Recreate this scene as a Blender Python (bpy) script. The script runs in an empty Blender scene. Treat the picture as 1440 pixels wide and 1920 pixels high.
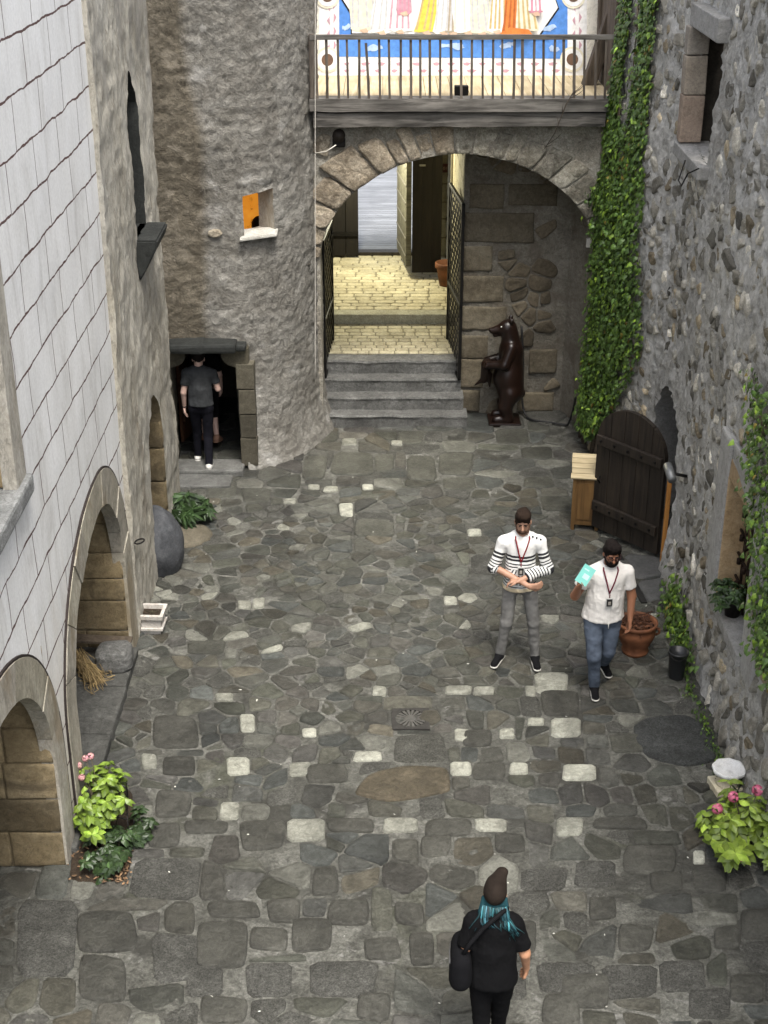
import bpy, bmesh, math, random
import numpy as np
from mathutils import Vector, Matrix

R = math.radians
scene = bpy.context.scene
COL = scene.collection

# ------------------------------------------------------------------ camera, sky, sun, exposure
FPX = 2670.0
PIT = R(25.8)
SP, CP = math.sin(PIT), math.cos(PIT)
CZ = 8.0
cam_d = bpy.data.cameras.new('camera')
cam = bpy.data.objects.new('camera', cam_d)
COL.objects.link(cam)
cam.location = (0, 0, CZ)
cam.rotation_euler = (R(90) - PIT, 0, 0)
cam_d.sensor_fit = 'VERTICAL'
cam_d.sensor_height = 36.0
cam_d.lens = FPX / 1920 * 36.0
cam_d.clip_start = 0.1
cam_d.clip_end = 500
scene.camera = cam

SUN_EL, SUN_AZ = R(66), R(160)      # azimuth clockwise from +Y
world = bpy.data.worlds.new('World')
scene.world = world
world.use_nodes = True
wnt = world.node_tree
bg = wnt.nodes['Background']
sky = wnt.nodes.new('ShaderNodeTexSky')
sky.sky_type = 'NISHITA'
sky.sun_disc = False
sky.sun_elevation = SUN_EL
sky.sun_rotation = SUN_AZ
sky.air_density = 1.0
sky.dust_density = 4.0
sky.ozone_density = 1.0
hs = wnt.nodes.new('ShaderNodeHueSaturation')          # hazy, nearly colourless overcast sky
hs.inputs['Saturation'].default_value = 0.42
wnt.links.new(sky.outputs['Color'], hs.inputs['Color'])
wnt.links.new(hs.outputs['Color'], bg.inputs['Color'])
bg.inputs['Strength'].default_value = 0.14
sun_d = bpy.data.lights.new('sun', 'SUN')
sun_d.energy = 1.5
sun_d.angle = R(18)
sun_d.color = (1.0, 0.95, 0.86)
sun = bpy.data.objects.new('sun', sun_d)
COL.objects.link(sun)
sd = Vector((math.sin(SUN_AZ) * math.cos(SUN_EL), math.cos(SUN_AZ) * math.cos(SUN_EL), math.sin(SUN_EL)))
sun.rotation_euler = sd.to_track_quat('Z', 'Y').to_euler()
scene.view_settings.view_transform = 'Standard'
scene.view_settings.look = 'None'
scene.view_settings.exposure = 1.46
scene.view_settings.gamma = 1.0

# ------------------------------------------------------------------ helpers: measuring the place
def ray(px, py):
    u = (px - 720) / FPX
    v = (py - 960) / FPX
    return (u, CP - v * SP, -SP - v * CP)

def gp(px, py, z=0.0):
    d = ray(px, py); t = (z - CZ) / d[2]
    return Vector((d[0] * t, d[1] * t, z))

def wy(px, py, Y):
    d = ray(px, py); t = Y / d[1]
    return Vector((d[0] * t, Y, CZ + d[2] * t))

def wx(px, py, X):
    d = ray(px, py); t = X / d[0]
    return Vector((X, d[1] * t, CZ + d[2] * t))

# ------------------------------------------------------------------ helpers: noise
def _h(i, j, k):
    n = (i.astype(np.int64) * 374761393 + j.astype(np.int64) * 668265263 + k.astype(np.int64) * 1274126177) & 0xffffffff
    n = ((n ^ (n >> 13)) * 1274126177) & 0xffffffff
    n = ((n ^ (n >> 15)) * 2246822519) & 0xffffffff
    return ((n ^ (n >> 16)) & 0xffffff) / float(0xffffff)

def vnoise(p):
    f = np.floor(p); t = p - f
    t = t * t * t * (t * (t * 6 - 15) + 10)
    i, j, k = f[:, 0], f[:, 1], f[:, 2]
    r = 0
    for a in (0, 1):
        for b in (0, 1):
            for c in (0, 1):
                w = (t[:, 0] if a else 1 - t[:, 0]) * (t[:, 1] if b else 1 - t[:, 1]) * (t[:, 2] if c else 1 - t[:, 2])
                r = r + w * _h(i + a, j + b, k + c)
    return r * 2 - 1

def fbm(p, sc=1.0, octv=4, gain=0.5, ridged=False):
    p = np.asarray(p, float) * sc
    a, s, tot = 1.0, 0.0, 0.0
    for o in range(octv):
        n = vnoise(p)
        if ridged: n = 1 - 2 * np.abs(n)
        s = s + a * n; tot += a
        a *= gain
        p = p @ np.array([[1.62, 1.18, 0.2], [-1.2, 1.6, 0.25], [0.1, -0.3, 2.05]]) + 17.3
    return s / tot

# ------------------------------------------------------------------ helpers: meshes and objects
class MB:
    """collects geometry for ONE mesh object"""
    def __init__(s):
        s.v = []; s.f = []; s.m = []; s.t = []; s.sm = []
    def add(s, verts, faces, mat=0, tint=(1, 1, 1), smooth=False):
        o = len(s.v)
        s.v.extend([tuple(p) for p in verts])
        if isinstance(tint, tuple): s.t.extend([tint] * len(verts))
        else: s.t.extend([tuple(q) for q in tint])
        for f in faces:
            s.f.append([i + o for i in f]); s.m.append(mat); s.sm.append(smooth)
    def box(s, c, d, mat=0, rot=None, tint=(1, 1, 1), bev=0.0, jit=0.0, rng=None):
        """bevelled box: centre c, full size d"""
        bm = bmesh.new()
        bmesh.ops.create_cube(bm, size=1.0)
        for v in bm.verts:
            v.co = Vector((v.co.x * d[0], v.co.y * d[1], v.co.z * d[2]))
            if jit: v.co += Vector([(rng or random).uniform(-jit, jit) for _ in range(3)])
        if bev > 0:
            bmesh.ops.bevel(bm, geom=list(bm.edges), offset=min(bev, min(d) * .45), segments=2, affect='EDGES', profile=.6)
        M = Matrix.Translation(Vector(c)) @ (rot.to_4x4() if rot is not None else Matrix.Identity(4))
        bm.verts.ensure_lookup_table()
        for i, v in enumerate(bm.verts): v.index = i
        s.add([M @ v.co for v in bm.verts], [[v.index for v in f.verts] for f in bm.faces], mat, tint, False)
        bm.free()
    def tube(s, pts, r, n=6, mat=0, tint=(1, 1, 1), caps=True):
        pts = [Vector(p) for p in pts]
        rs = r if isinstance(r, (list, tuple)) else [r] * len(pts)
        vs, fs = [], []
        up = None
        for i, p in enumerate(pts):
            d = (pts[min(i + 1, len(pts) - 1)] - pts[max(i - 1, 0)]).normalized()
            if up is None:
                up = Vector((0, 0, 1)) if abs(d.z) < .9 else Vector((1, 0, 0))
            a = d.cross(up)
            if a.length < 1e-5: a = d.orthogonal()
            a.normalize(); b = a.cross(d).normalized(); up = b
            for k in range(n):
                an = 2 * math.pi * k / n
                vs.append(p + (a * math.cos(an) + b * math.sin(an)) * rs[i])
        for i in range(len(pts) - 1):
            for k in range(n):
                k2 = (k + 1) % n
                fs.append([i * n + k, i * n + k2, (i + 1) * n + k2, (i + 1) * n + k])
        if caps:
            fs.append(list(range(n))[::-1]); fs.append([(len(pts) - 1) * n + k for k in range(n)])
        s.add(vs, fs, mat, tint, True)
    def lathe(s, prof, c=(0, 0, 0), n=28, mat=0, sq=None, tint=(1, 1, 1)):
        """prof: list of (r,z)"""
        vs, fs = [], []
        for (r, z) in prof:
            for k in range(n):
                a = 2 * math.pi * k / n
                vs.append((c[0] + r * math.cos(a), c[1] + r * math.sin(a), c[2] + z))
        for i in range(len(prof) - 1):
            for k in range(n):
                k2 = (k + 1) % n
                fs.append([i * n + k, i * n + k2, (i + 1) * n + k2, (i + 1) * n + k])
        if prof[0][0] > 1e-4: fs.append(list(range(n))[::-1])
        if prof[-1][0] > 1e-4: fs.append([(len(prof) - 1) * n + k for k in range(n)])
        s.add(vs, fs, mat, tint, True)
    def build(s, name, mats, parent=None, smooth=None, weld=0.0, auto=None):
        me = bpy.data.meshes.new(name)
        me.from_pydata(s.v, [], s.f)
        if not isinstance(mats, (list, tuple)): mats = [mats]
        for m in mats: me.materials.append(m)
        me.polygons.foreach_set('material_index', s.m)
        me.polygons.foreach_set('use_smooth', s.sm if smooth is None else [smooth] * len(s.f))
        if s.t:
            at = me.attributes.new('tint', 'FLOAT_COLOR', 'POINT')
            at.data.foreach_set('color', np.concatenate([np.array(s.t, np.float32), np.ones((len(s.t), 1), np.float32)], 1).ravel())
        me.update()
        if weld:
            bm = bmesh.new(); bm.from_mesh(me)
            bmesh.ops.remove_doubles(bm, verts=bm.verts, dist=weld)
            bm.to_mesh(me); bm.free()
        ob = bpy.data.objects.new(name, me)
        COL.objects.link(ob)
        if parent is not None: ob.parent = parent
        return ob

def tag(o, label=None, cat=None, group=None, kind=None):
    if label: o['label'] = label
    if cat: o['category'] = cat
    if group: o['group'] = group
    if kind: o['kind'] = kind
    return o

def thing(name, label, cat, loc=(0, 0, 0), rz=0.0, group=None):
    o = bpy.data.objects.new(name, None)
    o.empty_display_size = .2
    COL.objects.link(o)
    o.location = loc
    o.rotation_euler = (0, 0, rz)
    return tag(o, label, cat, group)

# ------------------------------------------------------------------ helpers: procedural materials
def nd(nt, typ, ins=None, **props):
    n = nt.nodes.new(typ)
    for k, v in props.items(): setattr(n, k, v)
    for k, v in (ins or {}).items():
        s = n.inputs[k]
        if isinstance(v, bpy.types.NodeSocket): nt.links.new(v, s)
        else: s.default_value = v
    return n

def newmat(name):
    m = bpy.data.materials.new(name)
    m.use_nodes = True
    nt = m.node_tree
    return m, nt, nt.nodes['Principled BSDF']

def math_(nt, op, a, b=0.0, clamp=False):
    return nd(nt, 'ShaderNodeMath', {0: a, 1: b}, operation=op, use_clamp=clamp).outputs[0]

def mixc(nt, f, a, b, mode='MIX'):
    n = nd(nt, 'ShaderNodeMix', {0: f}, data_type='RGBA', blend_type=mode)
    for i, v in ((6, a), (7, b)):
        if isinstance(v, bpy.types.NodeSocket): nt.links.new(v, n.inputs[i])
        else: n.inputs[i].default_value = (*v[:3], 1)
    return n.outputs[2]

def ramp(nt, f, stops, interp='LINEAR'):
    n = nd(nt, 'ShaderNodeValToRGB', {0: f})
    e = n.color_ramp.elements
    n.color_ramp.interpolation = interp
    while len(e) < len(stops): e.new(0.5)
    for i, (p, c) in enumerate(stops):
        e[i].position = p
        e[i].color = (*c, 1) if len(c) == 3 else c
    return n.outputs[0]

def noise_(nt, vec, sc, det=6, ro=.6, dist=0.0):
    return nd(nt, 'ShaderNodeTexNoise', {'Vector': vec, 'Scale': sc, 'Detail': det, 'Roughness': ro, 'Distortion': dist}).outputs[0]

def rng01(nt, v, a, b, c=0.0, d=1.0):
    return nd(nt, 'ShaderNodeMapRange', {0: v, 1: a, 2: b, 3: c, 4: d}).outputs[0]

def coords(nt, scale=(1, 1, 1)):
    tc = nd(nt, 'ShaderNodeTexCoord')
    mp = nd(nt, 'ShaderNodeMapping', {'Vector': tc.outputs['Object'], 'Scale': scale})
    return mp.outputs[0]

def rock(name, cols, sc=1.0, bump=.6, bd=.03, rough=.88, tint=False, spots=None, stretch=(1, 1, 1), grain=.35, spec=.3, patches=None, fine=1.0, crack=.22):
    """weathered mineral surface: large blotches, medium mottling, grain, and matching relief"""
    m, nt, b = newmat(name)
    vec = coords(nt, stretch)
    big = noise_(nt, vec, 1.1 * sc, 5, .62, .6)
    med = noise_(nt, vec, 7 * sc, 8, .68, .3)
    fin = noise_(nt, vec, 42 * sc * fine, 6, .7)
    mid = noise_(nt, vec, 17 * sc * fine, 6, .72, .6)
    cn = noise_(nt, vec, 3.6 * sc, 7, .7, 1.4)
    cr = rng01(nt, math_(nt, 'ABSOLUTE', math_(nt, 'SUBTRACT', cn, .5)), .004, .03, 1 - crack, 1.0)
    f = math_(nt, 'ADD', math_(nt, 'MULTIPLY', big, .6), math_(nt, 'MULTIPLY', med, .4))
    c = ramp(nt, f, cols)
    g = math_(nt, 'MULTIPLY', rng01(nt, fin, .3, .7, 1 - grain * .6, 1 + grain * .6), rng01(nt, mid, .32, .68, 1 - grain * .75, 1 + grain * .75))
    g = math_(nt, 'MULTIPLY', g, cr)
    gc = nd(nt, 'ShaderNodeCombineXYZ', {0: g, 1: g, 2: g}).outputs[0]
    c = mixc(nt, 1.0, c, gc, 'MULTIPLY')
    if patches:
        for (psc, thr, wid, pc, amt) in patches:
            pn = noise_(nt, vec, psc, 7, .65, .8)
            pf = math_(nt, 'MULTIPLY', rng01(nt, pn, thr, thr + wid), amt)
            c = mixc(nt, pf, c, pc)
    if spots:
        (ssc, thr, scol) = spots
        vo = nd(nt, 'ShaderNodeTexVoronoi', {'Vector': vec, 'Scale': ssc}).outputs[0]
        c = mixc(nt, rng01(nt, vo, thr, thr * .6, 0, .85), c, scol)
    if tint:
        at = nd(nt, 'ShaderNodeAttribute', attribute_name='tint')
        c = mixc(nt, 1.0, c, at.outputs['Color'], 'MULTIPLY')
    nt.links.new(c, b.inputs['Base Color'])
    nt.links.new(rng01(nt, med, .3, .7, rough + .08, rough - .12), b.inputs['Roughness'])
    b.inputs['Specular IOR Level'].default_value = spec
    hgt = math_(nt, 'ADD', math_(nt, 'ADD', math_(nt, 'MULTIPLY', med, 1.0), math_(nt, 'MULTIPLY', fin, .3)), math_(nt, 'ADD', math_(nt, 'MULTIPLY', mid, .55), math_(nt, 'MULTIPLY', cr, .35)))
    bp = nd(nt, 'ShaderNodeBump', {'Strength': bump, 'Distance': bd, 'Height': hgt})
    nt.links.new(bp.outputs[0], b.inputs['Normal'])
    return m

def wood(name, c1, c2, axis='X', sc=1.0, bump=.35, rough=.75, spec=.3, tint=False, along=1.2, across=18.0):
    m, nt, b = newmat(name)
    s = {'X': (along, across, across), 'Y': (across, along, across), 'Z': (across, across, along)}[axis]
    vec = coords(nt, s)
    n1 = noise_(nt, vec, 1.0 * sc, 8, .65, .7)
    n2 = noise_(nt, vec, 4.5 * sc, 4, .6)
    big = noise_(nt, coords(nt), 2.2 * sc, 4, .6)
    c = ramp(nt, n1, [(.3, c1), (.62, c2)])
    c = mixc(nt, rng01(nt, big, .35, .7, 0, .45), c, tuple(x * .55 for x in c1))
    if tint:
        at = nd(nt, 'ShaderNodeAttribute', attribute_name='tint')
        c = mixc(nt, 1.0, c, at.outputs['Color'], 'MULTIPLY')
    nt.links.new(c, b.inputs['Base Color'])
    b.inputs['Roughness'].default_value = rough
    b.inputs['Specular IOR Level'].default_value = spec
    h = math_(nt, 'ADD', n1, math_(nt, 'MULTIPLY', n2, .4))
    nt.links.new(nd(nt, 'ShaderNodeBump', {'Strength': bump, 'Distance': .012, 'Height': h}).outputs[0], b.inputs['Normal'])
    return m

def plain(name, col, rough=.6, metal=0.0, spec=.4, var=.18, sc=9.0, bump=.0, sheen=0.0, tint=False, bsc=None):
    """cloth, skin, metal, leaf: one colour with soft mottling"""
    m, nt, b = newmat(name)
    vec = coords(nt)
    n = noise_(nt, vec, sc, 5, .6)
    g = rng01(nt, n, .3, .7, 1 - var, 1 + var)
    gc = nd(nt, 'ShaderNodeCombineXYZ', {0: g, 1: g, 2: g}).outputs[0]
    c = mixc(nt, 1.0, col, gc, 'MULTIPLY')
    if tint:
        at = nd(nt, 'ShaderNodeAttribute', attribute_name='tint')
        c = mixc(nt, 1.0, c, at.outputs['Color'], 'MULTIPLY')
    nt.links.new(c, b.inputs['Base Color'])
    b.inputs['Roughness'].default_value = rough
    b.inputs['Metallic'].default_value = metal
    b.inputs['Specular IOR Level'].default_value = spec
    if sheen: b.inputs['Sheen Weight'].default_value = sheen
    if bump:
        hn = noise_(nt, vec, bsc or sc * 2, 4, .6, .5)
        nt.links.new(nd(nt, 'ShaderNodeBump', {'Strength': bump, 'Distance': .02, 'Height': hn}).outputs[0], b.inputs['Normal'])
    return m

# ------------------------------------------------------------------ helpers: walls with openings, stone fields
def column_wall(us, v0, v1, ops, mapf, dispf, res):
    """a wall sheet over u in us, v in v0..v1, with openings ops = [(u0,u1,bot or None,top)] where bot/top are functions of u.
    Returns (verts Nx3, faces, outlines) ; outlines = per opening list of (u,v)"""
    us = sorted(set([round(float(u), 5) for u in us] + [round(q, 5) for o in ops for q in (o[0], o[1])]))
    lv = list(np.arange(v0, v1 + 1e-6, (v1 - v0) / max(1, round((v1 - v0) / res))))
    key, uv, faces = {}, [], []
    def vid(u, v):
        k = (round(u, 4), round(v, 4))
        if k not in key:
            key[k] = len(uv); uv.append((u, v))
        return key[k]
    def chain(u, lo, hi):
        c = [lo] + [l for l in lv if lo + res * .25 < l < hi - res * .25] + [hi]
        return c
    for a, b in zip(us[:-1], us[1:]):
        mid = (a + b) / 2
        act = sorted([o for o in ops if o[0] - 1e-6 < mid < o[1] + 1e-6], key=lambda o: o[3](mid))
        segs = []; lo = (lambda u: v0)
        for o in act:
            if o[2] is not None: segs.append((lo, o[2]))
            lo = o[3]
        segs.append((lo, lambda u: v1))
        for (l, h) in segs:
            ca, cb = chain(a, l(a), h(a)), chain(b, l(b), h(b))
            i = j = 0
            while i < len(ca) - 1 or j < len(cb) - 1:
                di = ca[i + 1] if i < len(ca) - 1 else 1e9
                dj = cb[j + 1] if j < len(cb) - 1 else 1e9
                if di < 1e8 and dj < 1e8 and abs(di - dj) < res * .5:
                    faces.append([vid(a, ca[i]), vid(b, cb[j]), vid(b, cb[j + 1]), vid(a, ca[i + 1])]); i += 1; j += 1
                elif di < dj:
                    faces.append([vid(a, ca[i]), vid(b, cb[j]), vid(a, ca[i + 1])]); i += 1
                else:
                    faces.append([vid(a, ca[i]), vid(b, cb[j]), vid(b, cb[j + 1])]); j += 1
    UV = np.array(uv)
    P = mapf(UV[:, 0], UV[:, 1], dispf(UV[:, 0], UV[:, 1]))
    outs = []
    for (u0, u1, bot, top) in ops:
        b0 = v0 if bot is None else bot(u0); b1 = v0 if bot is None else bot(u1)
        pts = [(u0, q) for q in chain(u0, b0, top(u0))]
        pts += [(u, top(u)) for u in us if u0 + 1e-4 < u < u1 - 1e-4]
        pts += [(u1, q) for q in chain(u1, b1, top(u1))[::-1]]
        if bot is not None: pts += [(u, bot(u)) for u in us[::-1] if u0 - 1e-4 < u < u1 - 1e-4]
        outs.append((pts, bot is not None))
    return P, faces, outs

def reveal(mb, outline, mapf, dispf, depth, steps=3, mat=0, rough=.0):
    pts, closed = outline
    U = np.array([p[0] for p in pts]); V = np.array([p[1] for p in pts])
    w = dispf(U, V); rows = []
    for s in range(steps + 1):
        k = s / steps
        ww = w * (1 - k) - depth * k
        Pm = mapf(U, V, ww)
        if rough and 0 < s: Pm = Pm + rough * np.stack([fbm(Pm, 3.0, 3), fbm(Pm + 9, 3.0, 3), fbm(Pm + 21, 3.0, 3)], 1)
        rows.append(Pm)
    n = len(pts); vs = np.concatenate(rows)
    fs = []
    for s in range(steps):
        for i in range(n if closed else n - 1):
            j = (i + 1) % n
            fs.append([s * n + i, s * n + j, (s + 1) * n + j, (s + 1) * n + i])
    mb.add(vs, fs, mat, (1, 1, 1), False)

def clip(poly, nx, ny, c):
    """keep the side nx*x+ny*y <= c"""
    out = []
    L = len(poly)
    for i in range(L):
        p, q = poly[i], poly[(i + 1) % L]
        dp, dq = nx * p[0] + ny * p[1] - c, nx * q[0] + ny * q[1] - c
        if dp <= 0: out.append(p)
        if dp * dq < 0:
            t = dp / (dp - dq)
            out.append((p[0] + (q[0] - p[0]) * t, p[1] + (q[1] - p[1]) * t))
    return out

def cells(sites, gap, rad, rngs=None):
    """Voronoi polygons of the sites, each pulled in by its half joint"""
    S = np.array(sites)
    res = []
    for i, s in enumerate(S):
        d = np.hypot(S[:, 0] - s[0], S[:, 1] - s[1])
        nb = [k for k in np.argsort(d)[1:26] if d[k] < rad * 2.2]
        poly = [(s[0] - rad, s[1] - rad), (s[0] + rad, s[1] - rad), (s[0] + rad, s[1] + rad), (s[0] - rad, s[1] + rad)]
        g = gap if not callable(gap) else gap(s)
        for k in nb:
            ex, ey = (S[k] - s) / d[k]
            poly = clip(poly, ex, ey, ex * s[0] + ey * s[1] + d[k] / 2 - g)
            if len(poly) < 3: break
        res.append(poly if len(poly) >= 3 else None)
    return res

def chaikin(poly, r=.22):
    out = []
    for i in range(len(poly)):
        p, q = poly[i], poly[(i + 1) % len(poly)]
        out.append((p[0] + (q[0] - p[0]) * r, p[1] + (q[1] - p[1]) * r))
        out.append((p[0] + (q[0] - p[0]) * (1 - r), p[1] + (q[1] - p[1]) * (1 - r)))
    return out

def area(poly):
    return .5 * sum(poly[i][0] * poly[(i + 1) % len(poly)][1] - poly[(i + 1) % len(poly)][0] * poly[i][1] for i in range(len(poly)))

def stone(store, poly, h, rnd, tint, sink=.03, mat=0, rounded=2, rough=.006, tilt=.03, edge=.9, wob=.04, base=0.0):
    """one stone of a field: poly in (u,v), pushed out to height h; store = dict of lists"""
    if area(poly) < 0: poly = poly[::-1]
    for k in range(rounded): poly = chaikin(poly, .13 if k == 0 else .24)
    dense = []
    for i in range(len(poly)):
        a_, b_ = np.array(poly[i]), np.array(poly[(i + 1) % len(poly)])
        m_ = max(1, int(np.hypot(*(b_ - a_)) / .055))
        dense += [tuple(a_ + (b_ - a_) * q / m_) for q in range(m_)]
    P = np.array(dense); c = P.mean(0); n = len(P)
    sz = math.sqrt(abs(area(poly)))
    q = np.concatenate([P, np.full((n, 1), rnd.random() * 50)], 1)
    P = c + (P - c) * (1 + wob * fbm(q, 3.0 / max(sz, .08), 2) + wob * .7 * fbm(q + 5, 16.0, 2) * min(1, .2 / sz))[:, None]
    tx, ty = rnd.uniform(-tilt, tilt), rnd.uniform(-tilt, tilt)
    e = min(.022, sz * .08) / (sz * .5)
    rings = [(1.0, -sink), (1 - e * .25, h * .45), (1 - e * edge, h * .9), (1 - e * 2.4, h), (.55, h)]
    o = len(store['v']); vs = []
    for (s, w) in rings:
        Q = c + (P - c) * s
        ww = np.full(n, w)
        if w > 0: ww = ww + rough * fbm(np.concatenate([Q, np.full((n, 1), rnd.random())], 1), 9.0, 3) + (Q - c) @ np.array([tx, ty])
        vs.append(np.concatenate([Q, (ww + base)[:, None]], 1))
    vs.append(np.array([[c[0], c[1], h + base + rnd.uniform(-rough, rough)]]))
    vs = np.concatenate(vs)
    store['v'].append(vs)
    base_i = store['n']
    for r in range(len(rings) - 1):
        for i in range(n):
            j = (i + 1) % n
            store['f'].append([base_i + r * n + i, base_i + r * n + j, base_i + (r + 1) * n + j, base_i + (r + 1) * n + i]); store['m'].append(mat)
    L = len(rings) - 1
    for i in range(n):
        store['f'].append([base_i + L * n + i, base_i + L * n + (i + 1) % n, base_i + (L + 1) * n]); store['m'].append(mat)
    store['t'].extend([tint] * len(vs))
    store['n'] += len(vs)

def new_store(): return {'v': [], 'f': [], 'm': [], 't': [], 'n': 0}

def add_store(mb, store, mapf):
    V = np.concatenate(store['v'])
    P = mapf(V[:, 0], V[:, 1], V[:, 2])
    o = len(mb.v)
    mb.v.extend(map(tuple, P)); mb.t.extend(store['t'])
    mb.f.extend([[i + o for i in f] for f in store['f']])
    mb.m.extend(store['m']); mb.sm.extend([True] * len(store['f']))

def row_sites(u0, u1, v0, v1, rh, wd, jit, rnd):
    out = []; v = v0
    while v < v1:
        h = rh(v) * rnd.uniform(.75, 1.25)
        u = u0 + rnd.uniform(-.2, .1)
        while u < u1:
            w = wd(v) * math.exp(rnd.gauss(0, .38))
            j = jit(v)
            out.append((u + w / 2 + rnd.uniform(-j, j) * w * .6, v + h / 2 + rnd.uniform(-j, j) * h))
            if rnd.random() < (.34 if 12.0 < v < 16.8 and v1 > 15 else .18):
                out.append((u + w * rnd.random(), v + h * rnd.choice((.05, .95))))
            u += w
        v += h
    return out

# signed-distance modelling for figures -------------------------------------------------
def smin(a, b, k):
    h = np.clip(.5 + .5 * (b - a) / k, 0, 1)
    return b + (a - b) * h - k * h * (1 - h)

class SDF:
    """soft union of tapered capsules and ellipsoids -> one continuous surface"""
    def __init__(s, lo, hi, step):
        s.lo = np.array(lo, float); s.h = step
        s.n = np.ceil((np.array(hi, float) - s.lo) / step).astype(int) + 1
        s.F = np.full(s.n, .08, np.float32)
    def _win(s, a, b):
        i0 = np.clip(np.floor((np.array(a) - s.lo) / s.h).astype(int), 0, s.n - 1)
        i1 = np.clip(np.ceil((np.array(b) - s.lo) / s.h).astype(int) + 1, 1, s.n)
        ax = [s.lo[k] + s.h * np.arange(i0[k], i1[k]) for k in range(3)]
        return tuple(slice(i0[k], i1[k]) for k in range(3)), np.meshgrid(*ax, indexing='ij')
    def put(s, win, d, k, sub=False):
        if sub: s.F[win] = -smin(-s.F[win], d, k)
        else: s.F[win] = smin(s.F[win], d.astype(np.float32), k)
    def cap(s, a, b, ra, rb=None, k=.02, flat=1.0, ax=1):
        """tapered capsule a->b; flat<1 squashes it along axis ax"""
        rb = ra if rb is None else rb
        a = np.array(a, float); b = np.array(b, float); m = max(ra, rb) + .07
        win, (X, Y, Z) = s._win(np.minimum(a, b) - m, np.maximum(a, b) + m)
        sc = np.ones(3); sc[ax] = 1 / flat
        A, B = a * sc, b * sc
        px, py, pz = X * sc[0] - A[0], Y * sc[1] - A[1], Z * sc[2] - A[2]
        d = B - A; L = max(d @ d, 1e-9)
        t = np.clip((px * d[0] + py * d[1] + pz * d[2]) / L, 0, 1)
        q = np.sqrt((px - t * d[0]) ** 2 + (py - t * d[1]) ** 2 + (pz - t * d[2]) ** 2) - (ra + (rb - ra) * t)
        s.put(win, q * (1 if flat == 1 else .5 + .5 * flat), k); return s
    def ell(s, c, r, k=.02, rot=None, sub=False):
        c = np.array(c, float); r = np.array(r, float); m = r.max() + .06
        win, (X, Y, Z) = s._win(c - m, c + m)
        p = np.stack([X - c[0], Y - c[1], Z - c[2]], -1)
        if rot is not None: p = p @ np.array(rot)          # rows: local axes come as columns of rot
        q = np.sqrt(((p / r) ** 2).sum(-1)); q2 = np.sqrt(((p / r ** 2) ** 2).sum(-1))
        d = q * (q - 1) / np.maximum(q2, 1e-6)
        s.put(win, d, k, sub); return s
    def mesh(s, extra=None):
        F = s.F
        if extra is not None: F = extra(F, s)
        ins = F < 0
        nx, ny, nz = F.shape
        cnt = np.zeros((nx - 1, ny - 1, nz - 1), int)
        for a in (0, 1):
            for b in (0, 1):
                for c in (0, 1): cnt += ins[a:nx - 1 + a, b:ny - 1 + b, c:nz - 1 + c]
        act = (cnt > 0) & (cnt < 8)
        idx = -np.ones(act.shape, int); ii = np.argwhere(act); idx[act] = np.arange(len(ii))
        acc = np.zeros((len(ii), 3)); num = np.zeros(len(ii))
        cor = [(0, 0, 0), (1, 0, 0), (0, 1, 0), (1, 1, 0), (0, 0, 1), (1, 0, 1), (0, 1, 1), (1, 1, 1)]
        for p in range(8):
            for q in range(p + 1, 8):
                df = np.array(cor[q]) - np.array(cor[p])
                if np.abs(df).sum() != 1: continue
                fa = F[ii[:, 0] + cor[p][0], ii[:, 1] + cor[p][1], ii[:, 2] + cor[p][2]]
                fb = F[ii[:, 0] + cor[q][0], ii[:, 1] + cor[q][1], ii[:, 2] + cor[q][2]]
                cr = (fa < 0) != (fb < 0)
                t = np.where(cr, fa / np.where(cr, fa - fb, 1), 0)
                acc[cr] += (np.array(cor[p]) + t[:, None] * df)[cr]; num[cr] += 1
        V = s.lo + s.h * (ii + acc / num[:, None])
        faces = []
        for ax in range(3):
            b_, c_ = (ax + 1) % 3, (ax + 2) % 3
            sl0 = [slice(1, -1)] * 3; sl0[ax] = slice(0, -1)
            sl1 = [slice(1, -1)] * 3; sl1[ax] = slice(1, None)
            A, B = ins[tuple(sl0)], ins[tuple(sl1)]
            e = np.argwhere(A != B)
            if not len(e): continue
            flip = A[tuple(e.T)]
            off = np.ones(3, int); off[ax] = 0
            g = e + off
            def gi(db, dc):
                q = g.copy(); q[:, b_] -= db; q[:, c_] -= dc
                return idx[tuple(q.T)]
            Q = np.stack([gi(1, 1), gi(0, 1), gi(0, 0), gi(1, 0)], 1)
            Q[~flip] = Q[~flip][:, ::-1]
            faces.append(Q)
        return V, np.concatenate(faces).tolist()

def sdf_obj(name, s, mat, parent=None, extra=None, attr=None):
    V, Fc = s.mesh(extra)
    me = bpy.data.meshes.new(name)
    me.from_pydata(V.tolist(), [], Fc)
    for m in (mat if isinstance(mat, (list, tuple)) else [mat]): me.materials.append(m)
    me.polygons.foreach_set('use_smooth', [True] * len(me.polygons))
    if attr is not None:
        at = me.attributes.new('band', 'FLOAT', 'POINT')
        at.data.foreach_set('value', attr(V).astype(np.float32))
    me.update()
    o = bpy.data.objects.new(name, me); COL.objects.link(o)
    if parent is not None: o.parent = parent
    return o

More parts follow.
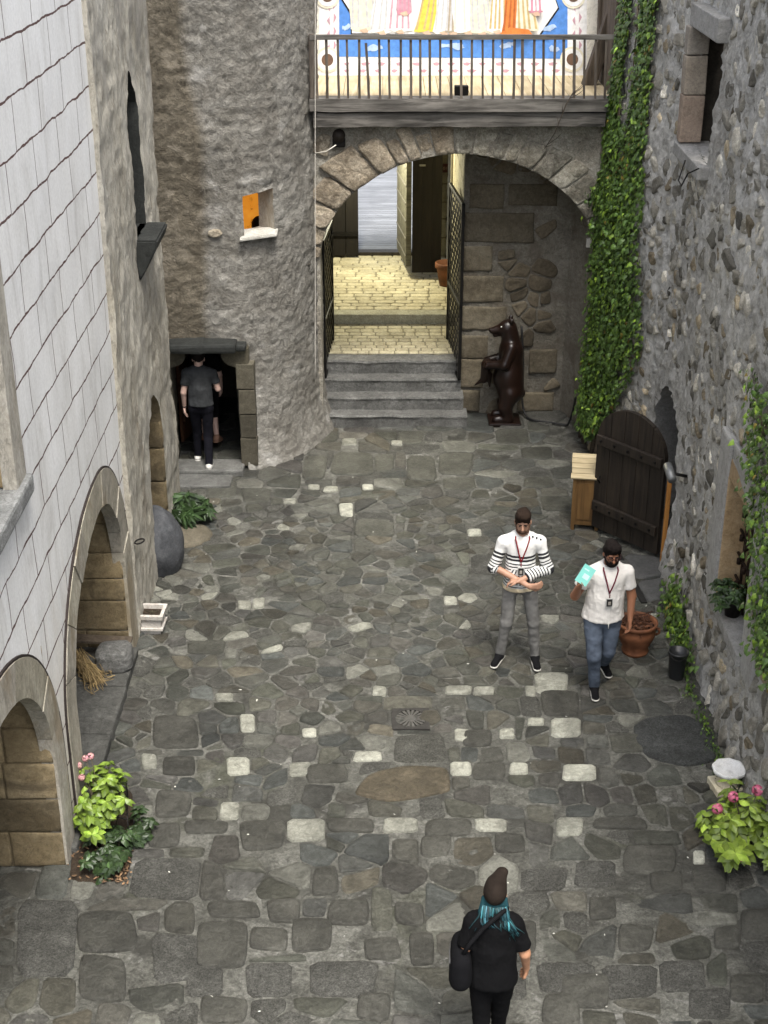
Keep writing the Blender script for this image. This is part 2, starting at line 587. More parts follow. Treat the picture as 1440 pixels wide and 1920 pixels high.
# ------------------------------------------------------------------ materials of the place
m_pave = rock('paving_stone', [(.30, (.032, .032, .028)), (.48, (.058, .058, .051)), (.66, (.100, .100, .089))], 2.6, .8, .03, .47, True, grain=.28, spec=.4, patches=[(3.2, .57, .08, (.095, .094, .084), .5), (4.5, .62, .06, (.017, .0165, .014), .6)])
m_mortar = rock('joint_mortar', [(.3, (.055, .054, .046)), (.5, (.115, .114, .099)), (.7, (.20, .198, .176))], 1.4, 1.0, .03, .9, grain=.5,
                patches=[(.9, .56, .1, (.040, .044, .022), .5), (1.3, .50, .1, (.035, .034, .029), .75), (5.0, .60, .06, (.24, .236, .22), .6)])
m_granite = rock('speckled_granite', [(.3, (.045, .044, .039)), (.5, (.082, .081, .073)), (.7, (.14, .138, .127))], 2.5, 1.0, .03, .85, True, grain=.8, fine=1.4)
m_tower = rock('tower_render', [(.30, (.11, .10, .085)), (.46, (.20, .19, .168)), (.58, (.275, .265, .24)), (.72, (.38, .37, .345))], .8, .9, .05, .9, True, grain=.3,
               stretch=(1, 1, 1.15), patches=[(.9, .55, .1, (.13, .12, .10), .5), (1.7, .58, .06, (.42, .41, .385), .55), (5, .62, .05, (.10, .09, .075), .5)])
m_rubble = rock('rubble_mortar', [(.30, (.22, .208, .182)), (.44, (.43, .42, .39)), (.56, (.54, .53, .50)), (.72, (.66, .655, .63))], 1.0, 1.0, .05, .9, grain=.28,
                stretch=(1, .8, .8), patches=[(.5, .56, .1, (.13, .115, .09), .5), (6.0, .62, .04, (.12, .108, .088), .7), (2.6, .60, .05, (.62, .61, .58), .5)])
m_rubstone = rock('rubble_stone', [(.3, (.11, .10, .082)), (.5, (.20, .188, .162)), (.7, (.33, .315, .28))], 2.4, .8, .03, .85, True, grain=.35)
m_arch = rock('arch_stone', [(.3, (.14, .118, .09)), (.46, (.29, .26, .212)), (.6, (.43, .40, .345)), (.75, (.56, .535, .48))], 1.8, 1.0, .05, .9, True, grain=.45,
              patches=[(2.0, .60, .07, (.12, .10, .08), .6)])
m_archmort = rock('arch_mortar', [(.3, (.20, .175, .14)), (.5, (.36, .335, .28)), (.7, (.52, .50, .445))], 2.0, 1.0, .05, .92, grain=.45)
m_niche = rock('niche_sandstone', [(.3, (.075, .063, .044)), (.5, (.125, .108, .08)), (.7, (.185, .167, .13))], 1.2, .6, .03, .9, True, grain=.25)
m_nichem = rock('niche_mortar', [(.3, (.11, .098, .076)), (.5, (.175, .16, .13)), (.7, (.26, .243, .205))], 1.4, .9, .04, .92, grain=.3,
                patches=[(1.4, .52, .1, (.12, .10, .075), .7)])
m_sand = rock('sandstone_block', [(.3, (.12, .09, .05)), (.5, (.20, .158, .095)), (.7, (.29, .24, .16))], 1.4, .5, .02, .88, True, grain=.22,
              patches=[(1.1, .56, .09, (.07, .055, .035), .75)])
m_leftgrey = rock('old_lime_render', [(.28, (.20, .18, .14)), (.44, (.34, .315, .26)), (.58, (.45, .425, .365)), (.74, (.55, .53, .475))], .9, .8, .03, .9, grain=.22,
                  stretch=(1, 1.2, .55), patches=[(.8, .50, .12, (.23, .22, .20), .6), (5.0, .64, .05, (.11, .085, .055), .75), (.6, .57, .08, (.15, .12, .085), .55)])
m_surround = rock('grey_surround_stone', [(.28, (.20, .18, .145)), (.5, (.33, .308, .262)), (.7, (.45, .43, .385))], 1.2, .6, .02, .88, True, grain=.25,
                  stretch=(1, 1, .5), patches=[(1.5, .54, .1, (.20, .155, .095), .65)])
m_step = rock('step_stone', [(.3, (.085, .085, .08)), (.5, (.15, .15, .142)), (.7, (.25, .25, .24))], 2.0, 1.0, .04, .8, grain=.4)
m_slate = rock('slate', [(.3, (.012, .013, .012)), (.55, (.026, .028, .026)), (.75, (.05, .052, .05))], 2.0, .5, .02, .7, grain=.25)
m_dark = rock('dark_interior_shade', [(.3, (.020, .017, .013)), (.6, (.045, .038, .03))], 1.0, .4, .02, .95, grain=.2)  # near-black tone paints the shade of unlit interiors and openings
m_pass = rock('passage_block', [(.3, (.34, .30, .20)), (.5, (.47, .43, .31)), (.7, (.58, .545, .42))], 1.2, .5, .02, .85, True, grain=.2)
m_passj = rock('passage_joint', [(.3, (.16, .142, .095)), (.6, (.26, .235, .165))], 1.0, .5, .02, .9, grain=.2)
m_oldwood = wood('weathered_timber', (.035, .031, .027), (.19, .178, .16), 'X', 1.0, .6, .85)
m_oldwoodz = wood('weathered_baluster_timber', (.035, .028, .022), (.16, .135, .11), 'Z', 1.0, .5, .8)
m_darkwood = wood('dark_door_timber', (.007, .005, .004), (.034, .025, .017), 'Z', 1.0, .6, .62, .4)
m_brownwood = wood('brown_gallery_timber', (.03, .022, .015), (.12, .095, .07), 'Z', 1.0, .5, .75)
m_boxwood = wood('varnished_pine', (.075, .038, .012), (.19, .105, .036), 'Z', .8, .15, .55, .4)
m_pale_plank = wood('pale_plank', (.36, .28, .15), (.62, .52, .33), 'X', .7, .2, .7, tint=True)
m_floorwood = wood('gallery_floorboard', (.34, .27, .15), (.6, .5, .33), 'Y', .7, .25, .7, tint=True)
m_deck = wood('bleached_deck_board', (.14, .148, .16), (.24, .25, .265), 'X', .8, .3, .75, tint=True)
m_iron = plain('black_iron', (.012, .011, .010), .55, .6, .4, .3, 14, .15)
m_rust = plain('rusty_iron', (.030, .018, .012), .75, .4, .3, .4, 20, .3)
m_terra = plain('terracotta', (.15, .058, .026), .7, 0, .3, .4, 7, .15)
m_soil = rock('soil', [(.3, (.022, .016, .010)), (.6, (.06, .042, .027))], 4, 1.0, .03, .95, grain=.5)

# painted white wall: red-brown lines laid out as long courses with upright joints
def painted_wall_mat():
    m, nt, b = newmat('lime_white_painted_courses')
    vec = coords(nt)
    sx = nd(nt, 'ShaderNodeSeparateXYZ', {0: vec})
    wob = math_(nt, 'SUBTRACT', noise_(nt, vec, 2.3, 3, .5), .5)
    wob2 = math_(nt, 'SUBTRACT', noise_(nt, vec, 9.0, 3, .5), .5)
    z = math_(nt, 'ADD', math_(nt, 'ADD', sx.outputs[2], .025), math_(nt, 'ADD', math_(nt, 'MULTIPLY', wob, .07), math_(nt, 'MULTIPLY', wob2, .014)))
    zr = math_(nt, 'DIVIDE', z, .39)
    row = math_(nt, 'FLOOR', zr)
    fz = math_(nt, 'FRACT', zr)
    wid = rng01(nt, noise_(nt, vec, 5.0, 3, .6), .3, .7, .028, .062)
    bed = math_(nt, 'LESS_THAN', fz, wid)
    y = math_(nt, 'ADD', sx.outputs[1], math_(nt, 'MULTIPLY', wob, .08))
    jit = nd(nt, 'ShaderNodeTexWhiteNoise', {'W': row}, noise_dimensions='1D').outputs[0]
    yr = math_(nt, 'ADD', math_(nt, 'DIVIDE', y, .86), math_(nt, 'ADD', math_(nt, 'MULTIPLY', row, .5), math_(nt, 'MULTIPLY', jit, .22)))
    fy = math_(nt, 'FRACT', yr)
    jn = math_(nt, 'MULTIPLY', math_(nt, 'LESS_THAN', fy, .017), 1.0)
    line = math_(nt, 'MAXIMUM', bed, jn)
    wear = rng01(nt, noise_(nt, vec, 11.0, 5, .7), .22, .36)
    line = math_(nt, 'MULTIPLY', line, wear)
    n1 = noise_(nt, coords(nt, (1, 1.4, .5)), 2.0, 7, .65, .5)
    n2 = noise_(nt, vec, 30, 5, .7)
    c = ramp(nt, n1, [(.28, (.54, .53, .51)), (.46, (.69, .688, .675)), (.7, (.76, .76, .755))])
    low = rng01(nt, math_(nt, 'ADD', sx.outputs[2], math_(nt, 'MULTIPLY', noise_(nt, coords(nt, (1, 3.0, .35)), 1.5, 6, .65), 2.4)), 1.9, 3.6, .75, 0)
    c = mixc(nt, low, c, (.56, .50, .41))                       # rising damp stain near the foot
    st_ = rng01(nt, noise_(nt, coords(nt, (1, 2.2, .28)), 1.7, 7, .7, .4), .56, .72, 0, .55)
    c = mixc(nt, st_, c, (.40, .385, .36))                      # run-off streaks
    g = rng01(nt, n2, .3, .7, .88, 1.08)
    c = mixc(nt, 1.0, c, nd(nt, 'ShaderNodeCombineXYZ', {0: g, 1: g, 2: g}).outputs[0], 'MULTIPLY')
    c = mixc(nt, line, c, (.085, .040, .034))
    nt.links.new(c, b.inputs['Base Color'])
    b.inputs['Roughness'].default_value = .85
    hh = math_(nt, 'ADD', math_(nt, 'MULTIPLY', n1, 1.0), math_(nt, 'MULTIPLY', n2, .25))
    nt.links.new(nd(nt, 'ShaderNodeBump', {'Strength': .35, 'Distance': .02, 'Height': hh}).outputs[0], b.inputs['Normal'])
    return m
m_white = painted_wall_mat()

# ------------------------------------------------------------------ the paved courtyard
rng = random.Random(7)
def ground_map(u, v, w): return np.stack([u, v, w], 1)
gb = MB()
gx = np.arange(-6.0, 6.01, .08); gy = np.arange(3.0, 19.9, .08)
GX, GY = np.meshgrid(gx, gy, indexing='ij')
Pg = np.stack([GX.ravel(), GY.ravel(), np.zeros(GX.size)], 1)
Pg[:, 2] = .010 * fbm(Pg, 2.0, 3) + .008 * fbm(Pg, 9.0, 3)
ny = len(gy)
gb.add(Pg, [[i * ny + j, (i + 1) * ny + j, (i + 1) * ny + j + 1, i * ny + j + 1] for i in range(len(gx) - 1) for j in range(ny - 1)], 0, (1, 1, 1), True)
# outer sheet of ground, well beyond the walls
gb.add([(-40, -20, -.05), (40, -20, -.05), (40, 60, -.05), (-40, 60, -.05)], [[0, 1, 2, 3]], 0)
store = new_store()
special = []
def gq(pts, mat, tint, h=.02, rounded=1):
    """a paving stone with its own outline, given by its corners as measured on the ground"""
    poly = [tuple(gp(*p)[:2]) for p in pts]
    special.append(poly if area(poly) > 0 else poly[::-1])
    stone(store, poly, h, rng, tint, .03, mat, rounded, .006, .01, .9, .02, .004)
def gr(cx, cy, w, h, mat, tint, rounded=1, hh=.02):
    j = lambda: rng.uniform(-.08, .08)
    gq([(cx + (-.5 + j()) * w, cy + (.5 + j()) * h), (cx + (.5 + j()) * w, cy + (.5 + j()) * h), (cx + (.5 + j()) * w, cy + (-.5 + j()) * h), (cx + (-.5 + j()) * w, cy + (-.5 + j()) * h)], mat, tint, hh, rounded)
WH = (6.0, 6.0, 5.7)
for (cx, cy, w, h) in [(432, 1523, 38, 30), (446, 1440, 40, 34), (575, 1557, 70, 42), (753, 1548, 72, 27), (919, 1549, 58, 25), (1068, 1550, 54, 36), (563, 1444, 42, 26),
                       (866, 1444, 42, 24), (973, 1443, 38, 24), (1085, 1450, 66, 34), (463, 1357, 28, 30), (580, 1376, 30, 16), (866, 1380, 28, 24), (950, 1377, 32, 16),
                       (858, 1296, 50, 16), (908, 1297, 38, 14), (1060, 1365, 60, 34), (650, 957, 28, 24), (420, 1309, 34, 14), (995, 1297, 20, 18), (280, 1429, 30, 26),
                       (1035, 1282, 62, 36), (545, 941, 24, 8), (690, 915, 20, 9), (620, 919, 28, 10), (590, 915, 22, 8), (485, 1132, 24, 17), (890, 1000, 26, 11), (845, 1128, 26, 15),
                       (1310, 1610, 24, 24), (712, 1297, 28, 16), (688, 1420, 50, 18), (655, 830, 26, 14), (745, 832, 22, 8), (1005, 1355, 34, 12)]:
    k = rng.uniform(.55, 1.05)
    gr(cx, cy, w, h, 1, (WH[0] * k, WH[1] * k, WH[2] * k), 1, .024)
BR = (1.35, 1.12, .85)
gq([(660, 1490), (690, 1452), (760, 1436), (842, 1440), (846, 1486), (790, 1497), (725, 1506)], 1, BR, .022, 2)
gq([(1186, 1362), (1215, 1345), (1290, 1340), (1338, 1375), (1345, 1428), (1290, 1438), (1215, 1424), (1190, 1395)], 2, (.62, .66, .70), .02, 2)
gq([(718, 1333), (812, 1332), (810, 1306), (720, 1307)], 1, (1.5, 1.45, 1.3), .02, 1)
gq([(735, 1432), (840, 1430), (832, 1376), (740, 1380)], 2, (1, 1, .95), .012, 2)
for q in [(262, 1665, 110, 88), (200, 1750, 110, 75), (192, 1835, 80, 85), (420, 1772, 92, 82), (505, 1762, 70, 44), (585, 1755, 82, 62), (437, 1708, 100, 32), (530, 1708, 60, 44),
          (655, 1710, 84, 46), (610, 1655, 52, 50), (768, 1715, 52, 44), (790, 1780, 46, 60), (715, 1780, 70, 40), (980, 1760, 50, 60), (1190, 1760, 70, 50), (1130, 1705, 48, 42),
          (1100, 1860, 90, 60), (420, 1895, 86, 52), (700, 1890, 60, 50), (1050, 1895, 70, 60), (1365, 1760, 50, 42), (1400, 1855, 66, 54), (1425, 1735, 66, 60), (955, 1580, 60, 36),
          (818, 1587, 56, 38), (840, 1553, 84, 34), (660, 1548, 96, 26), (495, 1568, 84, 52), (385, 1553, 90, 26), (310, 1567, 62, 44), (325, 1510, 66, 52), (335, 1437, 60, 34),
          (330, 1373, 82, 60), (615, 1451, 78, 36), (915, 1447, 64, 34), (770, 1480, 60, 30), (1050, 1320, 70, 44), (895, 1385, 54, 28), (1165, 1545, 100, 22), (1215, 1615, 100, 60),
          (1330, 1650, 70, 44), (1250, 1655, 60, 40)]:
    if q[:2] in ((770, 1480), (262, 1665)): continue
    k = rng.uniform(.75, 1.1)
    gr(*q, 1, (k, k * .98, k * .94), 2, .024)
for q in [(310, 1650, 130, 70), (90, 1760, 110, 150), (640, 1835, 130, 70), (505, 1838, 90, 66), (940, 1840, 90, 64), (1060, 1836, 100, 56), (1180, 1842, 100, 58), (1280, 1830, 84, 60), (1330, 1885, 84, 60),
          (330, 1800, 90, 90), (380, 1840, 70, 60), (1120, 1640, 80, 50), (1020, 1650, 90, 40), (700, 985, 74, 42), (930, 1060, 90, 36)]:
    gr(*q, 2, (.95, .95, .93), 1, .014)
for q in [(660, 870, 74, 44), (855, 870, 60, 44), (770, 822, 50, 26), (590, 880, 44, 44), (720, 868, 36, 34), (790, 880, 56, 46), (860, 907, 66, 24), (960, 820, 60, 26), (1005, 850, 60, 20),
          (480, 930, 52, 28), (415, 920, 60, 30), (330, 1000, 90, 36), (385, 1215, 70, 22), (1010, 905, 54, 20), (1050, 945, 70, 26), (700, 992, 70, 34), (1180, 1395, 70, 40)]:
    k = rng.uniform(.95, 1.3)
    gr(*q, 1, (k, k, k * .93), 1, .018)
rh = lambda v: .29 if v < 10.2 else (.20 if v < 12.6 else (.19 if v < 16.8 else .34))
wd = lambda v: .33 if v < 10.2 else (.25 if v < 12.6 else (.27 if v < 16.8 else .40))
jt = lambda v: .10 if v < 12.2 else (.30 if v < 16.5 else .12)
sites = row_sites(-4.2, 4.4, 5.0, 19.6, rh, wd, jt, rng)
def inside(p, poly, m=.05):
    c = (sum(q[0] for q in poly) / len(poly), sum(q[1] for q in poly) / len(poly))
    n = len(poly); sgn = None
    for i in range(n):
        a, b = poly[i], poly[(i + 1) % n]
        ex, ey = b[0] - a[0], b[1] - a[1]
        L = math.hypot(ex, ey) or 1
        d = (ex * (p[1] - a[1]) - ey * (p[0] - a[0])) / L
        dc = (ex * (c[1] - a[1]) - ey * (c[0] - a[0])) / L
        if d * (1 if dc > 0 else -1) < -m: return False
    return True
sp_c = [(sum(q[0] for q in p) / len(p), sum(q[1] for q in p) / len(p)) for p in special]
sites = [s for s in sites if not any(abs(s[0] - c[0]) < .6 and abs(s[1] - c[1]) < .6 and inside(s, p, .03) for c, p in zip(sp_c, special))]
nplain = len(sites)
def carve(poly, s):
    """cut a cell back where it would run under one of the measured stones"""
    for c, p in zip(sp_c, special):
        if abs(s[0] - c[0]) > 1.1 or abs(s[1] - c[1]) > 1.1: continue
        best = None; n = len(p)
        for q in range(n):
            a, b = p[q], p[(q + 1) % n]
            nx, ny_ = b[1] - a[1], a[0] - b[0]; L = math.hypot(nx, ny_)
            if L < 1e-6: continue
            nx /= L; ny_ /= L
            if nx * (c[0] - a[0]) + ny_ * (c[1] - a[1]) > 0: nx, ny_ = -nx, -ny_
            d = nx * (s[0] - a[0]) + ny_ * (s[1] - a[1])
            if best is None or d > best[0]: best = (d, nx, ny_, nx * a[0] + ny_ * a[1])
        d, nx, ny_, k = best
        if d > 0: poly = clip(poly, -nx, -ny_, -(k + .012))
        if len(poly) < 3: return None
    return poly
allc = cells(sites, lambda s: .004 + .024 * rng.random() ** 3, .6)
for i in range(nplain):
    poly = allc[i]
    if poly is None: continue
    s = sites[i]
    poly = carve(poly, s)
    if poly is None or abs(area(poly)) < .003: continue
    r = rng.random()
    k = math.exp(rng.gauss(0, .22))
    t = (k * rng.uniform(.96, 1.06), k, k * rng.uniform(.88, 1.03))
    if r < .014 and abs(area(poly)) < .04: t = (4.0, 4.0, 3.8)
    elif r < .10: t = (2.0 * k, 2.0 * k, 1.92 * k)
    elif r < .15: t = (1.10 * k, 1.0 * k, .85 * k)
    elif r < .24: t = (.90 * k, .96 * k, 1.0 * k)
    sizek = .9 if s[1] > 12 else 1.0
    if rng.random() < .03: continue
    mt = 2 if rng.random() < (.16 if s[1] < 10 else .07) else 1
    if mt == 2: t = (1.0, 1.0, .97)
    stone(store, poly, rng.uniform(.004, .030) * sizek, rng, t, .03, mt, 2 if rng.random() < .3 else 1, .009, .05, .9, .05)
add_store(gb, store, ground_map)
ground = tag(gb.build('courtyard_ground', [m_mortar, m_pave, m_granite]), 'courtyard floor of uneven dark cobbles in grey mortar with pale squared stones', 'ground', kind='structure')

# ------------------------------------------------------------------ left: white house painted with courses
XL = -2.7
def left_map(u, v, w): return np.stack([np.full(len(u), XL) + w, u, v], 1)
def flat_disp(a, sc, seed=0):
    return lambda u, v: a * fbm(np.stack([u, v, np.full(len(u), seed * 3.1)], 1), sc, 4)
def arch_top(c, hw, zs, za, pw=2.0):
    return lambda u: zs + (za - zs) * max(0.0, 1 - abs((u - c) / hw) ** pw) ** (1 / pw)
house = thing('painted_house', 'white plastered house with dark painted course lines and deep arched openings on the left', 'house', (XL, 11.5, 0))
def rel(o, t):                       # keep the world place of a mesh built in world coordinates
    o.parent = t
    o.matrix_parent_inverse = Matrix.Translation(-Vector(t.location)) if t.rotation_euler.z == 0 else t.matrix_basis.inverted()
    return o
WY1 = 13.42
def arch_skew(u0, u1, c, zs, za, pw=2.1):
    return lambda u: zs + (za - zs) * max(0.0, 1 - abs((u - c) / ((u1 - c) if u > c else (c - u0))) ** pw) ** (1 / pw)
A1 = (10.42, 13.02, None, arch_skew(10.42, 13.02, 12.05, .95, 2.17), 12.05)
A2 = (6.6, 9.6, None, arch_top(8.1, 1.5, 1.0, 2.35, 2.1), 8.1)
NW = (7.9, 9.42, lambda u: 3.62, lambda u: 5.4)
us = np.concatenate([np.arange(4.0, WY1, .06), [WY1]])
dz = flat_disp(.012, 1.4, 1)
P, Fc, outs = column_wall(us, -.05, 9.6, [A1[:4], A2[:4], NW], left_map, dz, .12)
wb = MB(); wb.add(P, Fc, 0, (1, 1, 1), True)
wb.add([(XL - 3, 4, 9.6), (XL - 3, WY1, 9.6), (XL, WY1, 9.6), (XL, 4, 9.6)], [[3, 2, 1, 0]], 0)
rel(wb.build('wall', m_white), house)
def arc_pts(A, off, n=40, zlo=0.0):
    c = A[4]
    zs, za = A[3](A[0]), A[3](c)
    out = []
    for i in range(n + 1):
        a = math.pi * (1 - i / n)
        x, z = math.cos(a), math.sin(a)
        e = 2 / 2.1
        hw = (A[1] - c) if x > 0 else (c - A[0])
        out.append((c + (hw + off) * math.copysign(abs(x) ** e, x), zs + (za - zs + off) * z ** e))
    return [(out[0][0], zlo)] + out + [(out[-1][0], zlo)]
def surround(name, A, wid, mat, t, front=.006, oy1=99.0):
    mb = MB()
    a, b = arc_pts(A, -.004), arc_pts(A, wid)
    a = [(min(p[0], oy1), p[1]) for p in a]; b = [(min(p[0], oy1), p[1]) for p in b]
    n = len(a); vs = []
    rr = random.Random(name + str(wid)); i = 0                      # separate arch blocks, each set a little proud or back
    while i < n - 1:
        j = min(i + rr.choice((3, 4, 5)), n - 1); f = .018 + front + rr.uniform(-.005, .009); k = rr.uniform(.78, 1.1)
        m = j - i + 1; g = .006
        A_, B_ = [list(p) for p in a[i:j + 1]], [list(p) for p in b[i:j + 1]]
        for L_ in (A_, B_):                                          # a narrow joint at both ends of the block
            for e0, e1 in ((0, 1), (-1, -2)):
                d = math.hypot(L_[e1][0] - L_[e0][0], L_[e1][1] - L_[e0][1])
                if d > .02: L_[e0] = [L_[e0][q] + (L_[e1][q] - L_[e0][q]) * g / d for q in (0, 1)]
        vs = [(XL + f + rr.uniform(-.003, .003), p[0], p[1]) for p in A_ + B_] + [(XL - .10, p[0], p[1]) for p in A_ + B_]
        fs = []
        for q in range(m - 1):
            fs += [[q, m + q, m + q + 1, q + 1], [m + q, 3 * m + q, 3 * m + q + 1, m + q + 1], [q, q + 1, 2 * m + q + 1, 2 * m + q]]
        fs += [[0, 2 * m, 3 * m, m], [m - 1, 2 * m - 1, 4 * m - 1, 3 * m - 1]]
        mb.add(vs, fs, 0, (k, k * .99, k * rr.uniform(.9, .98)))
        i = j
    mb.add([(XL + .012, p[0], p[1]) for p in a] + [(XL + .012, p[0], p[1]) for p in b], [[i, n + i, n + i + 1, i + 1] for i in range(n - 1)], 0, (.55, .52, .46))
    o = rel(mb.build(name, mat), t)
    # dark painted line round the surround
    lb = MB(); c, d = b, [(p[0] + (q[0] - p[0]) , q[1]) for p, q in zip(b, arc_pts(A, wid + .020))]
    d = [(min(p[0], oy1 + .001), p[1]) for p in d]
    V = []
    for x in (.018 + front - .004, -.05):
        V += [(XL + x, p[0], p[1]) for p in c]; V += [(XL + x, p[0], p[1]) for p in d]
    lb.add(V, [f for i in range(n - 1) if max(c[i][0], c[i + 1][0]) < oy1 - .002 for f in ([i, n + i, n + i + 1, i + 1], [n + i, 3 * n + i, 3 * n + i + 1, n + i + 1])])
    l = lb.build('painted_line', m_linepaint)
    l.parent = o
    return o
m_linepaint = plain('dark_line_paint', (.028, .022, .020), .85, 0, .2, .2)
surround('arch_surround', A1, .34, m_surround, house, .006, WY1)
surround('arch_surround', A2, .30, m_surround, house)
# deep jambs of the arches: sandstone blocks on the far jamb, plastered vault
def arch_room(A, t, depth, courses, seed):
    mb = MB(); r = random.Random(seed)
    # back wall, floor side and near side of the recess
    c = A[4]
    zt = A[3](c)
    mb.add([(XL - depth, A[0] - .2, -.05), (XL - depth, A[1] + .2, -.05), (XL - depth, A[1] + .2, zt + .3), (XL - depth, A[0] - .2, zt + .3)], [[0, 1, 2, 3]], 0)
    n = 30; pts = arc_pts(A, .0)
    vs = [(XL - .02, p[0], p[1]) for p in pts] + [(XL - depth, p[0], p[1]) for p in pts]
    L = len(pts)
    mb.add([(XL - .05, A[0] - .3, zt + .12), (XL - .05, A[1] + .3, zt + .12), (XL - depth, A[1] + .3, zt + .12), (XL - depth, A[0] - .3, zt + .12)], [[0, 1, 2, 3]], 0)
    mb.add([(XL - .02, A[1] + .01, -.05), (XL - depth, A[1] + .01, -.05), (XL - depth, A[1] + .01, zt + .3), (XL - .02, A[1] + .01, zt + .3)], [[0, 1, 2, 3]], 0)
    rel(mb.build('arch_recess', [m_sand, m_dark]), t)
    st = new_store(); z = .02
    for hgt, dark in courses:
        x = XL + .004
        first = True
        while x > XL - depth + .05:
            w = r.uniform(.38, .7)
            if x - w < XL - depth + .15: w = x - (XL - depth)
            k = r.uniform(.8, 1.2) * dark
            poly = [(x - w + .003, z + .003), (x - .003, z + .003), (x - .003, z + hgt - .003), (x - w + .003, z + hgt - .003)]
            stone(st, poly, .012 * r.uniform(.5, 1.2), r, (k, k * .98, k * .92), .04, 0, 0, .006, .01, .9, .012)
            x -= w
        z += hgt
    # back wall of the recess in the same blocks
    st2 = new_store(); z = .02
    for hgt, dark in courses:
        y = A[0] - .1
        while y < A[1]:
            w = min(r.uniform(.4, .75), A[1] + .05 - y); k = r.uniform(.75, 1.15)
            if w > .1: stone(st2, [(y + .004, z + .004), (y + w - .004, z + .004), (y + w - .004, z + hgt - .004), (y + .004, z + hgt - .004)], .02, r, (k, k * .97, k * .9), .04, 0, 0, .008, .02, .9, .02)
            y += w
        z += hgt
    b3 = MB(); add_store(b3, st2, lambda u, v, w: np.stack([XL - depth + .01 + w, u, v], 1)); b3.f = [f[::-1] for f in b3.f]
    rel(b3.build('back_stones', [m_sand]), t)
    b2 = MB(); ya = A[1]
    add_store(b2, st, lambda u, v, w: np.stack([u, ya - .008 - w, v], 1))
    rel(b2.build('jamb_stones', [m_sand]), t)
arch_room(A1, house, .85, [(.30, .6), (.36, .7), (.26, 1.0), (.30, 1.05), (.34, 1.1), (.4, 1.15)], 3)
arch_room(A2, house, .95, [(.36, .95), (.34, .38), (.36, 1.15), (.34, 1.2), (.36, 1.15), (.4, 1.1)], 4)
# near window with stone frame and grey sill
fb = MB()
for (y0, y1, z0, z1) in [(NW[1] - .02, NW[1] + .26, 3.62, 5.66), (NW[0] - .26, NW[0] + .02, 3.62, 5.66), (NW[0] + .02, NW[1] - .02, 5.38, 5.66)]:
    fb.box((XL - .02, (y0 + y1) / 2, (z0 + z1) / 2), (.11, y1 - y0, z1 - z0), 0, bev=.01)
wf = rel(fb.build('window_frame', m_surround), house)
jb = MB()
zz = 3.64
for hgt in (.30, .42, .36, .42, .26):
    jb.box((XL - .28, NW[1] + .04, zz + hgt / 2), (.44, .12, hgt - .012), 0, bev=.02, tint=(1.15, 1.1, 1.0)); zz += hgt
jb.box((XL - .5, (NW[0] + NW[1]) / 2, 4.5), (.03, NW[1] - NW[0] + .1, 1.8), 1)
jo = jb.build('window_jamb', [m_sand, m_dark]); jo.parent = wf; jo.matrix_parent_inverse = Matrix.Identity(4)
sb = MB()
sb.box((XL - .10, (NW[0] + NW[1]) / 2, 3.56), (.36, NW[1] - NW[0] + .60, .15), 0, bev=.03)
rel(sb.build('window_sill', rock('grey_sill_stone', [(.3, (.12, .125, .125)), (.5, (.22, .225, .22)), (.7, (.34, .345, .34))], 2, .8, .03, .85, grain=.4)), house)
# stone plinth slab running into the arch
pb = MB(); pr = random.Random(5)
y = 9.72
while y < 13.0:
    L = pr.uniform(.7, 1.1); L = min(L, 13.05 - y)
    pb.box((-3.38, y + L / 2, .05), (1.52, L - .015, .14), 0, bev=.03, jit=.012, rng=pr); y += L
tag(pb.build('stone_plinth', rock('plinth_slab', [(.3, (.04, .04, .036)), (.5, (.07, .07, .064)), (.7, (.115, .115, .107))], 1.5, .8, .03, .85, grain=.35)),
    'low kerbed plinth of grey slabs running into the larger left arch', 'plinth')

# ------------------------------------------------------------------ left: older grey house beyond the white one
XG = -2.645
def grey_map(u, v, w):
    return np.stack([np.full(len(u), XG) + w, u, v], 1)
old = thing('old_rendered_house', 'weathered grey and ochre rendered house end with a tall slit window beside the tower', 'house', (XG, 15.1, 0))
LW = (15.05, 15.72, lambda u: 3.98, lambda u: 5.30 + .38 * max(0, 1 - abs((u - 15.38) / .34) ** 1.5))
DA = (14.72, 15.72, None, arch_top(15.22, .5, 1.35, 2.1))
gd = lambda u, v: .035 * fbm(np.stack([u, v, np.zeros(len(u))], 1), 1.1, 3) + .022 * fbm(np.stack([u, v, np.ones(len(u))], 1), 5.0, 4, .55, True) - .01
us = np.concatenate([np.arange(WY1 - .012, 16.75, .035), [16.75]])
P, Fc, outs = column_wall(us, -.05, 9.6, [LW, DA], grey_map, gd, .05)
ob = MB(); ob.add(P, Fc, 0, (1, 1, 1), True)
e = [i for i in range(len(P)) if abs(P[i, 1] - (WY1 - .012)) < 1e-4]
e.sort(key=lambda i: P[i, 2]); ev = [tuple(P[i]) for i in e]; n = len(ev)
ob.add(ev + [(XG - .4, p[1], p[2]) for p in ev], [[i, i + 1, n + i + 1, n + i] for i in range(n - 1)], 0)
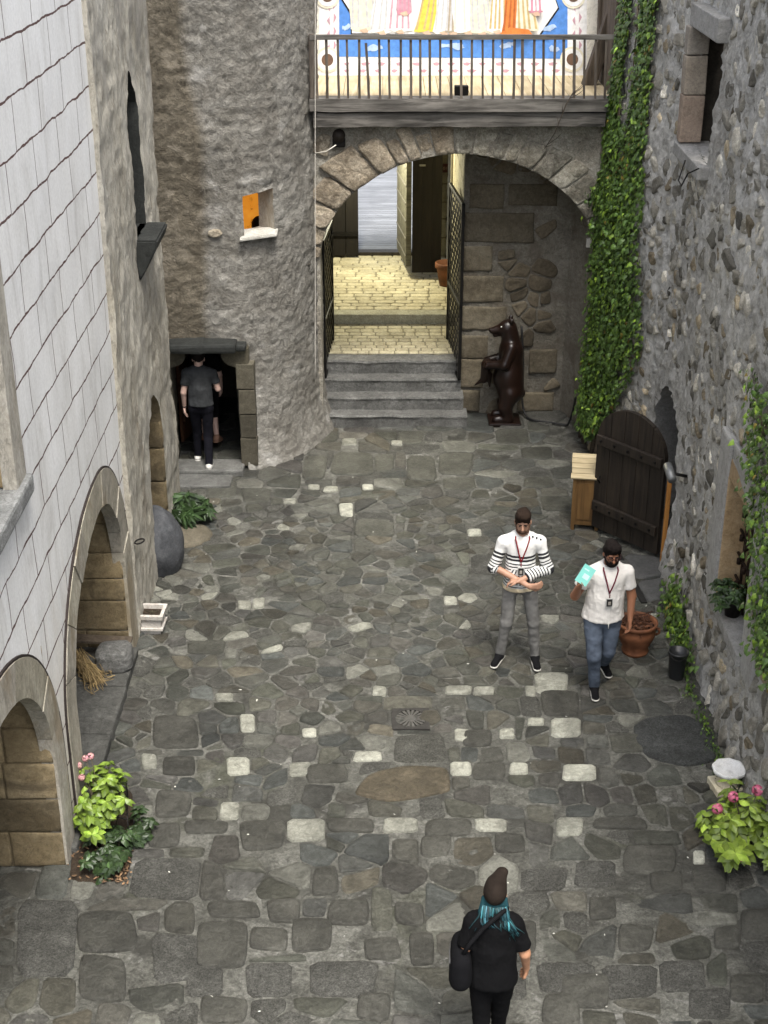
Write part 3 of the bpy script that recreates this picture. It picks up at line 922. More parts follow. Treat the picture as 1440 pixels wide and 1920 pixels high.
# end face turning the corner to the back
e = [i for i in range(len(P)) if abs(P[i, 1] - 16.75) < 1e-4]
e.sort(key=lambda i: P[i, 2])
ev = [tuple(P[i]) for i in e]; n = len(ev)
cols = [ev]
for k, dx in enumerate((.25, .6, 1.2, 2.5)):
    cols.append([(p[0] - dx, 16.75 + .03 * math.sin(p[2] * 3 + k), p[2]) for p in ev])
for a, b in zip(cols[:-1], cols[1:]):
    ob.add(a + b, [[i, n + i, n + i + 1, i + 1] for i in range(n - 1)], 0, (1, 1, 1), True)
ob.add([(XG - 2.5, WY1, 9.6), (XG, WY1, 9.6), (XG, 16.75, 9.6), (XG - 2.5, 16.75, 9.6)], [[0, 1, 2, 3]], 0)
rel(ob.build('wall', m_leftgrey), old)
rv = MB(); reveal(rv, outs[0], grey_map, gd, .34); rv.add([(XG - .34, 14.9, 3.8), (XG - .34, 15.9, 3.8), (XG - .34, 15.9, 5.9), (XG - .34, 14.9, 5.9)], [[0, 1, 2, 3]], 1)
rv.add([(XG - .30, 15.12, 4.0), (XG - .30, 15.40, 4.0), (XG - .30, 15.40, 4.9), (XG - .30, 15.12, 4.9)], [[0, 1, 2, 3]], 1)
rel(rv.build('slit_window', [m_slate, m_dark]), old)  # slate tone on the reveal paints the shade of the deep slit
bb = MB()
bm = bmesh.new()
prof = [(0, 0), (.22, .0), (.20, -.10), (.06, -.34), (0, -.46)]
vs = [bm.verts.new((XG - .1 + p[0] + (.1 if i else 0), yy, 3.98 + p[1])) for yy in (14.98, 15.8) for i, p in enumerate(prof)]
n = 5
bm.faces.new(vs[:n][::-1]); bm.faces.new(vs[n:])
for i in range(n): bm.faces.new([vs[i], vs[(i + 1) % n], vs[n + (i + 1) % n], vs[n + i]])
bmesh.ops.bevel(bm, geom=list(bm.edges), offset=.02, segments=2, affect='EDGES')
for i, v in enumerate(bm.verts): v.index = i
bb.add([v.co.copy() for v in bm.verts], [[v.index for v in f.verts] for f in bm.faces]); bm.free()
rel(bb.build('window_bracket', m_slate), old)
rv = MB(); reveal(rv, outs[1], grey_map, gd, .55)
rv.add([(XG - .55, 14.6, -.05), (XG - .55, 15.9, -.05), (XG - .55, 15.9, 2.3), (XG - .55, 14.6, 2.3)], [[0, 1, 2, 3]], 1)
rel(rv.build('niche', [m_sand, m_dark]), old)
st = new_store(); r = random.Random(12); z = .02
for hgt in (.42, .38, .44, .36, .3):
    stone(st, [(XG - .5, z + .003), (XG - .0, z + .003), (XG - .0, z + hgt - .003), (XG - .5, z + hgt - .003)], .012, r, (.75, .74, .70), .04, 0, 0, .006, .01, .9, .012); z += hgt
b2 = MB(); add_store(b2, st, lambda u, v, w: np.stack([u, 15.72 - .02 - w, v], 1)); rel(b2.build('niche_stones', m_sand), old)
# iron ring
tb = MB(); c = wx(259, 1015, XG + .05)
tb.tube([(c.x + .015 + .05 * math.sin(a), c.y + .055 * math.cos(a), c.z + .012 * math.sin(a)) for a in [i * 2 * math.pi / 18 for i in range(19)]], .009, 6, caps=False)
rel(tb.build('iron_ring', m_iron), old)

# ------------------------------------------------------------------ tower
B0, B1, B2 = np.array([-2.0, 18.0]), np.array([-1.24, 18.12]), np.array([-.92, 19.3])
tp = [np.array([-4.6, 18.0]), np.array([-2.0, 18.0])]
for i in range(1, 33):
    t = i / 32
    tp.append((1 - t) ** 2 * B0 + 2 * t * (1 - t) * B1 + t * t * B2)
tp.append(B2 + np.array([0.02, .5]))
tp = np.array(tp)
tl = np.concatenate([[0], np.cumsum(np.hypot(*(tp[1:] - tp[:-1]).T))])
def tow(u):
    x = np.interp(u, tl, tp[:, 0]); y = np.interp(u, tl, tp[:, 1])
    d = .05
    dx = np.interp(u + d, tl, tp[:, 0]) - np.interp(u - d, tl, tp[:, 0]); dy = np.interp(u + d, tl, tp[:, 1]) - np.interp(u - d, tl, tp[:, 1])
    L = np.hypot(dx, dy); return x, y, dy / L, -dx / L
def tower_map(u, v, w):
    x, y, nx, ny = tow(u)
    fl = .16 * np.clip(1 - v / .9, 0, 1) ** 2
    return np.stack([x + nx * (w + fl), y + ny * (w + fl), v], 1)
def tu(X): return float(np.interp(X, tp[:, 0], tl))
def td(u, v):
    q = np.stack([u, v, np.full(len(u), 4.0)], 1)
    return .025 * fbm(q, 1.3, 3) + .015 * fbm(q * np.array([1, 1.4, 1]), 6.0, 3, .6, True) + .020 * fbm(q * np.array([1, 1.3, 1]), 17.0, 3, .65, True)
tower = thing('tower', 'rough rendered round cornered tower with low doorway and small lit window', 'tower', (-2.6, 18.4, 0))
du = tu(-2.94), tu(-1.90)
TD = (du[0], du[1], None, lambda u: 1.80)
TW = (tu(-1.80), tu(-1.43), lambda u: 3.22 + .03 * (u - tu(-1.8)), lambda u: 3.73 + .12 * (u - tu(-1.8)))
us = np.arange(tu(-4.2), tl[-1], .035)
P, Fc, outs = column_wall(us, -.08, 9.8, [TD, TW], tower_map, td, .035)
tint = np.ones((len(P), 3))
bl = np.clip((fbm(P, .7, 3) * .25 + (-2.24 - P[:, 0])) / .12, 0, 1)      # older brown render left of a ragged edge
tint = 1.05 * (1 - bl)[:, None] + bl[:, None] * np.array([.66, .60, .51])
twb = MB(); twb.add(P, Fc, 0, tint, True)
rel(twb.build('wall', m_tower), tower)
dwt = MB(); reveal(dwt, outs[0], tower_map, td, .55, rough=.01)
rel(dwt.build('doorway', [m_tower]), tower)
# door jamb stones, shouldered head and slate lintel
r = random.Random(21); m_jamb = rock('jamb_stone', [(.3, (.07, .062, .048)), (.5, (.12, .11, .087)), (.7, (.18, .168, .137))], 2, .5, .02, .88, True, grain=.25)
for (xa, xb) in ((-3.05, -2.86), (-1.95, -1.74)):
    z = .05; jb = MB()
    for hgt, k in ((.42, .62), (.34, .5 if xa > -2.5 else .6), (.36, .75), (.36, .8)):
        wj = r.uniform(-.03, .03)
        jb.box(((xa + xb) / 2 + wj * .3, 18.12, z + hgt / 2), (xb - xa + abs(wj), .46, hgt - .005), 0, bev=.012, tint=(k, k * .98, k * .9), jit=.008, rng=r); z += hgt
    rel(jb.build('door_jamb', m_jamb), tower)
for s, xc in ((1, -2.80), (-1, -2.00)):
    jb = MB()
    bm = bmesh.new()
    pr_ = [(0, 0), (.16, .06), (.22, .14), (.22, .30), (-.14, .30), (-.14, 0)]
    vs = [bm.verts.new((xc + s * p[0] - s * .06, yy, 1.46 + p[1])) for yy in (17.90, 18.3) for p in pr_]
    n = 6
    f1 = bm.faces.new(vs[:n]); f2 = bm.faces.new(vs[n:][::-1])
    for i in range(n): bm.faces.new([vs[(i + 1) % n], vs[i], vs[n + i], vs[n + (i + 1) % n]])
    bmesh.ops.recalc_face_normals(bm, faces=bm.faces)
    bmesh.ops.bevel(bm, geom=list(bm.edges), offset=.015, segments=2, affect='EDGES')
    for i, v in enumerate(bm.verts): v.index = i
    jb.add([v.co.copy() for v in bm.verts], [[v.index for v in f.verts] for f in bm.faces], 0, (.7, .68, .6)); bm.free()
    rel(jb.build('door_corbel', m_jamb), tower)
lb = MB()
lb.box((-2.62, 17.86, 1.80), (.52, .34, .13), 0, bev=.04, jit=.012, rng=r); lb.box((-2.17, 17.86, 1.80), (.46, .34, .12), 0, bev=.04, jit=.012, rng=r)
lb.box((-2.9, 17.90, 1.77), (.14, .2, .08), 0, bev=.03); lb.box((-1.9, 17.90, 1.78), (.16, .2, .09), 0, bev=.03)
rel(lb.build('door_lintel', m_slate), tower)
th = MB(); th.box((-2.42, 17.86, .03), (1.02, .42, .12), 0, bev=.03, jit=.015, rng=r); th.box((-2.6, 17.45, .01), (1.1, .40, .08), 0, bev=.03, jit=.015, rng=r)
rel(th.build('threshold', rock('worn_threshold', [(.3, (.06, .06, .055)), (.5, (.115, .115, .108)), (.7, (.20, .20, .19))], 2, .6, .02, .6, grain=.25)), tower)
# dim room behind the door
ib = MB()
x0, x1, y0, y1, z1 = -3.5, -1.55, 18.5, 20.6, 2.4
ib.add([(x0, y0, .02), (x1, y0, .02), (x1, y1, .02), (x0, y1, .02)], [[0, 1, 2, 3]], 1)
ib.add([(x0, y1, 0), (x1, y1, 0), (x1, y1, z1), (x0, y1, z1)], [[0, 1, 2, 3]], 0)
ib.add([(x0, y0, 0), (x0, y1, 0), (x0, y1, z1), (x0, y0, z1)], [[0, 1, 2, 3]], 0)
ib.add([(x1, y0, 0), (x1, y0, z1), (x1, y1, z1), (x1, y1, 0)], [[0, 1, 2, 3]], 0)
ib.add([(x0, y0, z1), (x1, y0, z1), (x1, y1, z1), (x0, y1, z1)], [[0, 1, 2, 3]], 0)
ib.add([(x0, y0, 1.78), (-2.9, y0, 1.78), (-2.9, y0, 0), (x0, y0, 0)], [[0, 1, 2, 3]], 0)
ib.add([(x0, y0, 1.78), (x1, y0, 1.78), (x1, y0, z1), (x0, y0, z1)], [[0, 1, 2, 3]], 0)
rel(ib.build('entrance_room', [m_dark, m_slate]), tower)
dl = MB(); rotd = Matrix.Rotation(R(78), 3, 'Z')
for i in range(4): dl.box(Vector((-2.86, 18.62, .9)) + rotd @ Vector((.11 + i * .215, 0, 0)), (.21, .05, 1.6), 0, rotd, bev=.006)
for z in (.45, 1.35): dl.box(Vector((-2.86, 18.62, z)) + rotd @ Vector((.42, -.04, 0)), (.8, .03, .1), 0, rotd, bev=.006)
rel(dl.build('door', wood('reddish_door_timber', (.03, .012, .006), (.10, .045, .022), 'Z', 1, .3, .6)), tower)
# small window and its glowing room
rw = MB(); reveal(rw, outs[1], tower_map, td, .30, rough=.004)
wj = rel(rw.build('window_reveal', m_surround), tower)
def lit_mat():
    m, nt, b = newmat('lamp_lit_plaster')
    c = ramp(nt, noise_(nt, coords(nt), 5, 6, .65, .8), [(.34, (.30, .10, .01)), (.46, (.85, .34, .03)), (.7, (1.0, .44, .05))])
    nt.links.new(c, b.inputs['Base Color']); nt.links.new(c, b.inputs['Emission Color'])
    b.inputs['Emission Strength'].default_value = .20
    return m
lr = MB()
lx, ly = -1.66, 18.95
lr.add([(-2.5, 19.6, 2.6), (-1.0, 19.6, 2.6), (-1.0, 19.6, 4.6), (-2.5, 19.6, 4.6)], [[0, 1, 2, 3]], 0)
lr.add([(-2.5, 18.4, 2.6), (-2.5, 19.6, 2.6), (-2.5, 19.6, 4.6), (-2.5, 18.4, 4.6)], [[0, 1, 2, 3]], 0)
lr.add([(-2.5, 18.5, 2.6), (-1.0, 18.9, 2.6), (-1.0, 19.6, 2.6), (-2.5, 19.6, 2.6)], [[0, 1, 2, 3]], 1)
lr.add([(-2.5, 18.5, 4.6), (-1.0, 18.9, 4.6), (-1.0, 19.6, 4.6), (-2.5, 19.6, 4.6)], [[0, 1, 2, 3]], 1)
rel(lr.build('lit_room', [lit_mat(), m_dark]), tower)
sl = MB()
bm = bmesh.new(); a = wy(458, 447, 18.03); 
vs = [bm.verts.new(p) for p in [(-1.86, 18.30, 3.19), (-1.86, 17.93, 3.17), (-1.38, 18.12, 3.19), (-1.38, 18.4, 3.22), (-1.86, 18.30, 3.25), (-1.84, 17.93, 3.21), (-1.40, 18.12, 3.23), (-1.38, 18.4, 3.26)]]
for f in ([0, 1, 2, 3][::-1], [4, 5, 6, 7], [0, 1, 5, 4], [1, 2, 6, 5], [2, 3, 7, 6], [3, 0, 4, 7]): bm.faces.new([vs[i] for i in f])
bmesh.ops.recalc_face_normals(bm, faces=bm.faces)
bmesh.ops.bevel(bm, geom=list(bm.edges), offset=.012, segments=2, affect='EDGES')
for i, v in enumerate(bm.verts): v.index = i
sl.add([v.co.copy() for v in bm.verts], [[v.index for v in f.verts] for f in bm.faces]); bm.free()
rel(sl.build('window_sill', rock('pale_sill', [(.3, (.3, .29, .25)), (.6, (.5, .49, .45))], 3, .5, .01, .8)), tower)
for (px, py, rx, rz_) in ((403, 438, .10, .06),):
    c = wy(px, py, 17.98)
    st = new_store(); poly = [(c.x + rx * math.cos(i * .9), c.z + rz_ * math.sin(i * .9)) for i in range(7)]
    stone(st, poly, .02, r, (1.6, 1.55, 1.45), .05, 0, 2, .006)
    b2 = MB(); add_store(b2, st, lambda u, v, w: np.stack([u, 17.98 - w, v], 1))
    rel(b2.build('wall_stone', m_arch), tower)
# thin pale cable down the tower's edge
cb = MB(); pts = [wy(591, y, 18.93) for y in range(-120, 760, 40)]
cb.tube(pts, .0055, 5)
tag(cb.build('hanging_cable', plain('pale_cable', (.55, .52, .47), .6)), 'thin pale cable hanging straight down the edge of the round cornered tower', 'cable')

# ------------------------------------------------------------------ gate building: arch, passage, gallery
YA = 19.2
gate = thing('gate_building', 'stone gatehouse with a wide low arch under a timber gallery', 'gatehouse', (1.0, YA, 0))
AC, AHW, AZS, AZA = 1.02, 1.90, 2.60, 4.03
gtop = arch_top(AC, AHW, AZS, AZA, 1.9)
def arch_map(u, v, w): return np.stack([u, YA - w, v], 1)
ad = lambda u, v: .025 * fbm(np.stack([u, v, np.full(len(u), 8.0)], 1), 2.0, 3) + .022 * fbm(np.stack([u, v, np.full(len(u), 5.0)], 1), 8.0, 3, .6, True) - .02
us = np.arange(-1.15, 3.35, .04)
P, Fc, outs = column_wall(us, -.05, 4.50, [(AC - AHW, AC + AHW, None, gtop)], arch_map, ad, .045)
ab = MB(); ab.add(P, Fc, 0, (1, 1, 1), True)
reveal(ab, outs[0], arch_map, ad, .55, 4, 0, .015)
rel(ab.build('wall', m_archmort), gate)
# voussoirs and the stones of the spandrels
st = new_store(); r = random.Random(31)
def ell(a, off):
    x, z = math.cos(a), math.sin(a); e = 2 / 1.9
    return (AC + (AHW + off) * math.copysign(abs(x) ** e, x), AZS + (AZA - AZS + off * (1 - .3 * z)) * abs(z) ** e)
a = math.pi * 1.0
while a > .0:
    da = r.uniform(.08, .16) if .8 < a < 2.3 else r.uniform(.13, .24)
    b = max(a - da, 0)
    if b < .05: b = 0
    w = r.uniform(.42, .72)
    poly = [ell(a - .004, .0), ell(b + .004, .0), ell(b + .005, w), ell(a - .005, w)]
    poly = [(p[0], min(p[1], 4.41)) for p in poly]
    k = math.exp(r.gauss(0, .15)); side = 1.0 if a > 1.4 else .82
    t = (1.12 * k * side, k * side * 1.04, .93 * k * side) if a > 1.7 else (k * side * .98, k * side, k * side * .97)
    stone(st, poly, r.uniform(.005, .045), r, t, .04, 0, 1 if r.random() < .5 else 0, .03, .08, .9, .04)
    a = b
sites = row_sites(-1.2, 3.4, .0, 4.4, lambda v: .24, lambda v: .34, lambda v: .2, r)
def dist_arch(p):
    x = abs((p[0] - AC) / AHW); z = max(0, (p[1] - AZS) / (AZA - AZS))
    return (x ** 1.9 + z ** 1.9) ** (1 / 1.9) if p[1] > AZS else x
for s, poly in zip(sites, cells(sites, .006, .5)):
    if poly is None: continue
    if min(dist_arch(q) for q in poly) < (1.30 if s[1] > AZS - .1 else 1.02): continue
    if max(q[1] for q in poly) > 4.44: continue
    k = math.exp(r.gauss(0, .2))
    stone(st, poly, r.uniform(.0, .045), r, (1.05 * k, k, .92 * k), .04, 0, 2, .014, .04, .9, .05)
vb = MB(); add_store(vb, st, arch_map)
rel(vb.build('arch_stones', m_arch), gate)
# niche on the right of the steps: back wall with big blocks, splayed side wall
YN = 20.0
nb_map = lambda u, v, w: np.stack([u, YN - w, v], 1)
nd_ = lambda u, v: .03 * fbm(np.stack([u, v, np.full(len(u), 2.0)], 1), 1.6, 4) - .012
P, Fc, _ = column_wall(np.arange(1.13, 2.75, .06), -.05, 4.3, [], nb_map, nd_, .06)
nb = MB(); nb.add(P, Fc, 0, (1, 1, 1), True)
sd_map = lambda u, v, w: np.stack([2.92 - (u * .30) - w, 19.45 + u * .62, v], 1)
P, Fc, _ = column_wall(np.arange(0, 1.01, .1), -.05, 4.3, [], sd_map, nd_, .06)
nb.add(P, [f[::-1] for f in Fc], 0, (1, 1, 1), True)
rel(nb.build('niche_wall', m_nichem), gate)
st = new_store()
big = [(1.14, 2.62, 1.0, .42), (1.14, 2.18, .42, .38), (1.14, 1.72, .60, .40), (1.14, 1.30, .66, .36), (1.14, .86, .4, .36), (1.14, .40, .34, .46), (1.14, .02, .3, .34),
       (2.15, .62, .42, .38), (2.0, .02, .55, .30), (1.75, 3.15, .7, .3), (1.2, 3.1, .5, .35)]
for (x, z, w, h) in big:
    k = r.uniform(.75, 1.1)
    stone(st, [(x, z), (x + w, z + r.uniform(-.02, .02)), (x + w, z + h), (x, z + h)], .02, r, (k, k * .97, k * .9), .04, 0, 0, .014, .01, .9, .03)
sites = row_sites(1.1, 2.7, 0, 4.2, lambda v: .2, lambda v: .3, lambda v: .3, r)
for s, poly in zip(sites, cells(sites, .012, .4)):
    if poly is None or abs(area(poly)) < .006: continue
    if any(x - .1 < s[0] < x + w + .12 and z - .08 < s[1] < z + h + .08 for (x, z, w, h) in big): continue
    if max(q[0] for q in poly) > 2.68 or min(q[0] for q in poly) < 1.14: continue
    if r.random() < .25: continue
    k = r.uniform(.6, 1.15)
    stone(st, poly, r.uniform(.0, .03), r, (k, k * .95, k * .88), .04, 0, 2, .01, .05, .9, .06)
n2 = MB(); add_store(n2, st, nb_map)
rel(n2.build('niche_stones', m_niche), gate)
# passage shell
ps = MB()
def quad(mb, a, b, c, d, m=0): mb.add([a, b, c, d], [[0, 1, 2, 3]], m)
quad(ps, (-.92, 19.6, -.05), (-.92, 19.6, 4.45), (-.92, 25.3, 4.45), (-.92, 25.3, -.05), 0)
quad(ps, (1.13, 20.0, -.05), (1.13, 25.3, -.05), (1.13, 25.3, 4.45), (1.13, 20.0, 4.45), 0)
quad(ps, (-1.0, 19.6, 4.40), (3.2, 19.6, 4.40), (3.2, 20.8, 4.40), (-1.0, 20.8, 4.40), 1)
quad(ps, (-1.0, 20.8, 4.40), (1.4, 20.8, 4.40), (1.4, 25.5, 4.40), (-1.0, 25.5, 4.40), 1)
# outer gate wall with an opening
for (x0, x1, z0, z1) in [(-1.3, -.52, .9, 4.4), (.98, 1.5, .9, 4.4), (-.52, .98, 3.7, 4.4)]:
    ps.box(((x0 + x1) / 2, 25.35, (z0 + z1) / 2), (x1 - x0, .3, z1 - z0), 0)
rel(ps.build('passage_wall', [m_passj, m_dark]), gate)
st = new_store(); z = .95
while z < 3.6:
    h = r.uniform(.30, .40); y = 20.05
    while y < 25.2:
        w = min(r.uniform(.4, .8), 25.2 - y); k = r.uniform(.85, 1.1)
        if w > .1: stone(st, [(y, z), (y + w - .014, z), (y + w - .014, z + h - .014), (y, z + h - .014)], .012, r, (k, k, k * .95), .03, 0, 1, .006, .01, .9, .01)
        y += w
    z += h
pb = MB(); add_store(pb, st, lambda u, v, w: np.stack([1.13 - w, u, v], 1))
st = new_store(); z = .95
while z < 3.9:
    h = r.uniform(.26, .36); k = r.uniform(.85, 1.1)
    stone(st, [(.985, z), (1.125, z), (1.125, z + h - .012), (.985, z + h - .012)], .012, r, (k, k, k * .95), .03, 0, 1, .005, .01, .9, .01); z += h
add_store(pb, st, lambda u, v, w: np.stack([u, 25.195 - w, v], 1))
rel(pb.build('passage_stones', m_pass), gate)
# pale tube painting the lit edge of the wall beside the right hand lattice
ed = MB(); ed.tube([(1.075, 22.6, .8 + .1 * i) for i in range(27)], .022, 6)
rel(ed.build('lit_edge_tube', plain('lit_edge_colour', (.62, .57, .42), .8)), gate)
# passage floors: two levels of small setts with stone lips
def setts(name, x0, x1, y0, y1, z, rh_, wd_, seed, parent):
    st = new_store(); rr = random.Random(seed); y = y0
    while y < y1 - .02:
        h = min(rh_ * rr.uniform(.8, 1.2), y1 - y); x = x0 - rr.random() * wd_
        while x < x1:
            w = wd_ * rr.uniform(.75, 1.3); a, b = max(x, x0), min(x + w, x1)
            if b - a > .04:
                k = rr.uniform(.85, 1.12)
                stone(st, [(a + .005, y + .005), (b - .005, y + .005), (b - .005, y + h - .005), (a + .005, y + h - .005)], .008, rr, (k, k * .99, k * .95), .03, 0, 1, .004, .02, .9, .02)
            x += w
        y += h
    mb = MB(); add_store(mb, st, lambda u, v, w: np.stack([u, v, z + w], 1))
    mb.add([(x0 - .2, y0, z - .004), (x1 + .2, y0, z - .004), (x1 + .2, y1, z - .004), (x0 - .2, y1, z - .004)], [[0, 1, 2, 3]], 1)
    o = mb.build(name, [m_pass, m_passj])
    return rel(o, parent)
setts('lower_landing', -.92, 1.13, 20.38, 21.78, .80, .15, .19, 1, gate)
setts('passage_floor', -.92, 1.13, 22.05, 25.35, .95, .16, .30, 2, gate)
lp = MB(); lp.box((.1, 21.92, .86), (2.06, .26, .20), 0, bev=.02)
rel(lp.build('passage_lip', rock('lip_stone', [(.3, (.24, .23, .16)), (.6, (.42, .41, .32))], 2, .7, .02, .85)), gate)
tk = MB(); tk.box((.1, 25.34, .97), (2.0, .22, .1), 0, bev=.01)
rel(tk.build('gate_sill', m_darkwood), gate)
# stone steps
steps = thing('stone_steps', 'four worn grey stone steps rising under the left side of the big arch', 'steps', (.15, 19.6, 0))
r = random.Random(9)
for i in range(4):
    y0, z1 = 19.38 + .225 * i, .2 * (i + 1)
    xl, xr = -.88, (1.22, 1.17, 1.14, 1.12)[i]
    n = 44; prof = [(y0 + .005, z1 - .215), (y0 + .0, z1 - .06), (y0 - .012, z1 - .02), (y0 + .012, z1 + .004), (y0 + .09, z1), (y0 + .30, z1)]
    vs = []
    for k in range(n + 1):
        x = xl + (xr - xl) * k / n
        for q, (y, z) in enumerate(prof):
            vs.append((x, y, z))
    V = np.array(vs); d = np.stack([fbm(V + 3 * i, 4.0, 4), fbm(V + 5 + i, 4.0, 4)], 1)
    V[:, 1] += .035 * d[:, 0]; V[:, 2] += .020 * d[:, 1]
    m = len(prof); fs = [[k * m + q, (k + 1) * m + q, (k + 1) * m + q + 1, k * m + q + 1] for k in range(n) for q in range(m - 1)]
    fs += [[(n) * m + q for q in range(m)], [q for q in range(m)][::-1]]
    sb = MB(); sb.add(V, fs, 0, (1, 1, 1), False)
    rel(sb.build('step', m_step), steps)
# lattice gates folded back on both sides
def lattice(name, label, a, b, z0, z1):
    a, b = Vector(a), Vector(b); L = (b - a).length
    t = thing(name, label, 'gate', (a.x, a.y, 0), 0, 'iron lattice gates folded back beside the steps')
    ang = math.atan2(b.y - a.y, b.x - a.x); rot = Matrix.Rotation(ang, 3, 'Z')
    W = lambda u, v, w=0.0: a + (b - a) * (u / L) + Vector((-(b.y - a.y) / L * w, (b.x - a.x) / L * w, 0)) + Vector((0, 0, v))
    fb = MB(); fr = .05
    for (u0, v0, u1, v1) in [(0, z0, 0, z1), (L, z0, L, z1), (0, z0, L, z0), (0, z1, L, z1), (0, (z0 + z1) * .45, L, (z0 + z1) * .45)]:
        c = (W(u0, v0) + W(u1, v1)) / 2
        fb.box(c, (max(abs(u1 - u0) + fr, fr), .045, max(abs(v1 - v0) + fr, fr)), 0, rot, bev=.006)
    rel(fb.build('frame', m_iron), t)
    lb = MB(); pitch = .19; sw = .05
    H = z1 - z0
    for s in (1, -1):
        c0 = -H if s == 1 else 0
        k = c0
        while k < (L if s == 1 else L + H):
            # line u = k + s*(v - z0)
            vs_ = sorted([max(0, (0 - k) * s), min(H, (L - k) * s)] if s == 1 else [max(0, k - L), min(H, k)])
            if vs_[1] - vs_[0] > .03:
                p, q = W(k + s * vs_[0], z0 + vs_[0], .008 * s), W(k + s * vs_[1], z0 + vs_[1], .008 * s)
                d = (q - p); Ld = d.length; d.normalize(); nrm = Vector((-(b.y - a.y) / L, (b.x - a.x) / L, 0)); sd_ = d.cross(nrm).normalized()
                vsx = [p + sd_ * sw / 2 * i + nrm * .004 * j for (i, j) in ((-1, -1), (1, -1), (1, 1), (-1, 1))]
                vsx += [v + d * Ld for v in vsx]
                lb.add(vsx, [[0, 1, 5, 4], [1, 2, 6, 5], [2, 3, 7, 6], [3, 0, 4, 7]])
            k += pitch
    rel(lb.build('lattice', m_iron), t)
    return t
lattice('lattice_gate', 'black iron lattice gate on the left of the steps, folded back by the tower edge', (-.87, 19.85, 0), (-.79, 21.0, 0), .64, 2.66)
lattice('lattice_gate', 'black iron lattice gate on the right of the steps, between them and the bear statue', (1.11, 19.8, 0), (.985, 21.05, 0), .62, 3.2)
# outer gate leaves
gl = thing('wooden_gate', 'tall dark nailed wooden gate leaf standing open into the passage', 'gate', (.35, 24.2, .95))
p = MB(); rotg = Matrix.Rotation(R(97), 3, 'Z')
for i in range(4): p.box(Vector((.42, 23.75, 2.45)) + rotg @ Vector((.16 + i * .3, 0, 0)), (.29, .09, 2.55), 0, rotg, bev=.01)
rel(p.build('leaf', wood('gate_leaf_timber', (.05, .048, .036), (.16, .155, .12), 'X', 1, .5, .7)), gl)
m_nail = plain('nail_iron', (.20, .19, .16), .5, .5)
for zz in np.arange(1.35, 3.7, .30):
    p = MB(); p.box(Vector((.42, 23.75, zz)) + rotg @ Vector((.61, .05, 0)), (1.16, .014, .03), 0, rotg, bev=.004)
    rel(p.build('iron_band', m_nail), gl)
p = MB()
for i in range(3): p.box((.56 + i * .1655, 23.80, 2.32), (.165, .08, 2.5), 0, bev=.004)
m_blackwood = wood('shaded_gate_timber', (.006, .005, .004), (.016, .013, .010), 'Z', 1.0, .4, .8)  # near-black colour puts the leaf's shadow side into the timber
rel(p.build('wicket', m_blackwood), gl)
for zz in (2.9, 3.3):
    p = MB(); p.box((.64, 23.75, zz), (.10, .03, .03), 0, bev=.005); rel(p.build('hinge', m_nail), gl)
g2 = thing('wooden_gate', 'shut black gate leaf at the left end of the lit passage', 'gate', (-.62, 25.1, .95))
p = MB()
for i in range(2): p.box((-.80 + i * .23, 25.12, 2.4), (.22, .08, 2.8), 0, bev=.01)
rel(p.build('leaf', m_blackwood), g2)
for zz in (1.4, 3.2):
    p = MB(); p.box((-.69, 25.06, zz), (.44, .03, .07), 0); rel(p.build('strap', m_iron), g2)
# boarded bridge outside the gate
db = MB(); r = random.Random(6); y = 25.55
while y < 40:
    k = r.uniform(.85, 1.1); w = r.uniform(.13, .17)
    db.box((.3, y + w / 2, .86), (3.4, w - .022, .06), 0, bev=.006, tint=(k, k, k)); y += w
tag(db.build('bridge_deck', m_deck), 'bleached grey boards of the bridge beyond the gate', 'bridge', kind='structure')
# sign on the far wall
sg = thing('wall_sign', 'small dark red sign with pale lettering on the far passage wall', 'sign', (1.05, 25.15, 2.55))
p = MB(); p.box((1.055, 25.155, 2.55), (.15, .02, .15), 0, bev=.004)
rel(p.build('plate', plain('sign_red', (.10, .022, .012), .5)), sg)
cu = bpy.data.curves.new('lettering', 'FONT'); cu.body = '101'; cu.size = .075; cu.align_x = 'CENTER'; cu.extrude = .001
co = bpy.data.objects.new('lettering_curve', cu); COL.objects.link(co)
co.location = (1.055, 25.14, 2.525); co.rotation_euler = (R(90), 0, 0)
bpy.context.view_layer.update()
me = bpy.data.meshes.new_from_object(co.evaluated_get(bpy.context.evaluated_depsgraph_get()))
me.transform(co.matrix_world); me.materials.clear(); me.materials.append(plain('sign_letter', (.6, .45, .3), .6))
lo = bpy.data.objects.new('lettering', me); COL.objects.link(lo); bpy.data.objects.remove(co); rel(lo, sg)
# added lamp, unseen behind the crown of the arch, to brighten the passage floor
ln = thing('added_lantern', 'added unseen lamp housing that brightens the gate passage', 'lantern', (-.55, 23.9, 3.5))
p = MB(); p.lathe([(.02, .0), (.09, .02), (.09, .22), (.11, .24), (.0, .34)], (-.55, 23.9, 3.55), 8); p.box((-.73, 23.9, 3.86), (.4, .03, .03), 0)
p.box((-.55, 23.9, 3.87), (.03, .03, .06))
rel(p.build('housing', m_iron), ln)
pl = bpy.data.lights.new('added_passage_light', 'POINT'); pl.energy = 165; pl.color = (1.0, .94, .70); pl.shadow_soft_size = .07
plo = bpy.data.objects.new('added_passage_light', pl); COL.objects.link(plo); plo.location = (-.50, 23.85, 3.45); rel(plo, ln)
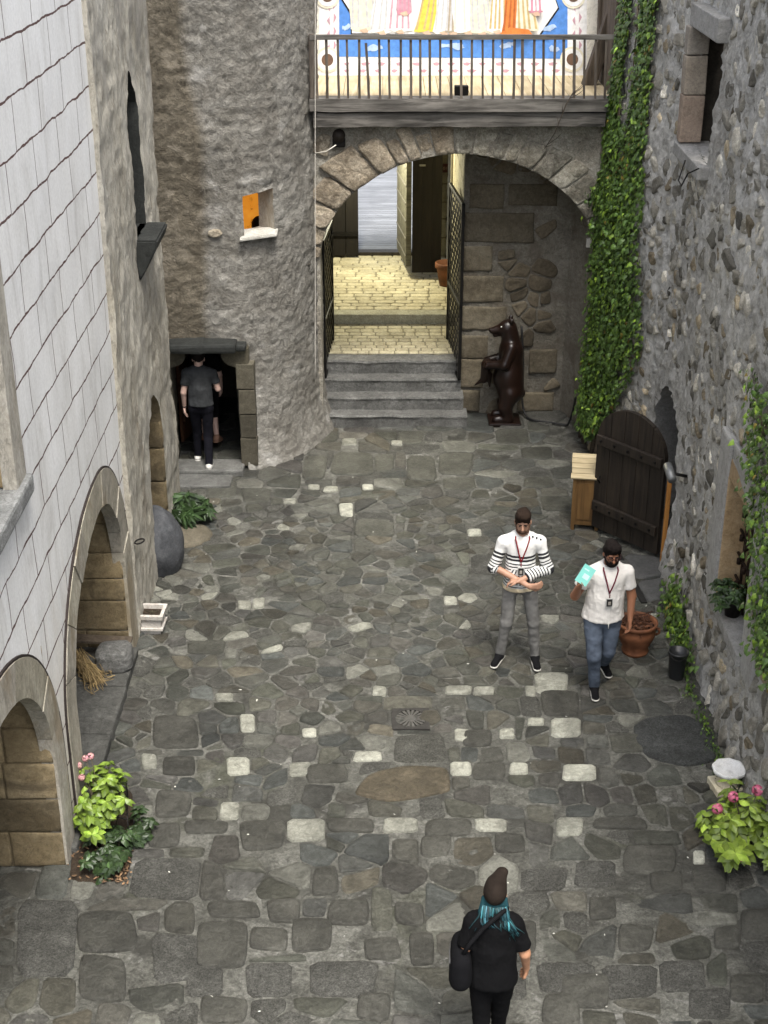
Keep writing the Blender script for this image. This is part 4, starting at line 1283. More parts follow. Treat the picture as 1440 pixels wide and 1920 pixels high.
# gallery: beams, floor, side
gal = thing('timber_gallery', 'timber gallery with a slatted railing above the arch', 'gallery', (1.0, 19.1, 4.4))
def beam(name, x0, x1, y0, y1, z0, z1, mat, seed, jit=.012):
    mb = MB(); n = 40; r = random.Random(seed)
    prof = [(y0, z0), (y0, z1), (y1, z1), (y1, z0)]
    vs = []
    sub = []
    for i in range(4):
        a, b = prof[i], prof[(i + 1) % 4]
        for k in range(4): sub.append((a[0] + (b[0] - a[0]) * k / 4, a[1] + (b[1] - a[1]) * k / 4))
    m = len(sub)
    for k in range(n + 1):
        for s in sub: vs.append((x0 + (x1 - x0) * k / n, s[0], s[1]))
    V = np.array(vs); q = V * np.array([.6, 2, 2]) + seed
    V[:, 1] += jit * 1.4 * fbm(q, 3, 4); V[:, 2] += jit * fbm(q + 7, 3, 4)
    fs = [[k * m + s, k * m + (s + 1) % m, (k + 1) * m + (s + 1) % m, (k + 1) * m + s] for k in range(n) for s in range(m)]
    fs += [list(range(m))[::-1], [n * m + s for s in range(m)]]
    mb.add(V, fs); return rel(mb.build(name, mat), gal)
beam('floor_beam', -.97, 2.93, 18.98, 19.25, 4.62, 4.78, m_oldwood, 1)
beam('lower_beam', -.93, 2.90, 19.03, 19.4, 4.42, 4.60, m_oldwood, 2, .03)
beam('handrail', -.95, 3.0, 19.0, 19.08, 5.515, 5.57, m_oldwood, 3, .006)
r = random.Random(4)
bal = None
for i in range(29):
    x = -.86 + i * .1335 + r.uniform(-.012, .012)
    lean = r.uniform(-.008, .008) - .0012 * i; top = 5.52
    if i == 5: lean, top = -.035, 5.47
    mb = MB(); hw, hd = r.uniform(.013, .018), .014
    vs = []
    for z, dx in ((4.77, 0), (5.0, lean * .3 + r.uniform(-.003, .003)), (5.25, lean * .6), (top, lean)):
        vs += [(x + dx - hw, 19.03 - hd, z), (x + dx + hw, 19.03 - hd, z), (x + dx + hw, 19.03 + hd, z), (x + dx - hw, 19.03 + hd, z)]
    fs = [[q * 4 + s, q * 4 + (s + 1) % 4, q * 4 + 4 + (s + 1) % 4, q * 4 + 4 + s] for q in range(3) for s in range(4)] + [[12, 13, 14, 15]]
    mb.add(vs, fs); rel(mb.build('baluster', m_oldwoodz), gal)
mb = MB(); mb.box((-.93, 19.04, 5.18), (.07, .07, .80), 0, bev=.008); rel(mb.build('end_post', m_oldwoodz), gal)
mb = MB(); x = -1.0
while x < 3.1:
    w = r.uniform(.16, .24); k = r.uniform(.85, 1.12)
    mb.box((x + w / 2, 20.15, 4.745), (w - .006, 1.86, .05), 0, bev=.004, tint=(k, k, k)); x += w
rel(mb.build('floorboards', m_floorwood), gal)
def timber(name, a, b, w, d, mat):
    a, b = Vector(a), Vector(b); v = (b - a); L = v.length
    rot = v.to_track_quat('Z', 'Y').to_matrix()
    mb = MB(); mb.box((a + b) / 2, (w, d, L), 0, rot, bev=.012); return rel(mb.build(name, mat), gal)
timber('diagonal_brace', wy(1092, 192, 20.2), wy(1178, -60, 20.2), .20, .18, m_brownwood)
timber('roof_post', wy(1128, 192, 20.7), wy(1140, -140, 20.7), .18, .18, m_brownwood)
mb = MB()
for i in range(7): mb.box((3.02, 19.45 + i * .24, 5.6), (.05, .23, 1.8), 0, bev=.004)
rel(mb.build('side_shade_boards', m_brownwood), gal)  # dark boards stand in for the shadow behind the timbers
mb = MB(); c = wy(1113, 150, 20.85); mb.box((c.x, 20.8, c.z - .02), (.16, .2, .2), 0, bev=.02); rel(mb.build('brace_foot', m_darkwood), gal)
# painted wall at the back of the gallery
YF = 20.98
fw = thing('painted_gallery_wall', 'bright wall painting of robed figures on blue with a white border behind the railing', 'mural', (.9, YF + .15, 4.75))
mb = MB(); mb.box((.9, YF + .2, 5.9), (4.6, .4, 2.9), 0)
m_fw = rock('cream_painted_plaster', [(.3, (.72, .68, .58)), (.6, (.84, .82, .74))], 1, .2, .01, .85, grain=.08)
rel(mb.build('wall', m_fw), fw)
def flat(mb, pts, mat, layer, tint=(1, 1, 1)):
    q = [wy(p[0], p[1], YF) for p in pts]
    n = len(q)
    mb.add([(p.x, YF - .004 * layer, p.z) for p in q], [list(range(n))], mat, tint)
def pm(name, col): return plain(name, col, .85, 0, .2, .16, 16)
pms = [pm('mural_white', (.80, .80, .80)), pm('mural_blue', (.10, .26, .66)), pm('mural_dark', (.02, .02, .025)), pm('mural_rose', (.55, .34, .40)), pm('mural_cream', (.74, .70, .56)),
       pm('mural_yellow', (.75, .58, .10)), pm('mural_pink', (.62, .28, .36)), pm('mural_taupe', (.40, .34, .26)), pm('mural_orange', (.68, .22, .06)), pm('mural_grey', (.55, .55, .56)),
       pm('mural_skin', (.66, .46, .34)), pm('mural_brown', (.16, .10, .07)), pm('mural_pale_blue', (.42, .56, .80)), pm('mural_ochre', (.55, .42, .20)), pm('mural_dark_orange', (.45, .13, .04))]
mb = MB()
T = -330
flat(mb, [(598, 142), (1100, 146), (1100, T), (598, T)], 0, 1)
flat(mb, [(636, 106), (1064, 110), (1064, T + 20), (636, T + 20)], 1, 2)
# pale frame with black zigzag outline behind the figures
r = random.Random(17)
hexa = [(660, 62), (1010, 66), (1046, 14), (1020, -60), (1046, -140), (1020, -240), (660, -240), (640, -140), (664, -60), (640, -6), (660, 26)]
c = (850, -80)
flat(mb, [(c[0] + (p[0] - c[0]) * 1.012, c[1] + (p[1] - c[1]) * 1.02) for p in hexa], 2, 3)
flat(mb, hexa, 0, 4)
flat(mb, [(640, 64), (1030, 68), (1030, 73), (640, 69)], 0, 5)
# clouds
for (x, y, s) in ((696, 90, 20), (850, 86, 22), (1026, 52, 18), (950, 84, 14), (1040, 90, 10), (650, 50, 8)):
    for k in range(4):
        ox, oy = r.uniform(-s, s) * .6, r.uniform(-3, 3)
        flat(mb, [(x + ox + s * .55 * math.cos(a), y + oy + 4 * math.sin(a) + 1.5 * math.sin(3 * a + k)) for a in [q * math.pi / 6 for q in range(12)]], 12, 3 + k * .1)
# robes: each a long flared polygon with fold strokes and a simple head above
def robe(x, w, foot, mat, fold, sway, lay):
    n = 9; L, Rr = [], []
    for k in range(n):
        t = k / (n - 1)
        yy = foot - 150 * t
        ww = w * (1 - .45 * t) * (1 + .10 * math.sin(t * 9 + x))
        cx = x + sway * math.sin(t * 2.2)
        L.append((cx - ww / 2, yy)); Rr.append((cx + ww / 2, yy))
    hem = [(x - w / 2 + w * q / 6, foot + r.uniform(0, 6)) for q in range(1, 6)]
    flat(mb, L[::-1] + hem + Rr, mat, lay)
    for f in range(4):
        t0 = -.42 + f * .27 + r.uniform(-.05, .05)
        a, b = [], []
        for k in range(n):
            t = k / (n - 1); yy = foot - 3 - 140 * t; ww = w * (1 - .45 * t)
            cx = x + sway * math.sin(t * 2.2) + t0 * ww
            hw = 1.7 * (1 - t) + .5
            a.append((cx - hw, yy)); b.append((cx + hw, yy))
        flat(mb, a + b[::-1], fold, lay + .3)
    # head
    hx = x + sway * math.sin(2.2); hy = foot - 170
    flat(mb, [(hx + 13 * math.cos(q * math.pi / 7), hy + 17 * math.sin(q * math.pi / 7)) for q in range(14)], 10, lay + .4)
    flat(mb, [(hx + 14 * math.cos(q * math.pi / 7), hy - 8 - abs(10 * math.sin(q * math.pi / 7))) for q in range(8)], 11, lay + .5)
    flat(mb, [(x - 9, foot + 2), (x - 2, foot + 7), (x + 8, foot + 6), (x + 4, foot - 2)], 10, lay + .6)
for args in [(683, 56, 54, 4, 9, -4, 5), (716, 44, 58, 0, 9, 6, 6), (750, 46, 56, 0, 3, 2, 7), (758, 30, 22, 6, 3, 0, 8), (800, 44, 58, 5, 13, 12, 9), (832, 40, 58, 0, 9, 4, 10), (850, 30, 60, 7, 9, 2, 11),
             (878, 60, 58, 0, 4, -4, 12), (905, 44, 60, 4, 9, -6, 13), (932, 36, 56, 0, 13, 2, 14), (958, 36, 60, 8, 14, 4, 15), (988, 40, 56, 4, 13, -6, 16), (1004, 28, 22, 6, 0, -2, 17)]:
    robe(*args)
flat(mb, [(936, 62), (955, 50), (990, 54), (998, 64), (970, 68)], 8, 18)
# borders: rose dots along the foot and up both sides, roundels at the corners
for row in (120, 133):
    x = 645
    while x < 1060:
        w = r.uniform(10, 20); flat(mb, [(x, row - 2), (x + w * .5, row - 3.5), (x + w, row - 2), (x + w * .6, row + 3), (x + 2, row + 2)], 3, 2); x += w + r.uniform(12, 22)
for xc in (622, 1082):
    y = 90
    while y > T:
        flat(mb, [(xc - 9, y), (xc - 4, y - 8), (xc - 3, y + 10)], 3, 2); flat(mb, [(xc + 9, y - 6), (xc + 4, y - 14), (xc + 3, y + 6)], 3, 2); y -= 26
for (xc, yc) in ((614, 112), (1073, 111), (1075, -8), (614, -8)):
    circ = lambda rr: [(xc + rr * math.cos(q * math.pi / 12), yc + 1.05 * rr * math.sin(q * math.pi / 12)) for q in range(24)]
    flat(mb, circ(23), 4, 3); flat(mb, circ(19), 0, 3.5); flat(mb, circ(11), 11, 4)
rel(mb.build('painting', pms), fw)
# floodlight on the gallery floor
fl = thing('floodlight', 'small black floodlight box standing on the gallery floor behind the railing', 'floodlight', wy(865, 180, 19.3))
c = wy(865, 169, 19.28); mb = MB(); mb.box(c, (.185, .10, .12), 0, bev=.01); rel(mb.build('housing', m_iron), fl)
mb = MB(); mb.box((c.x, c.y, c.z - .085), (.10, .03, .07), 0, bev=.005); rel(mb.build('bracket', m_iron), fl)
# beam hole with log end, sensor box, wire, twig
mb = MB(); c = wy(635, 256, 19.12); mb.tube([(c.x, 19.125, c.z), (c.x, 19.5, c.z)], .085, 14); mb.box((c.x, 19.32, c.z - .09), (.17, .36, .12), 1, bev=.02)
rel(mb.build('beam_end', [m_darkwood, m_iron]), gate)
mb = MB(); mb.tube([wy(592, 287, 19.1), wy(612, 284, 19.06), wy(630, 272, 19.03)], .008, 5)
tag(mb.build('short_wire', plain('pale_wire', (.6, .57, .5), .6)), 'short pale wire running from the beam end to the tower edge', 'wire')
c = wy(1104, 455, 19.55); mb = MB(); mb.box(c, (.07, .06, .13), 0, bev=.012)
tag(mb.build('sensor_box', plain('white_plastic', (.62, .6, .55), .5)), 'tiny white sensor box under the right haunch of the arch', 'sensor')
tw = MB(); r = random.Random(3)
main = [wy(1078, 168, 18.93), wy(1062, 195, 18.9), wy(1050, 225, 18.9), wy(1040, 250, 18.93), wy(1020, 280, 19.0)]
tw.tube(main, [.009, .009, .008, .007, .004], 5)
for k in range(9):
    a = main[k % 4].lerp(main[k % 4 + 1], r.random()); d = Vector((r.uniform(-.02, .22), r.uniform(-.05, .03), r.uniform(0, .14)))
    tw.tube([a, a + d * .6, a + d + Vector((0, 0, .02))], [.005, .004, .002], 4)
tag(tw.build('dry_twig', plain('twig_bark', (.05, .04, .03), .9)), 'dry bare twig hanging over the gallery beam on the right', 'twig')

# ------------------------------------------------------------------ right: rubble wall building
RPTS = np.array([[3.42, 5.0], [3.38, 9.0], [3.34, 12.0], [3.36, 15.0], [3.40, 16.4], [3.24, 17.3], [3.06, 18.3], [2.94, 19.25]])
rl = np.concatenate([[0], np.cumsum(np.hypot(*(RPTS[1:] - RPTS[:-1]).T))])
def rfun(u):
    x = np.interp(u, rl, RPTS[:, 0]); y = np.interp(u, rl, RPTS[:, 1]); d = .15
    dx = np.interp(u + d, rl, RPTS[:, 0]) - np.interp(u - d, rl, RPTS[:, 0]); dy = np.interp(u + d, rl, RPTS[:, 1]) - np.interp(u - d, rl, RPTS[:, 1])
    L = np.hypot(dx, dy); return x, y, -dy / L, dx / L
def ru(Y): return float(np.interp(Y, RPTS[:, 1], rl))
def right_map(u, v, w):
    x, y, nx, ny = rfun(u)
    fl = .10 * np.clip(1 - v / 1.3, 0, 1) ** 2 - .02 * np.clip(v - 3, 0, 9)
    return np.stack([x + nx * (w + fl), y + ny * (w + fl), v], 1)
def rd(u, v):
    q = np.stack([u, v, np.full(len(u), 11.0)], 1)
    n1 = fbm(q, 1.2, 3)
    return .045 * n1 + .055 * fbm(q, 5.5, 4, .62, True) * (.55 + .6 * np.clip(fbm(q, .6, 2) + .4, 0, 1)) + .014 * fbm(q, 22.0, 3) - .03
UW = (ru(14.95), ru(16.05), lambda u: 4.80, lambda u: 6.02)
LWN = (ru(11.25), ru(12.35), lambda u: 1.12, lambda u: 2.42)
RD = (ru(14.92), ru(16.62), None, arch_top((ru(14.92) + ru(16.62)) / 2, (ru(16.62) - ru(14.92)) / 2, 1.05, 1.97, 2.0))
rub = thing('rubble_house', 'tall grey rubble stone house wall with arched doorway and two deep windows on the right', 'house', (3.4, 13, 0))
us = np.arange(rl[0], rl[-1], .042)
P, Fc, outs = column_wall(us, -.08, 9.6, [UW, LWN, RD], right_map, rd, .042)
rb = MB(); rb.add(P, [f[::-1] for f in Fc], 0, (1, 1, 1), True)
rel(rb.build('wall', m_rubble), rub)
r = random.Random(77)
sites = row_sites(rl[0], rl[-1], 0.05, 7.6, lambda v: .165, lambda v: .24, lambda v: .35, r)
st = new_store()
holes = [(o[0] - .28, o[1] + .28, (0 if o[2] is None else o[2](0)) - .3, o[3]((o[0] + o[1]) / 2) + .3) for o in (UW, LWN, RD)]
dens = fbm(np.array([[s[0], s[1], 3.0] for s in sites]), .55, 3)
zs = rd(np.array([s[0] for s in sites]), np.array([s[1] for s in sites]))
for i, (s, poly) in enumerate(zip(sites, cells(sites, .010, .34))):
    if poly is None or abs(area(poly)) < .004: continue
    if any(h[0] < s[0] < h[1] and h[2] < s[1] < h[3] for h in holes): continue
    if r.random() > .74 + .5 * dens[i] + (.2 if s[1] < 1.2 else 0): continue
    k = math.exp(r.gauss(0, .35)); q = r.random()
    t = (k, k, .97 * k) if q < .38 else ((1.3 * k, 1.15 * k, .9 * k) if q < .5 else (1.9 * k, 1.9 * k, 1.86 * k))
    c = np.mean(poly, 0); f = r.uniform(.66, 1.0)
    poly = [tuple(c + (np.array(p) - c) * f) for p in poly]
    stone(st, poly, r.uniform(.0, .035), r, t, .05, 0, 1 if r.random() < .7 else 2, .016, .2, .9, .09, float(zs[i]) - .006)
sb = MB(); add_store(sb, st, right_map)
sb.f = [f[::-1] for f in sb.f]
rel(sb.build('rubble_stones', m_rubstone), rub)
def box_between(mb, p, d, mat=0, tint=(1, 1, 1), bev=.015, jit=.006):
    mb.box(p, d, mat, None, tint, bev, jit, r)
# upper window: pinkish dressed jamb, grey lintel and sill
wu = MB()
zz = 4.80
for h, t in ((.52, (1.0, .86, .76)), (.42, (.95, .9, .82)), (.30, (.8, .8, .78))):
    box_between(wu, (3.40, 16.14, zz + h / 2), (.24, .20, h - .012), 0, t); zz += h
wfo = rel(wu.build('window_frame', rock('dressed_jamb', [(.3, (.19, .165, .14)), (.5, (.29, .26, .225)), (.7, (.38, .345, .305))], 1.3, .4, .02, .85, True, grain=.2)), rub)
m_lint = rock('grey_lintel', [(.3, (.17, .165, .155)), (.5, (.27, .265, .25)), (.7, (.37, .365, .35))], 1.5, .6, .02, .88, grain=.25)
wl = MB(); box_between(wl, (3.52, 15.5, 6.15), (.42, 1.4, .24)); rel(wl.build('lintel', m_lint), rub)
ws = MB(); box_between(ws, (3.46, 15.55, 4.72), (.40, 1.36, .14)); rel(ws.build('window_sill', m_lint), rub)
wg = MB(); wg.add([(3.86, 14.7, 4.0), (3.86, 18.2, 4.0), (3.86, 18.2, 7.0), (3.86, 14.7, 7.0)], [[0, 3, 2, 1]]); wg.add([(3.5, 14.7, 4.62), (3.5, 18.2, 4.62), (3.86, 18.2, 4.62), (3.86, 14.7, 4.62)], [[0, 1, 2, 3]]); wg.add([(3.53, 16.28, 4.0), (3.9, 16.28, 4.0), (3.9, 16.28, 7.0), (3.53, 16.28, 7.0)], [[0, 1, 2, 3]]); rel(wg.build('opening_shade', m_dark), rub)  # dark sheets paint the shade inside the upper window
cw = MB()
q0 = wx(1290, 325, 3.16); q1 = wx(1272, 338, 3.14); q2 = wx(1278, 348, 3.12); q3 = wx(1310, 316, 3.2); q4 = wx(1285, 300, 3.2)
cw.tube([q4, q1, q2, q0, q3], .008, 5); rel(cw.build('loose_cable', m_iron), rub)
# lower window: flat grey plaster round it, ochre jamb, iron grille
wp = MB()
for (y0, y1, z0, z1) in ((12.33, 12.78, .95, 2.75), (10.85, 11.27, .95, 2.75), (11.27, 12.33, 2.40, 2.78)):
    wp.box((3.322, (y0 + y1) / 2, (z0 + z1) / 2), (.10, y1 - y0, z1 - z0), 0, bev=.03, jit=.025, rng=r)
rel(wp.build('plaster_surround', rock('grey_cement_plaster', [(.3, (.24, .235, .22)), (.5, (.34, .335, .32)), (.7, (.43, .425, .41))], .9, .35, .02, .9, grain=.15)), rub)
wj = MB(); box_between(wj, (3.56, 12.42, 1.76), (.55, .18, 1.3), 0, (1, 1, 1)); box_between(wj, (3.56, 11.17, 1.76), (.55, .18, 1.3), 0, (.8, .8, .8)); box_between(wj, (3.56, 11.8, 2.5), (.55, 1.1, .2), 0, (.7, .7, .7))
rel(wj.build('window_jamb', rock('ochre_plaster', [(.3, (.26, .17, .085)), (.5, (.42, .30, .17)), (.7, (.52, .41, .27))], 1.6, .4, .02, .9, True, grain=.2)), rub)
ws = MB(); box_between(ws, (3.50, 11.8, 1.06), (.52, 1.2, .12)); rel(ws.build('window_sill', m_lint), rub)
wg = MB(); wg.add([(3.84, 11.0, 1.0), (3.84, 12.5, 1.0), (3.84, 12.5, 2.6), (3.84, 11.0, 2.6)], [[0, 3, 2, 1]]); rel(wg.build('opening_shade', m_dark), rub)  # dark sheet paints the shade behind the grille
gm = MB()
for y in (11.45, 11.7, 11.95, 12.15): gm.tube([(3.46, y, 1.12), (3.46, y, 2.40)], .016, 6)
for z in (1.35, 1.6, 1.85, 2.1, 2.3): gm.tube([(3.455, 11.27, z), (3.455, 12.33, z)], .016, 6)
for y in (11.45, 11.7, 11.95, 12.15):
    for z in (1.35, 1.6, 1.85, 2.1, 2.3): gm.tube([(3.42, y, z - .03), (3.42, y, z + .03)], .022, 6)
rel(gm.build('iron_grille', m_rust), rub)
# doorway with rounded head
dr = MB(); reveal(dr, outs[2], right_map, rd, .55, 3, 0, .01); rel(dr.build('doorway', m_lint), rub)
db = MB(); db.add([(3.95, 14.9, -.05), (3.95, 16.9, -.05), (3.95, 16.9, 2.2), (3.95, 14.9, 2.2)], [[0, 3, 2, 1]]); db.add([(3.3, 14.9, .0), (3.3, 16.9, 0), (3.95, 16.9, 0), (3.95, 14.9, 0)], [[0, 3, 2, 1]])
rel(db.build('opening_shade', m_dark), rub)  # dark sheets paint the shade inside the doorway
# the door leaf, swung out into the court
hinge = Vector((3.30, 15.22, .05)); free = Vector((2.62, 16.02, .05)); dvec = (free - hinge); dvec.z = 0; DL = dvec.length; dvec.normalize()
ang = math.atan2(dvec.y, dvec.x); rot = Matrix.Rotation(ang, 3, 'Z')
def leaf_top(u): return 1.24 + .46 * math.sqrt(max(0, 1 - ((u - DL / 2) / (DL / 2)) ** 2))
mb = MB(); nb_ = 5
for i in range(nb_):
    u0, u1 = DL * i / nb_ + .004, DL * (i + 1) / nb_ - .004; k = 6
    vs = []
    for w in (-.03, .03):
        for q in range(k + 1):
            u = u0 + (u1 - u0) * q / k; vs += [hinge + dvec * u + Vector((-dvec.y, dvec.x, 0)) * w + Vector((0, 0, z)) for z in (.03, leaf_top(u))]
    n = (k + 1) * 2; fs = []
    for q in range(k): fs += [[2 * q, 2 * q + 1, 2 * q + 3, 2 * q + 2], [n + 2 * q, n + 2 * q + 2, n + 2 * q + 3, n + 2 * q + 1], [2 * q + 1, n + 2 * q + 1, n + 2 * q + 3, 2 * q + 3]]
    fs += [[0, n, n + 1, 1], [2 * k, 2 * k + 1, n + 2 * k + 1, n + 2 * k]]
    mb.add(vs, fs)
door = rel(mb.build('door', m_darkwood), rub)
nrm = Vector((-dvec.y, dvec.x, 0)); 
if nrm.y > 0: nrm = -nrm
for z, zr in ((.34, .0), (1.22, .0)):
    mb = MB(); mb.box(hinge + dvec * (DL / 2) + nrm * .055 + Vector((0, 0, z)), (DL * .96, .05, .13), 0, rot, bev=.015)
    o = mb.build('ledge', m_darkwood); o.parent = door; o.matrix_parent_inverse = Matrix.Translation(-Vector(rub.location)); o.matrix_parent_inverse = Matrix.Identity(4)
for z in (.34, 1.22):
    for u in (.1, .3, .5, .7, .9):
        mb = MB(); mb.box(hinge + dvec * DL * u + nrm * .085 + Vector((0, 0, z)), (.03, .02, .03), 0, rot, bev=.006)
        o = mb.build('nail', m_iron); o.parent = door; o.matrix_parent_inverse = door.matrix_parent_inverse.copy() if False else Matrix.Identity(4)
mb = MB(); mb.tube([hinge + dvec * (DL * .9) + nrm * .05 + Vector((0, 0, .75 + .0)), hinge + dvec * (DL * .9) + nrm * .1 + Vector((0, 0, .72)), hinge + dvec * (DL * .9) + nrm * .05 + Vector((0, 0, .66))], .012, 6)
o = mb.build('handle', m_iron); o.parent = door
mb = MB(); mb.box((3.33, 15.10, .58), (.05, .05, 1.15), 0, bev=.006); rel(mb.build('door_post', wood('orange_post', (.35, .14, .03), (.55, .26, .07), 'Z', 1, .2, .6)), rub)
# slab apron and gutter in front of the door
mb = MB()
for pts in ([(1168, 1040), (1240, 1046), (1252, 1080), (1190, 1090)], [(1192, 1093), (1254, 1084), (1258, 1125), (1214, 1130)]):
    st = new_store(); stone(st, [tuple(gp(*p)[:2]) for p in pts][::-1], .035, r, (1, 1, 1), .03, 0, 1, .006, .0, .9, .02); add_store(mb, st, ground_map)
tag(mb.build('door_apron', rock('apron_slab', [(.3, (.05, .05, .048)), (.5, (.085, .085, .082)), (.7, (.13, .13, .127))], 1.5, .5, .02, .7, grain=.25)), 'two smooth grey slabs laid before the open dark door', 'paving slabs')
mb = MB(); a, b = gp(1158, 1040), gp(1208, 1133); mb.box((a + b) / 2 + Vector((0, 0, .012)), ((b - a).length, .07, .03), 0, Matrix.Rotation(math.atan2(b.y - a.y, b.x - a.x), 3, 'Z'), bev=.004)
tag(mb.build('gutter_channel', plain('gutter_iron', (.018, .017, .016), .6, .2)), 'narrow black gutter channel beside the slabs at the open door', 'gutter')
# wall lamp by the door
c = wx(1268, 890, 3.22); wlamp = thing('wall_lamp', 'grey cylindrical lamp fixed to the rubble wall beside the dark door', 'lamp', c)
mb = MB(); mb.tube([c + Vector((-.06, -.10, -.02)), c + Vector((-.08, .12, .06))], .05, 12); rel(mb.build('lamp_head', plain('grey_metal', (.20, .205, .205), .45, .5)), wlamp)
mb = MB(); mb.tube([c + Vector((-.06, 0, .02)), c + Vector((.12, 0, -.02))], .018, 6); rel(mb.build('bracket', m_iron), wlamp)

# ------------------------------------------------------------------ foliage
def leaf_mat(name, c1, c2, rough=.45, trans=.12):
    m, nt, b = newmat(name)
    at = nd(nt, 'ShaderNodeAttribute', attribute_name='tint')
    n = noise_(nt, coords(nt), 14, 4, .6)
    c = mixc(nt, rng01(nt, n, .3, .7), c1, c2)
    c = mixc(nt, 1.0, c, at.outputs['Color'], 'MULTIPLY')
    nt.links.new(c, b.inputs['Base Color'])
    b.inputs['Roughness'].default_value = rough
    b.inputs['Specular IOR Level'].default_value = .45
    b.inputs['Subsurface Weight'].default_value = 0
    return m
m_ivy = leaf_mat('ivy_leaf', (.038, .080, .017), (.095, .160, .032))
m_yel = leaf_mat('yellow_green_leaf', (.115, .185, .020), (.24, .325, .045))
m_grn = leaf_mat('garden_leaf', (.018, .036, .012), (.038, .066, .022))
m_stem = plain('stem', (.07, .06, .035), .8)
m_bark = plain('ivy_bark', (.09, .07, .05), .9, var=.4, sc=20)
def leaf(mb, c, nrm, up, L, W, tint, fold=.25, shape=0, mat=0):
    """one bent leaf: c its stalk end, nrm the way its face looks, up the way its tip points"""
    nrm = nrm.normalized(); up = (up - nrm * up.dot(nrm)).normalized(); sx = up.cross(nrm)
    if shape == 0:      # lobed, ivy-like
        o = [(0, 0, 0), (-.5, .12, -fold * .5), (-.38, .5, -fold * .3), (0, 1, -.15), (.38, .5, -fold * .3), (.5, .12, -fold * .5)]; mid = (0, .42, .08)
    else:               # pointed oval
        o = [(0, 0, 0), (-.36, .22, -fold * .4), (-.5, .5, -fold * .5), (-.3, .8, -fold * .5), (0, 1.05, -.25), (.3, .8, -fold * .5), (.5, .5, -fold * .5), (.36, .22, -fold * .4)]; mid = (0, .5, .06)
    P = [c + sx * (p[0] * W) + up * (p[1] * L) + nrm * (p[2] * L) for p in o + [mid]]
    n = len(o)
    mb.add(P, [[i, (i + 1) % n, n] for i in range(n)], mat, tint, False)
def ivy(name, label, strips, count, seed, size=(.045, .085), group=None, wmap=right_map, base=.03, upb=0.0):
    """strips: function (rng) -> (u, v, density01)"""
    rr = random.Random(seed); t = thing(name, label, 'ivy', (0, 0, 0))
    U, V = [], []
    while len(U) < count:
        u, v, d = strips(rr)
        if rr.random() < d: U.append(u); V.append(v)
    U, V = np.array(U), np.array(V)
    W = np.array([abs(rr.gauss(0, .06)) * (1.0 if v_ < 3.6 else .45) + base for v_ in V])
    cl = fbm(np.stack([U, V, W * 0 + seed], 1), 2.2, 3)
    W = W + .08 * np.clip(cl, 0, 1) * np.where(V < 3.8, 1, .3)
    P0 = wmap(U, V, W); P1 = wmap(U, V, W + .1)
    mb = MB()
    for i in range(len(U)):
        n = Vector(P1[i] - P0[i]).normalized()
        n = (n + Vector((rr.gauss(0, .35), rr.gauss(0, .35), rr.uniform(-.1, .9)))).normalized()
        up = Vector((rr.gauss(0, .5), rr.gauss(0, .5), -1))
        L = rr.uniform(*size); k = math.exp(rr.gauss(0, .25))
        young = rr.random() < .16; dead = rr.random() < .013
        if rr.random() < .25: L *= rr.uniform(.45, .75)
        leaf(mb, Vector(P0[i]), n, up, L, L * rr.uniform(.85, 1.15), (2.4 * k, 1.0 * k, .9 * k) if dead else (2.6 * k, 2.3 * k, 1.3 * k) if young else (k, k, k * rr.uniform(.8, 1.1)))
    rel(mb.build('leaves', m_ivy), t)
    return t
uY = lambda Y: ru(Y)
# edges of the ivy column as seen: left and right limits by height (in metres along the wall from the arch corner)
def main_strip(rr):
    v = rr.uniform(.25, 7.4)
    lim = np.interp(v, [0, .8, 2.0, 3.2, 4.3, 5.2, 6.2, 7.4], [.4, 1.3, 2.2, 2.0, 1.7, 1.5, 1.4, 1.3])
    off = np.interp(v, [0, .8, 2.0, 3.2, 4.3, 5.2, 7.4], [.2, .12, .05, .0, .05, .2, .4])
    s = rr.uniform(off, off + lim)
    d = 1.0
    if v > 3.9:
        q = (s - off) / lim                       # two runners with bare wall between them higher up
        d = 1.0 if (q < .27 or .62 < q < .90) else (.05 if q <= .62 else .3)
        if v < 4.6: d = max(d, .55)
    elif s > off + lim * .8: d = .45
    return rl[-1] - s, v, d
iv = ivy('ivy', 'dense column of green ivy climbing the corner between the arch and the rubble wall', main_strip, 12500, 5, (.045, .095))
mb = MB(); rr = random.Random(2)
for k in range(9):
    s0 = rr.uniform(.1, 1.0); pts = []
    for j in range(22):
        v = .0 + j * .34; s0 += rr.uniform(-.06, .06)
        pts.append(Vector(right_map(np.array([rl[-1] - s0]), np.array([v]), np.array([.03]))[0]))
    mb.tube(pts, [max(.006, .028 * (1 - j / 24)) for j in range(22)], 5)
rel(mb.build('stems', m_bark), iv)
iv2 = ivy('ivy', 'hanging sheet of ivy on the near end of the rubble wall beside the grilled window', lambda rr: (lambda v: (ru(rr.uniform(9.6, 10.98 + (v - 1.54) * .57 - .16 * abs(math.sin(v * 5.3)))), v, 1.0))(rr.uniform(1.45, 3.6)), 3200, 8, (.04, .08))
ivy('wall_plant', 'leafy creeper at the wall foot behind the terracotta pot', lambda rr: (lambda a: (ru(13.7 + rr.gauss(0, .24)), a, 1.0))(abs(rr.gauss(.12, .17)) + .02), 480, 9, (.05, .10), base=.02)
ivy('wall_plant', 'small leafy weed at the wall foot above the black bucket', lambda rr: (ru(12.95 + rr.gauss(0, .22)), abs(rr.gauss(.12, .14)), 1.0), 240, 10, (.05, .09), base=.06)
ivy('wall_moss', 'strip of mossy weeds along the rubble wall foot behind the birdbath', lambda rr: (ru(rr.uniform(10.6, 12.4)), abs(rr.gauss(.0, .05)), 1.0), 420, 11, (.02, .05), base=.06)
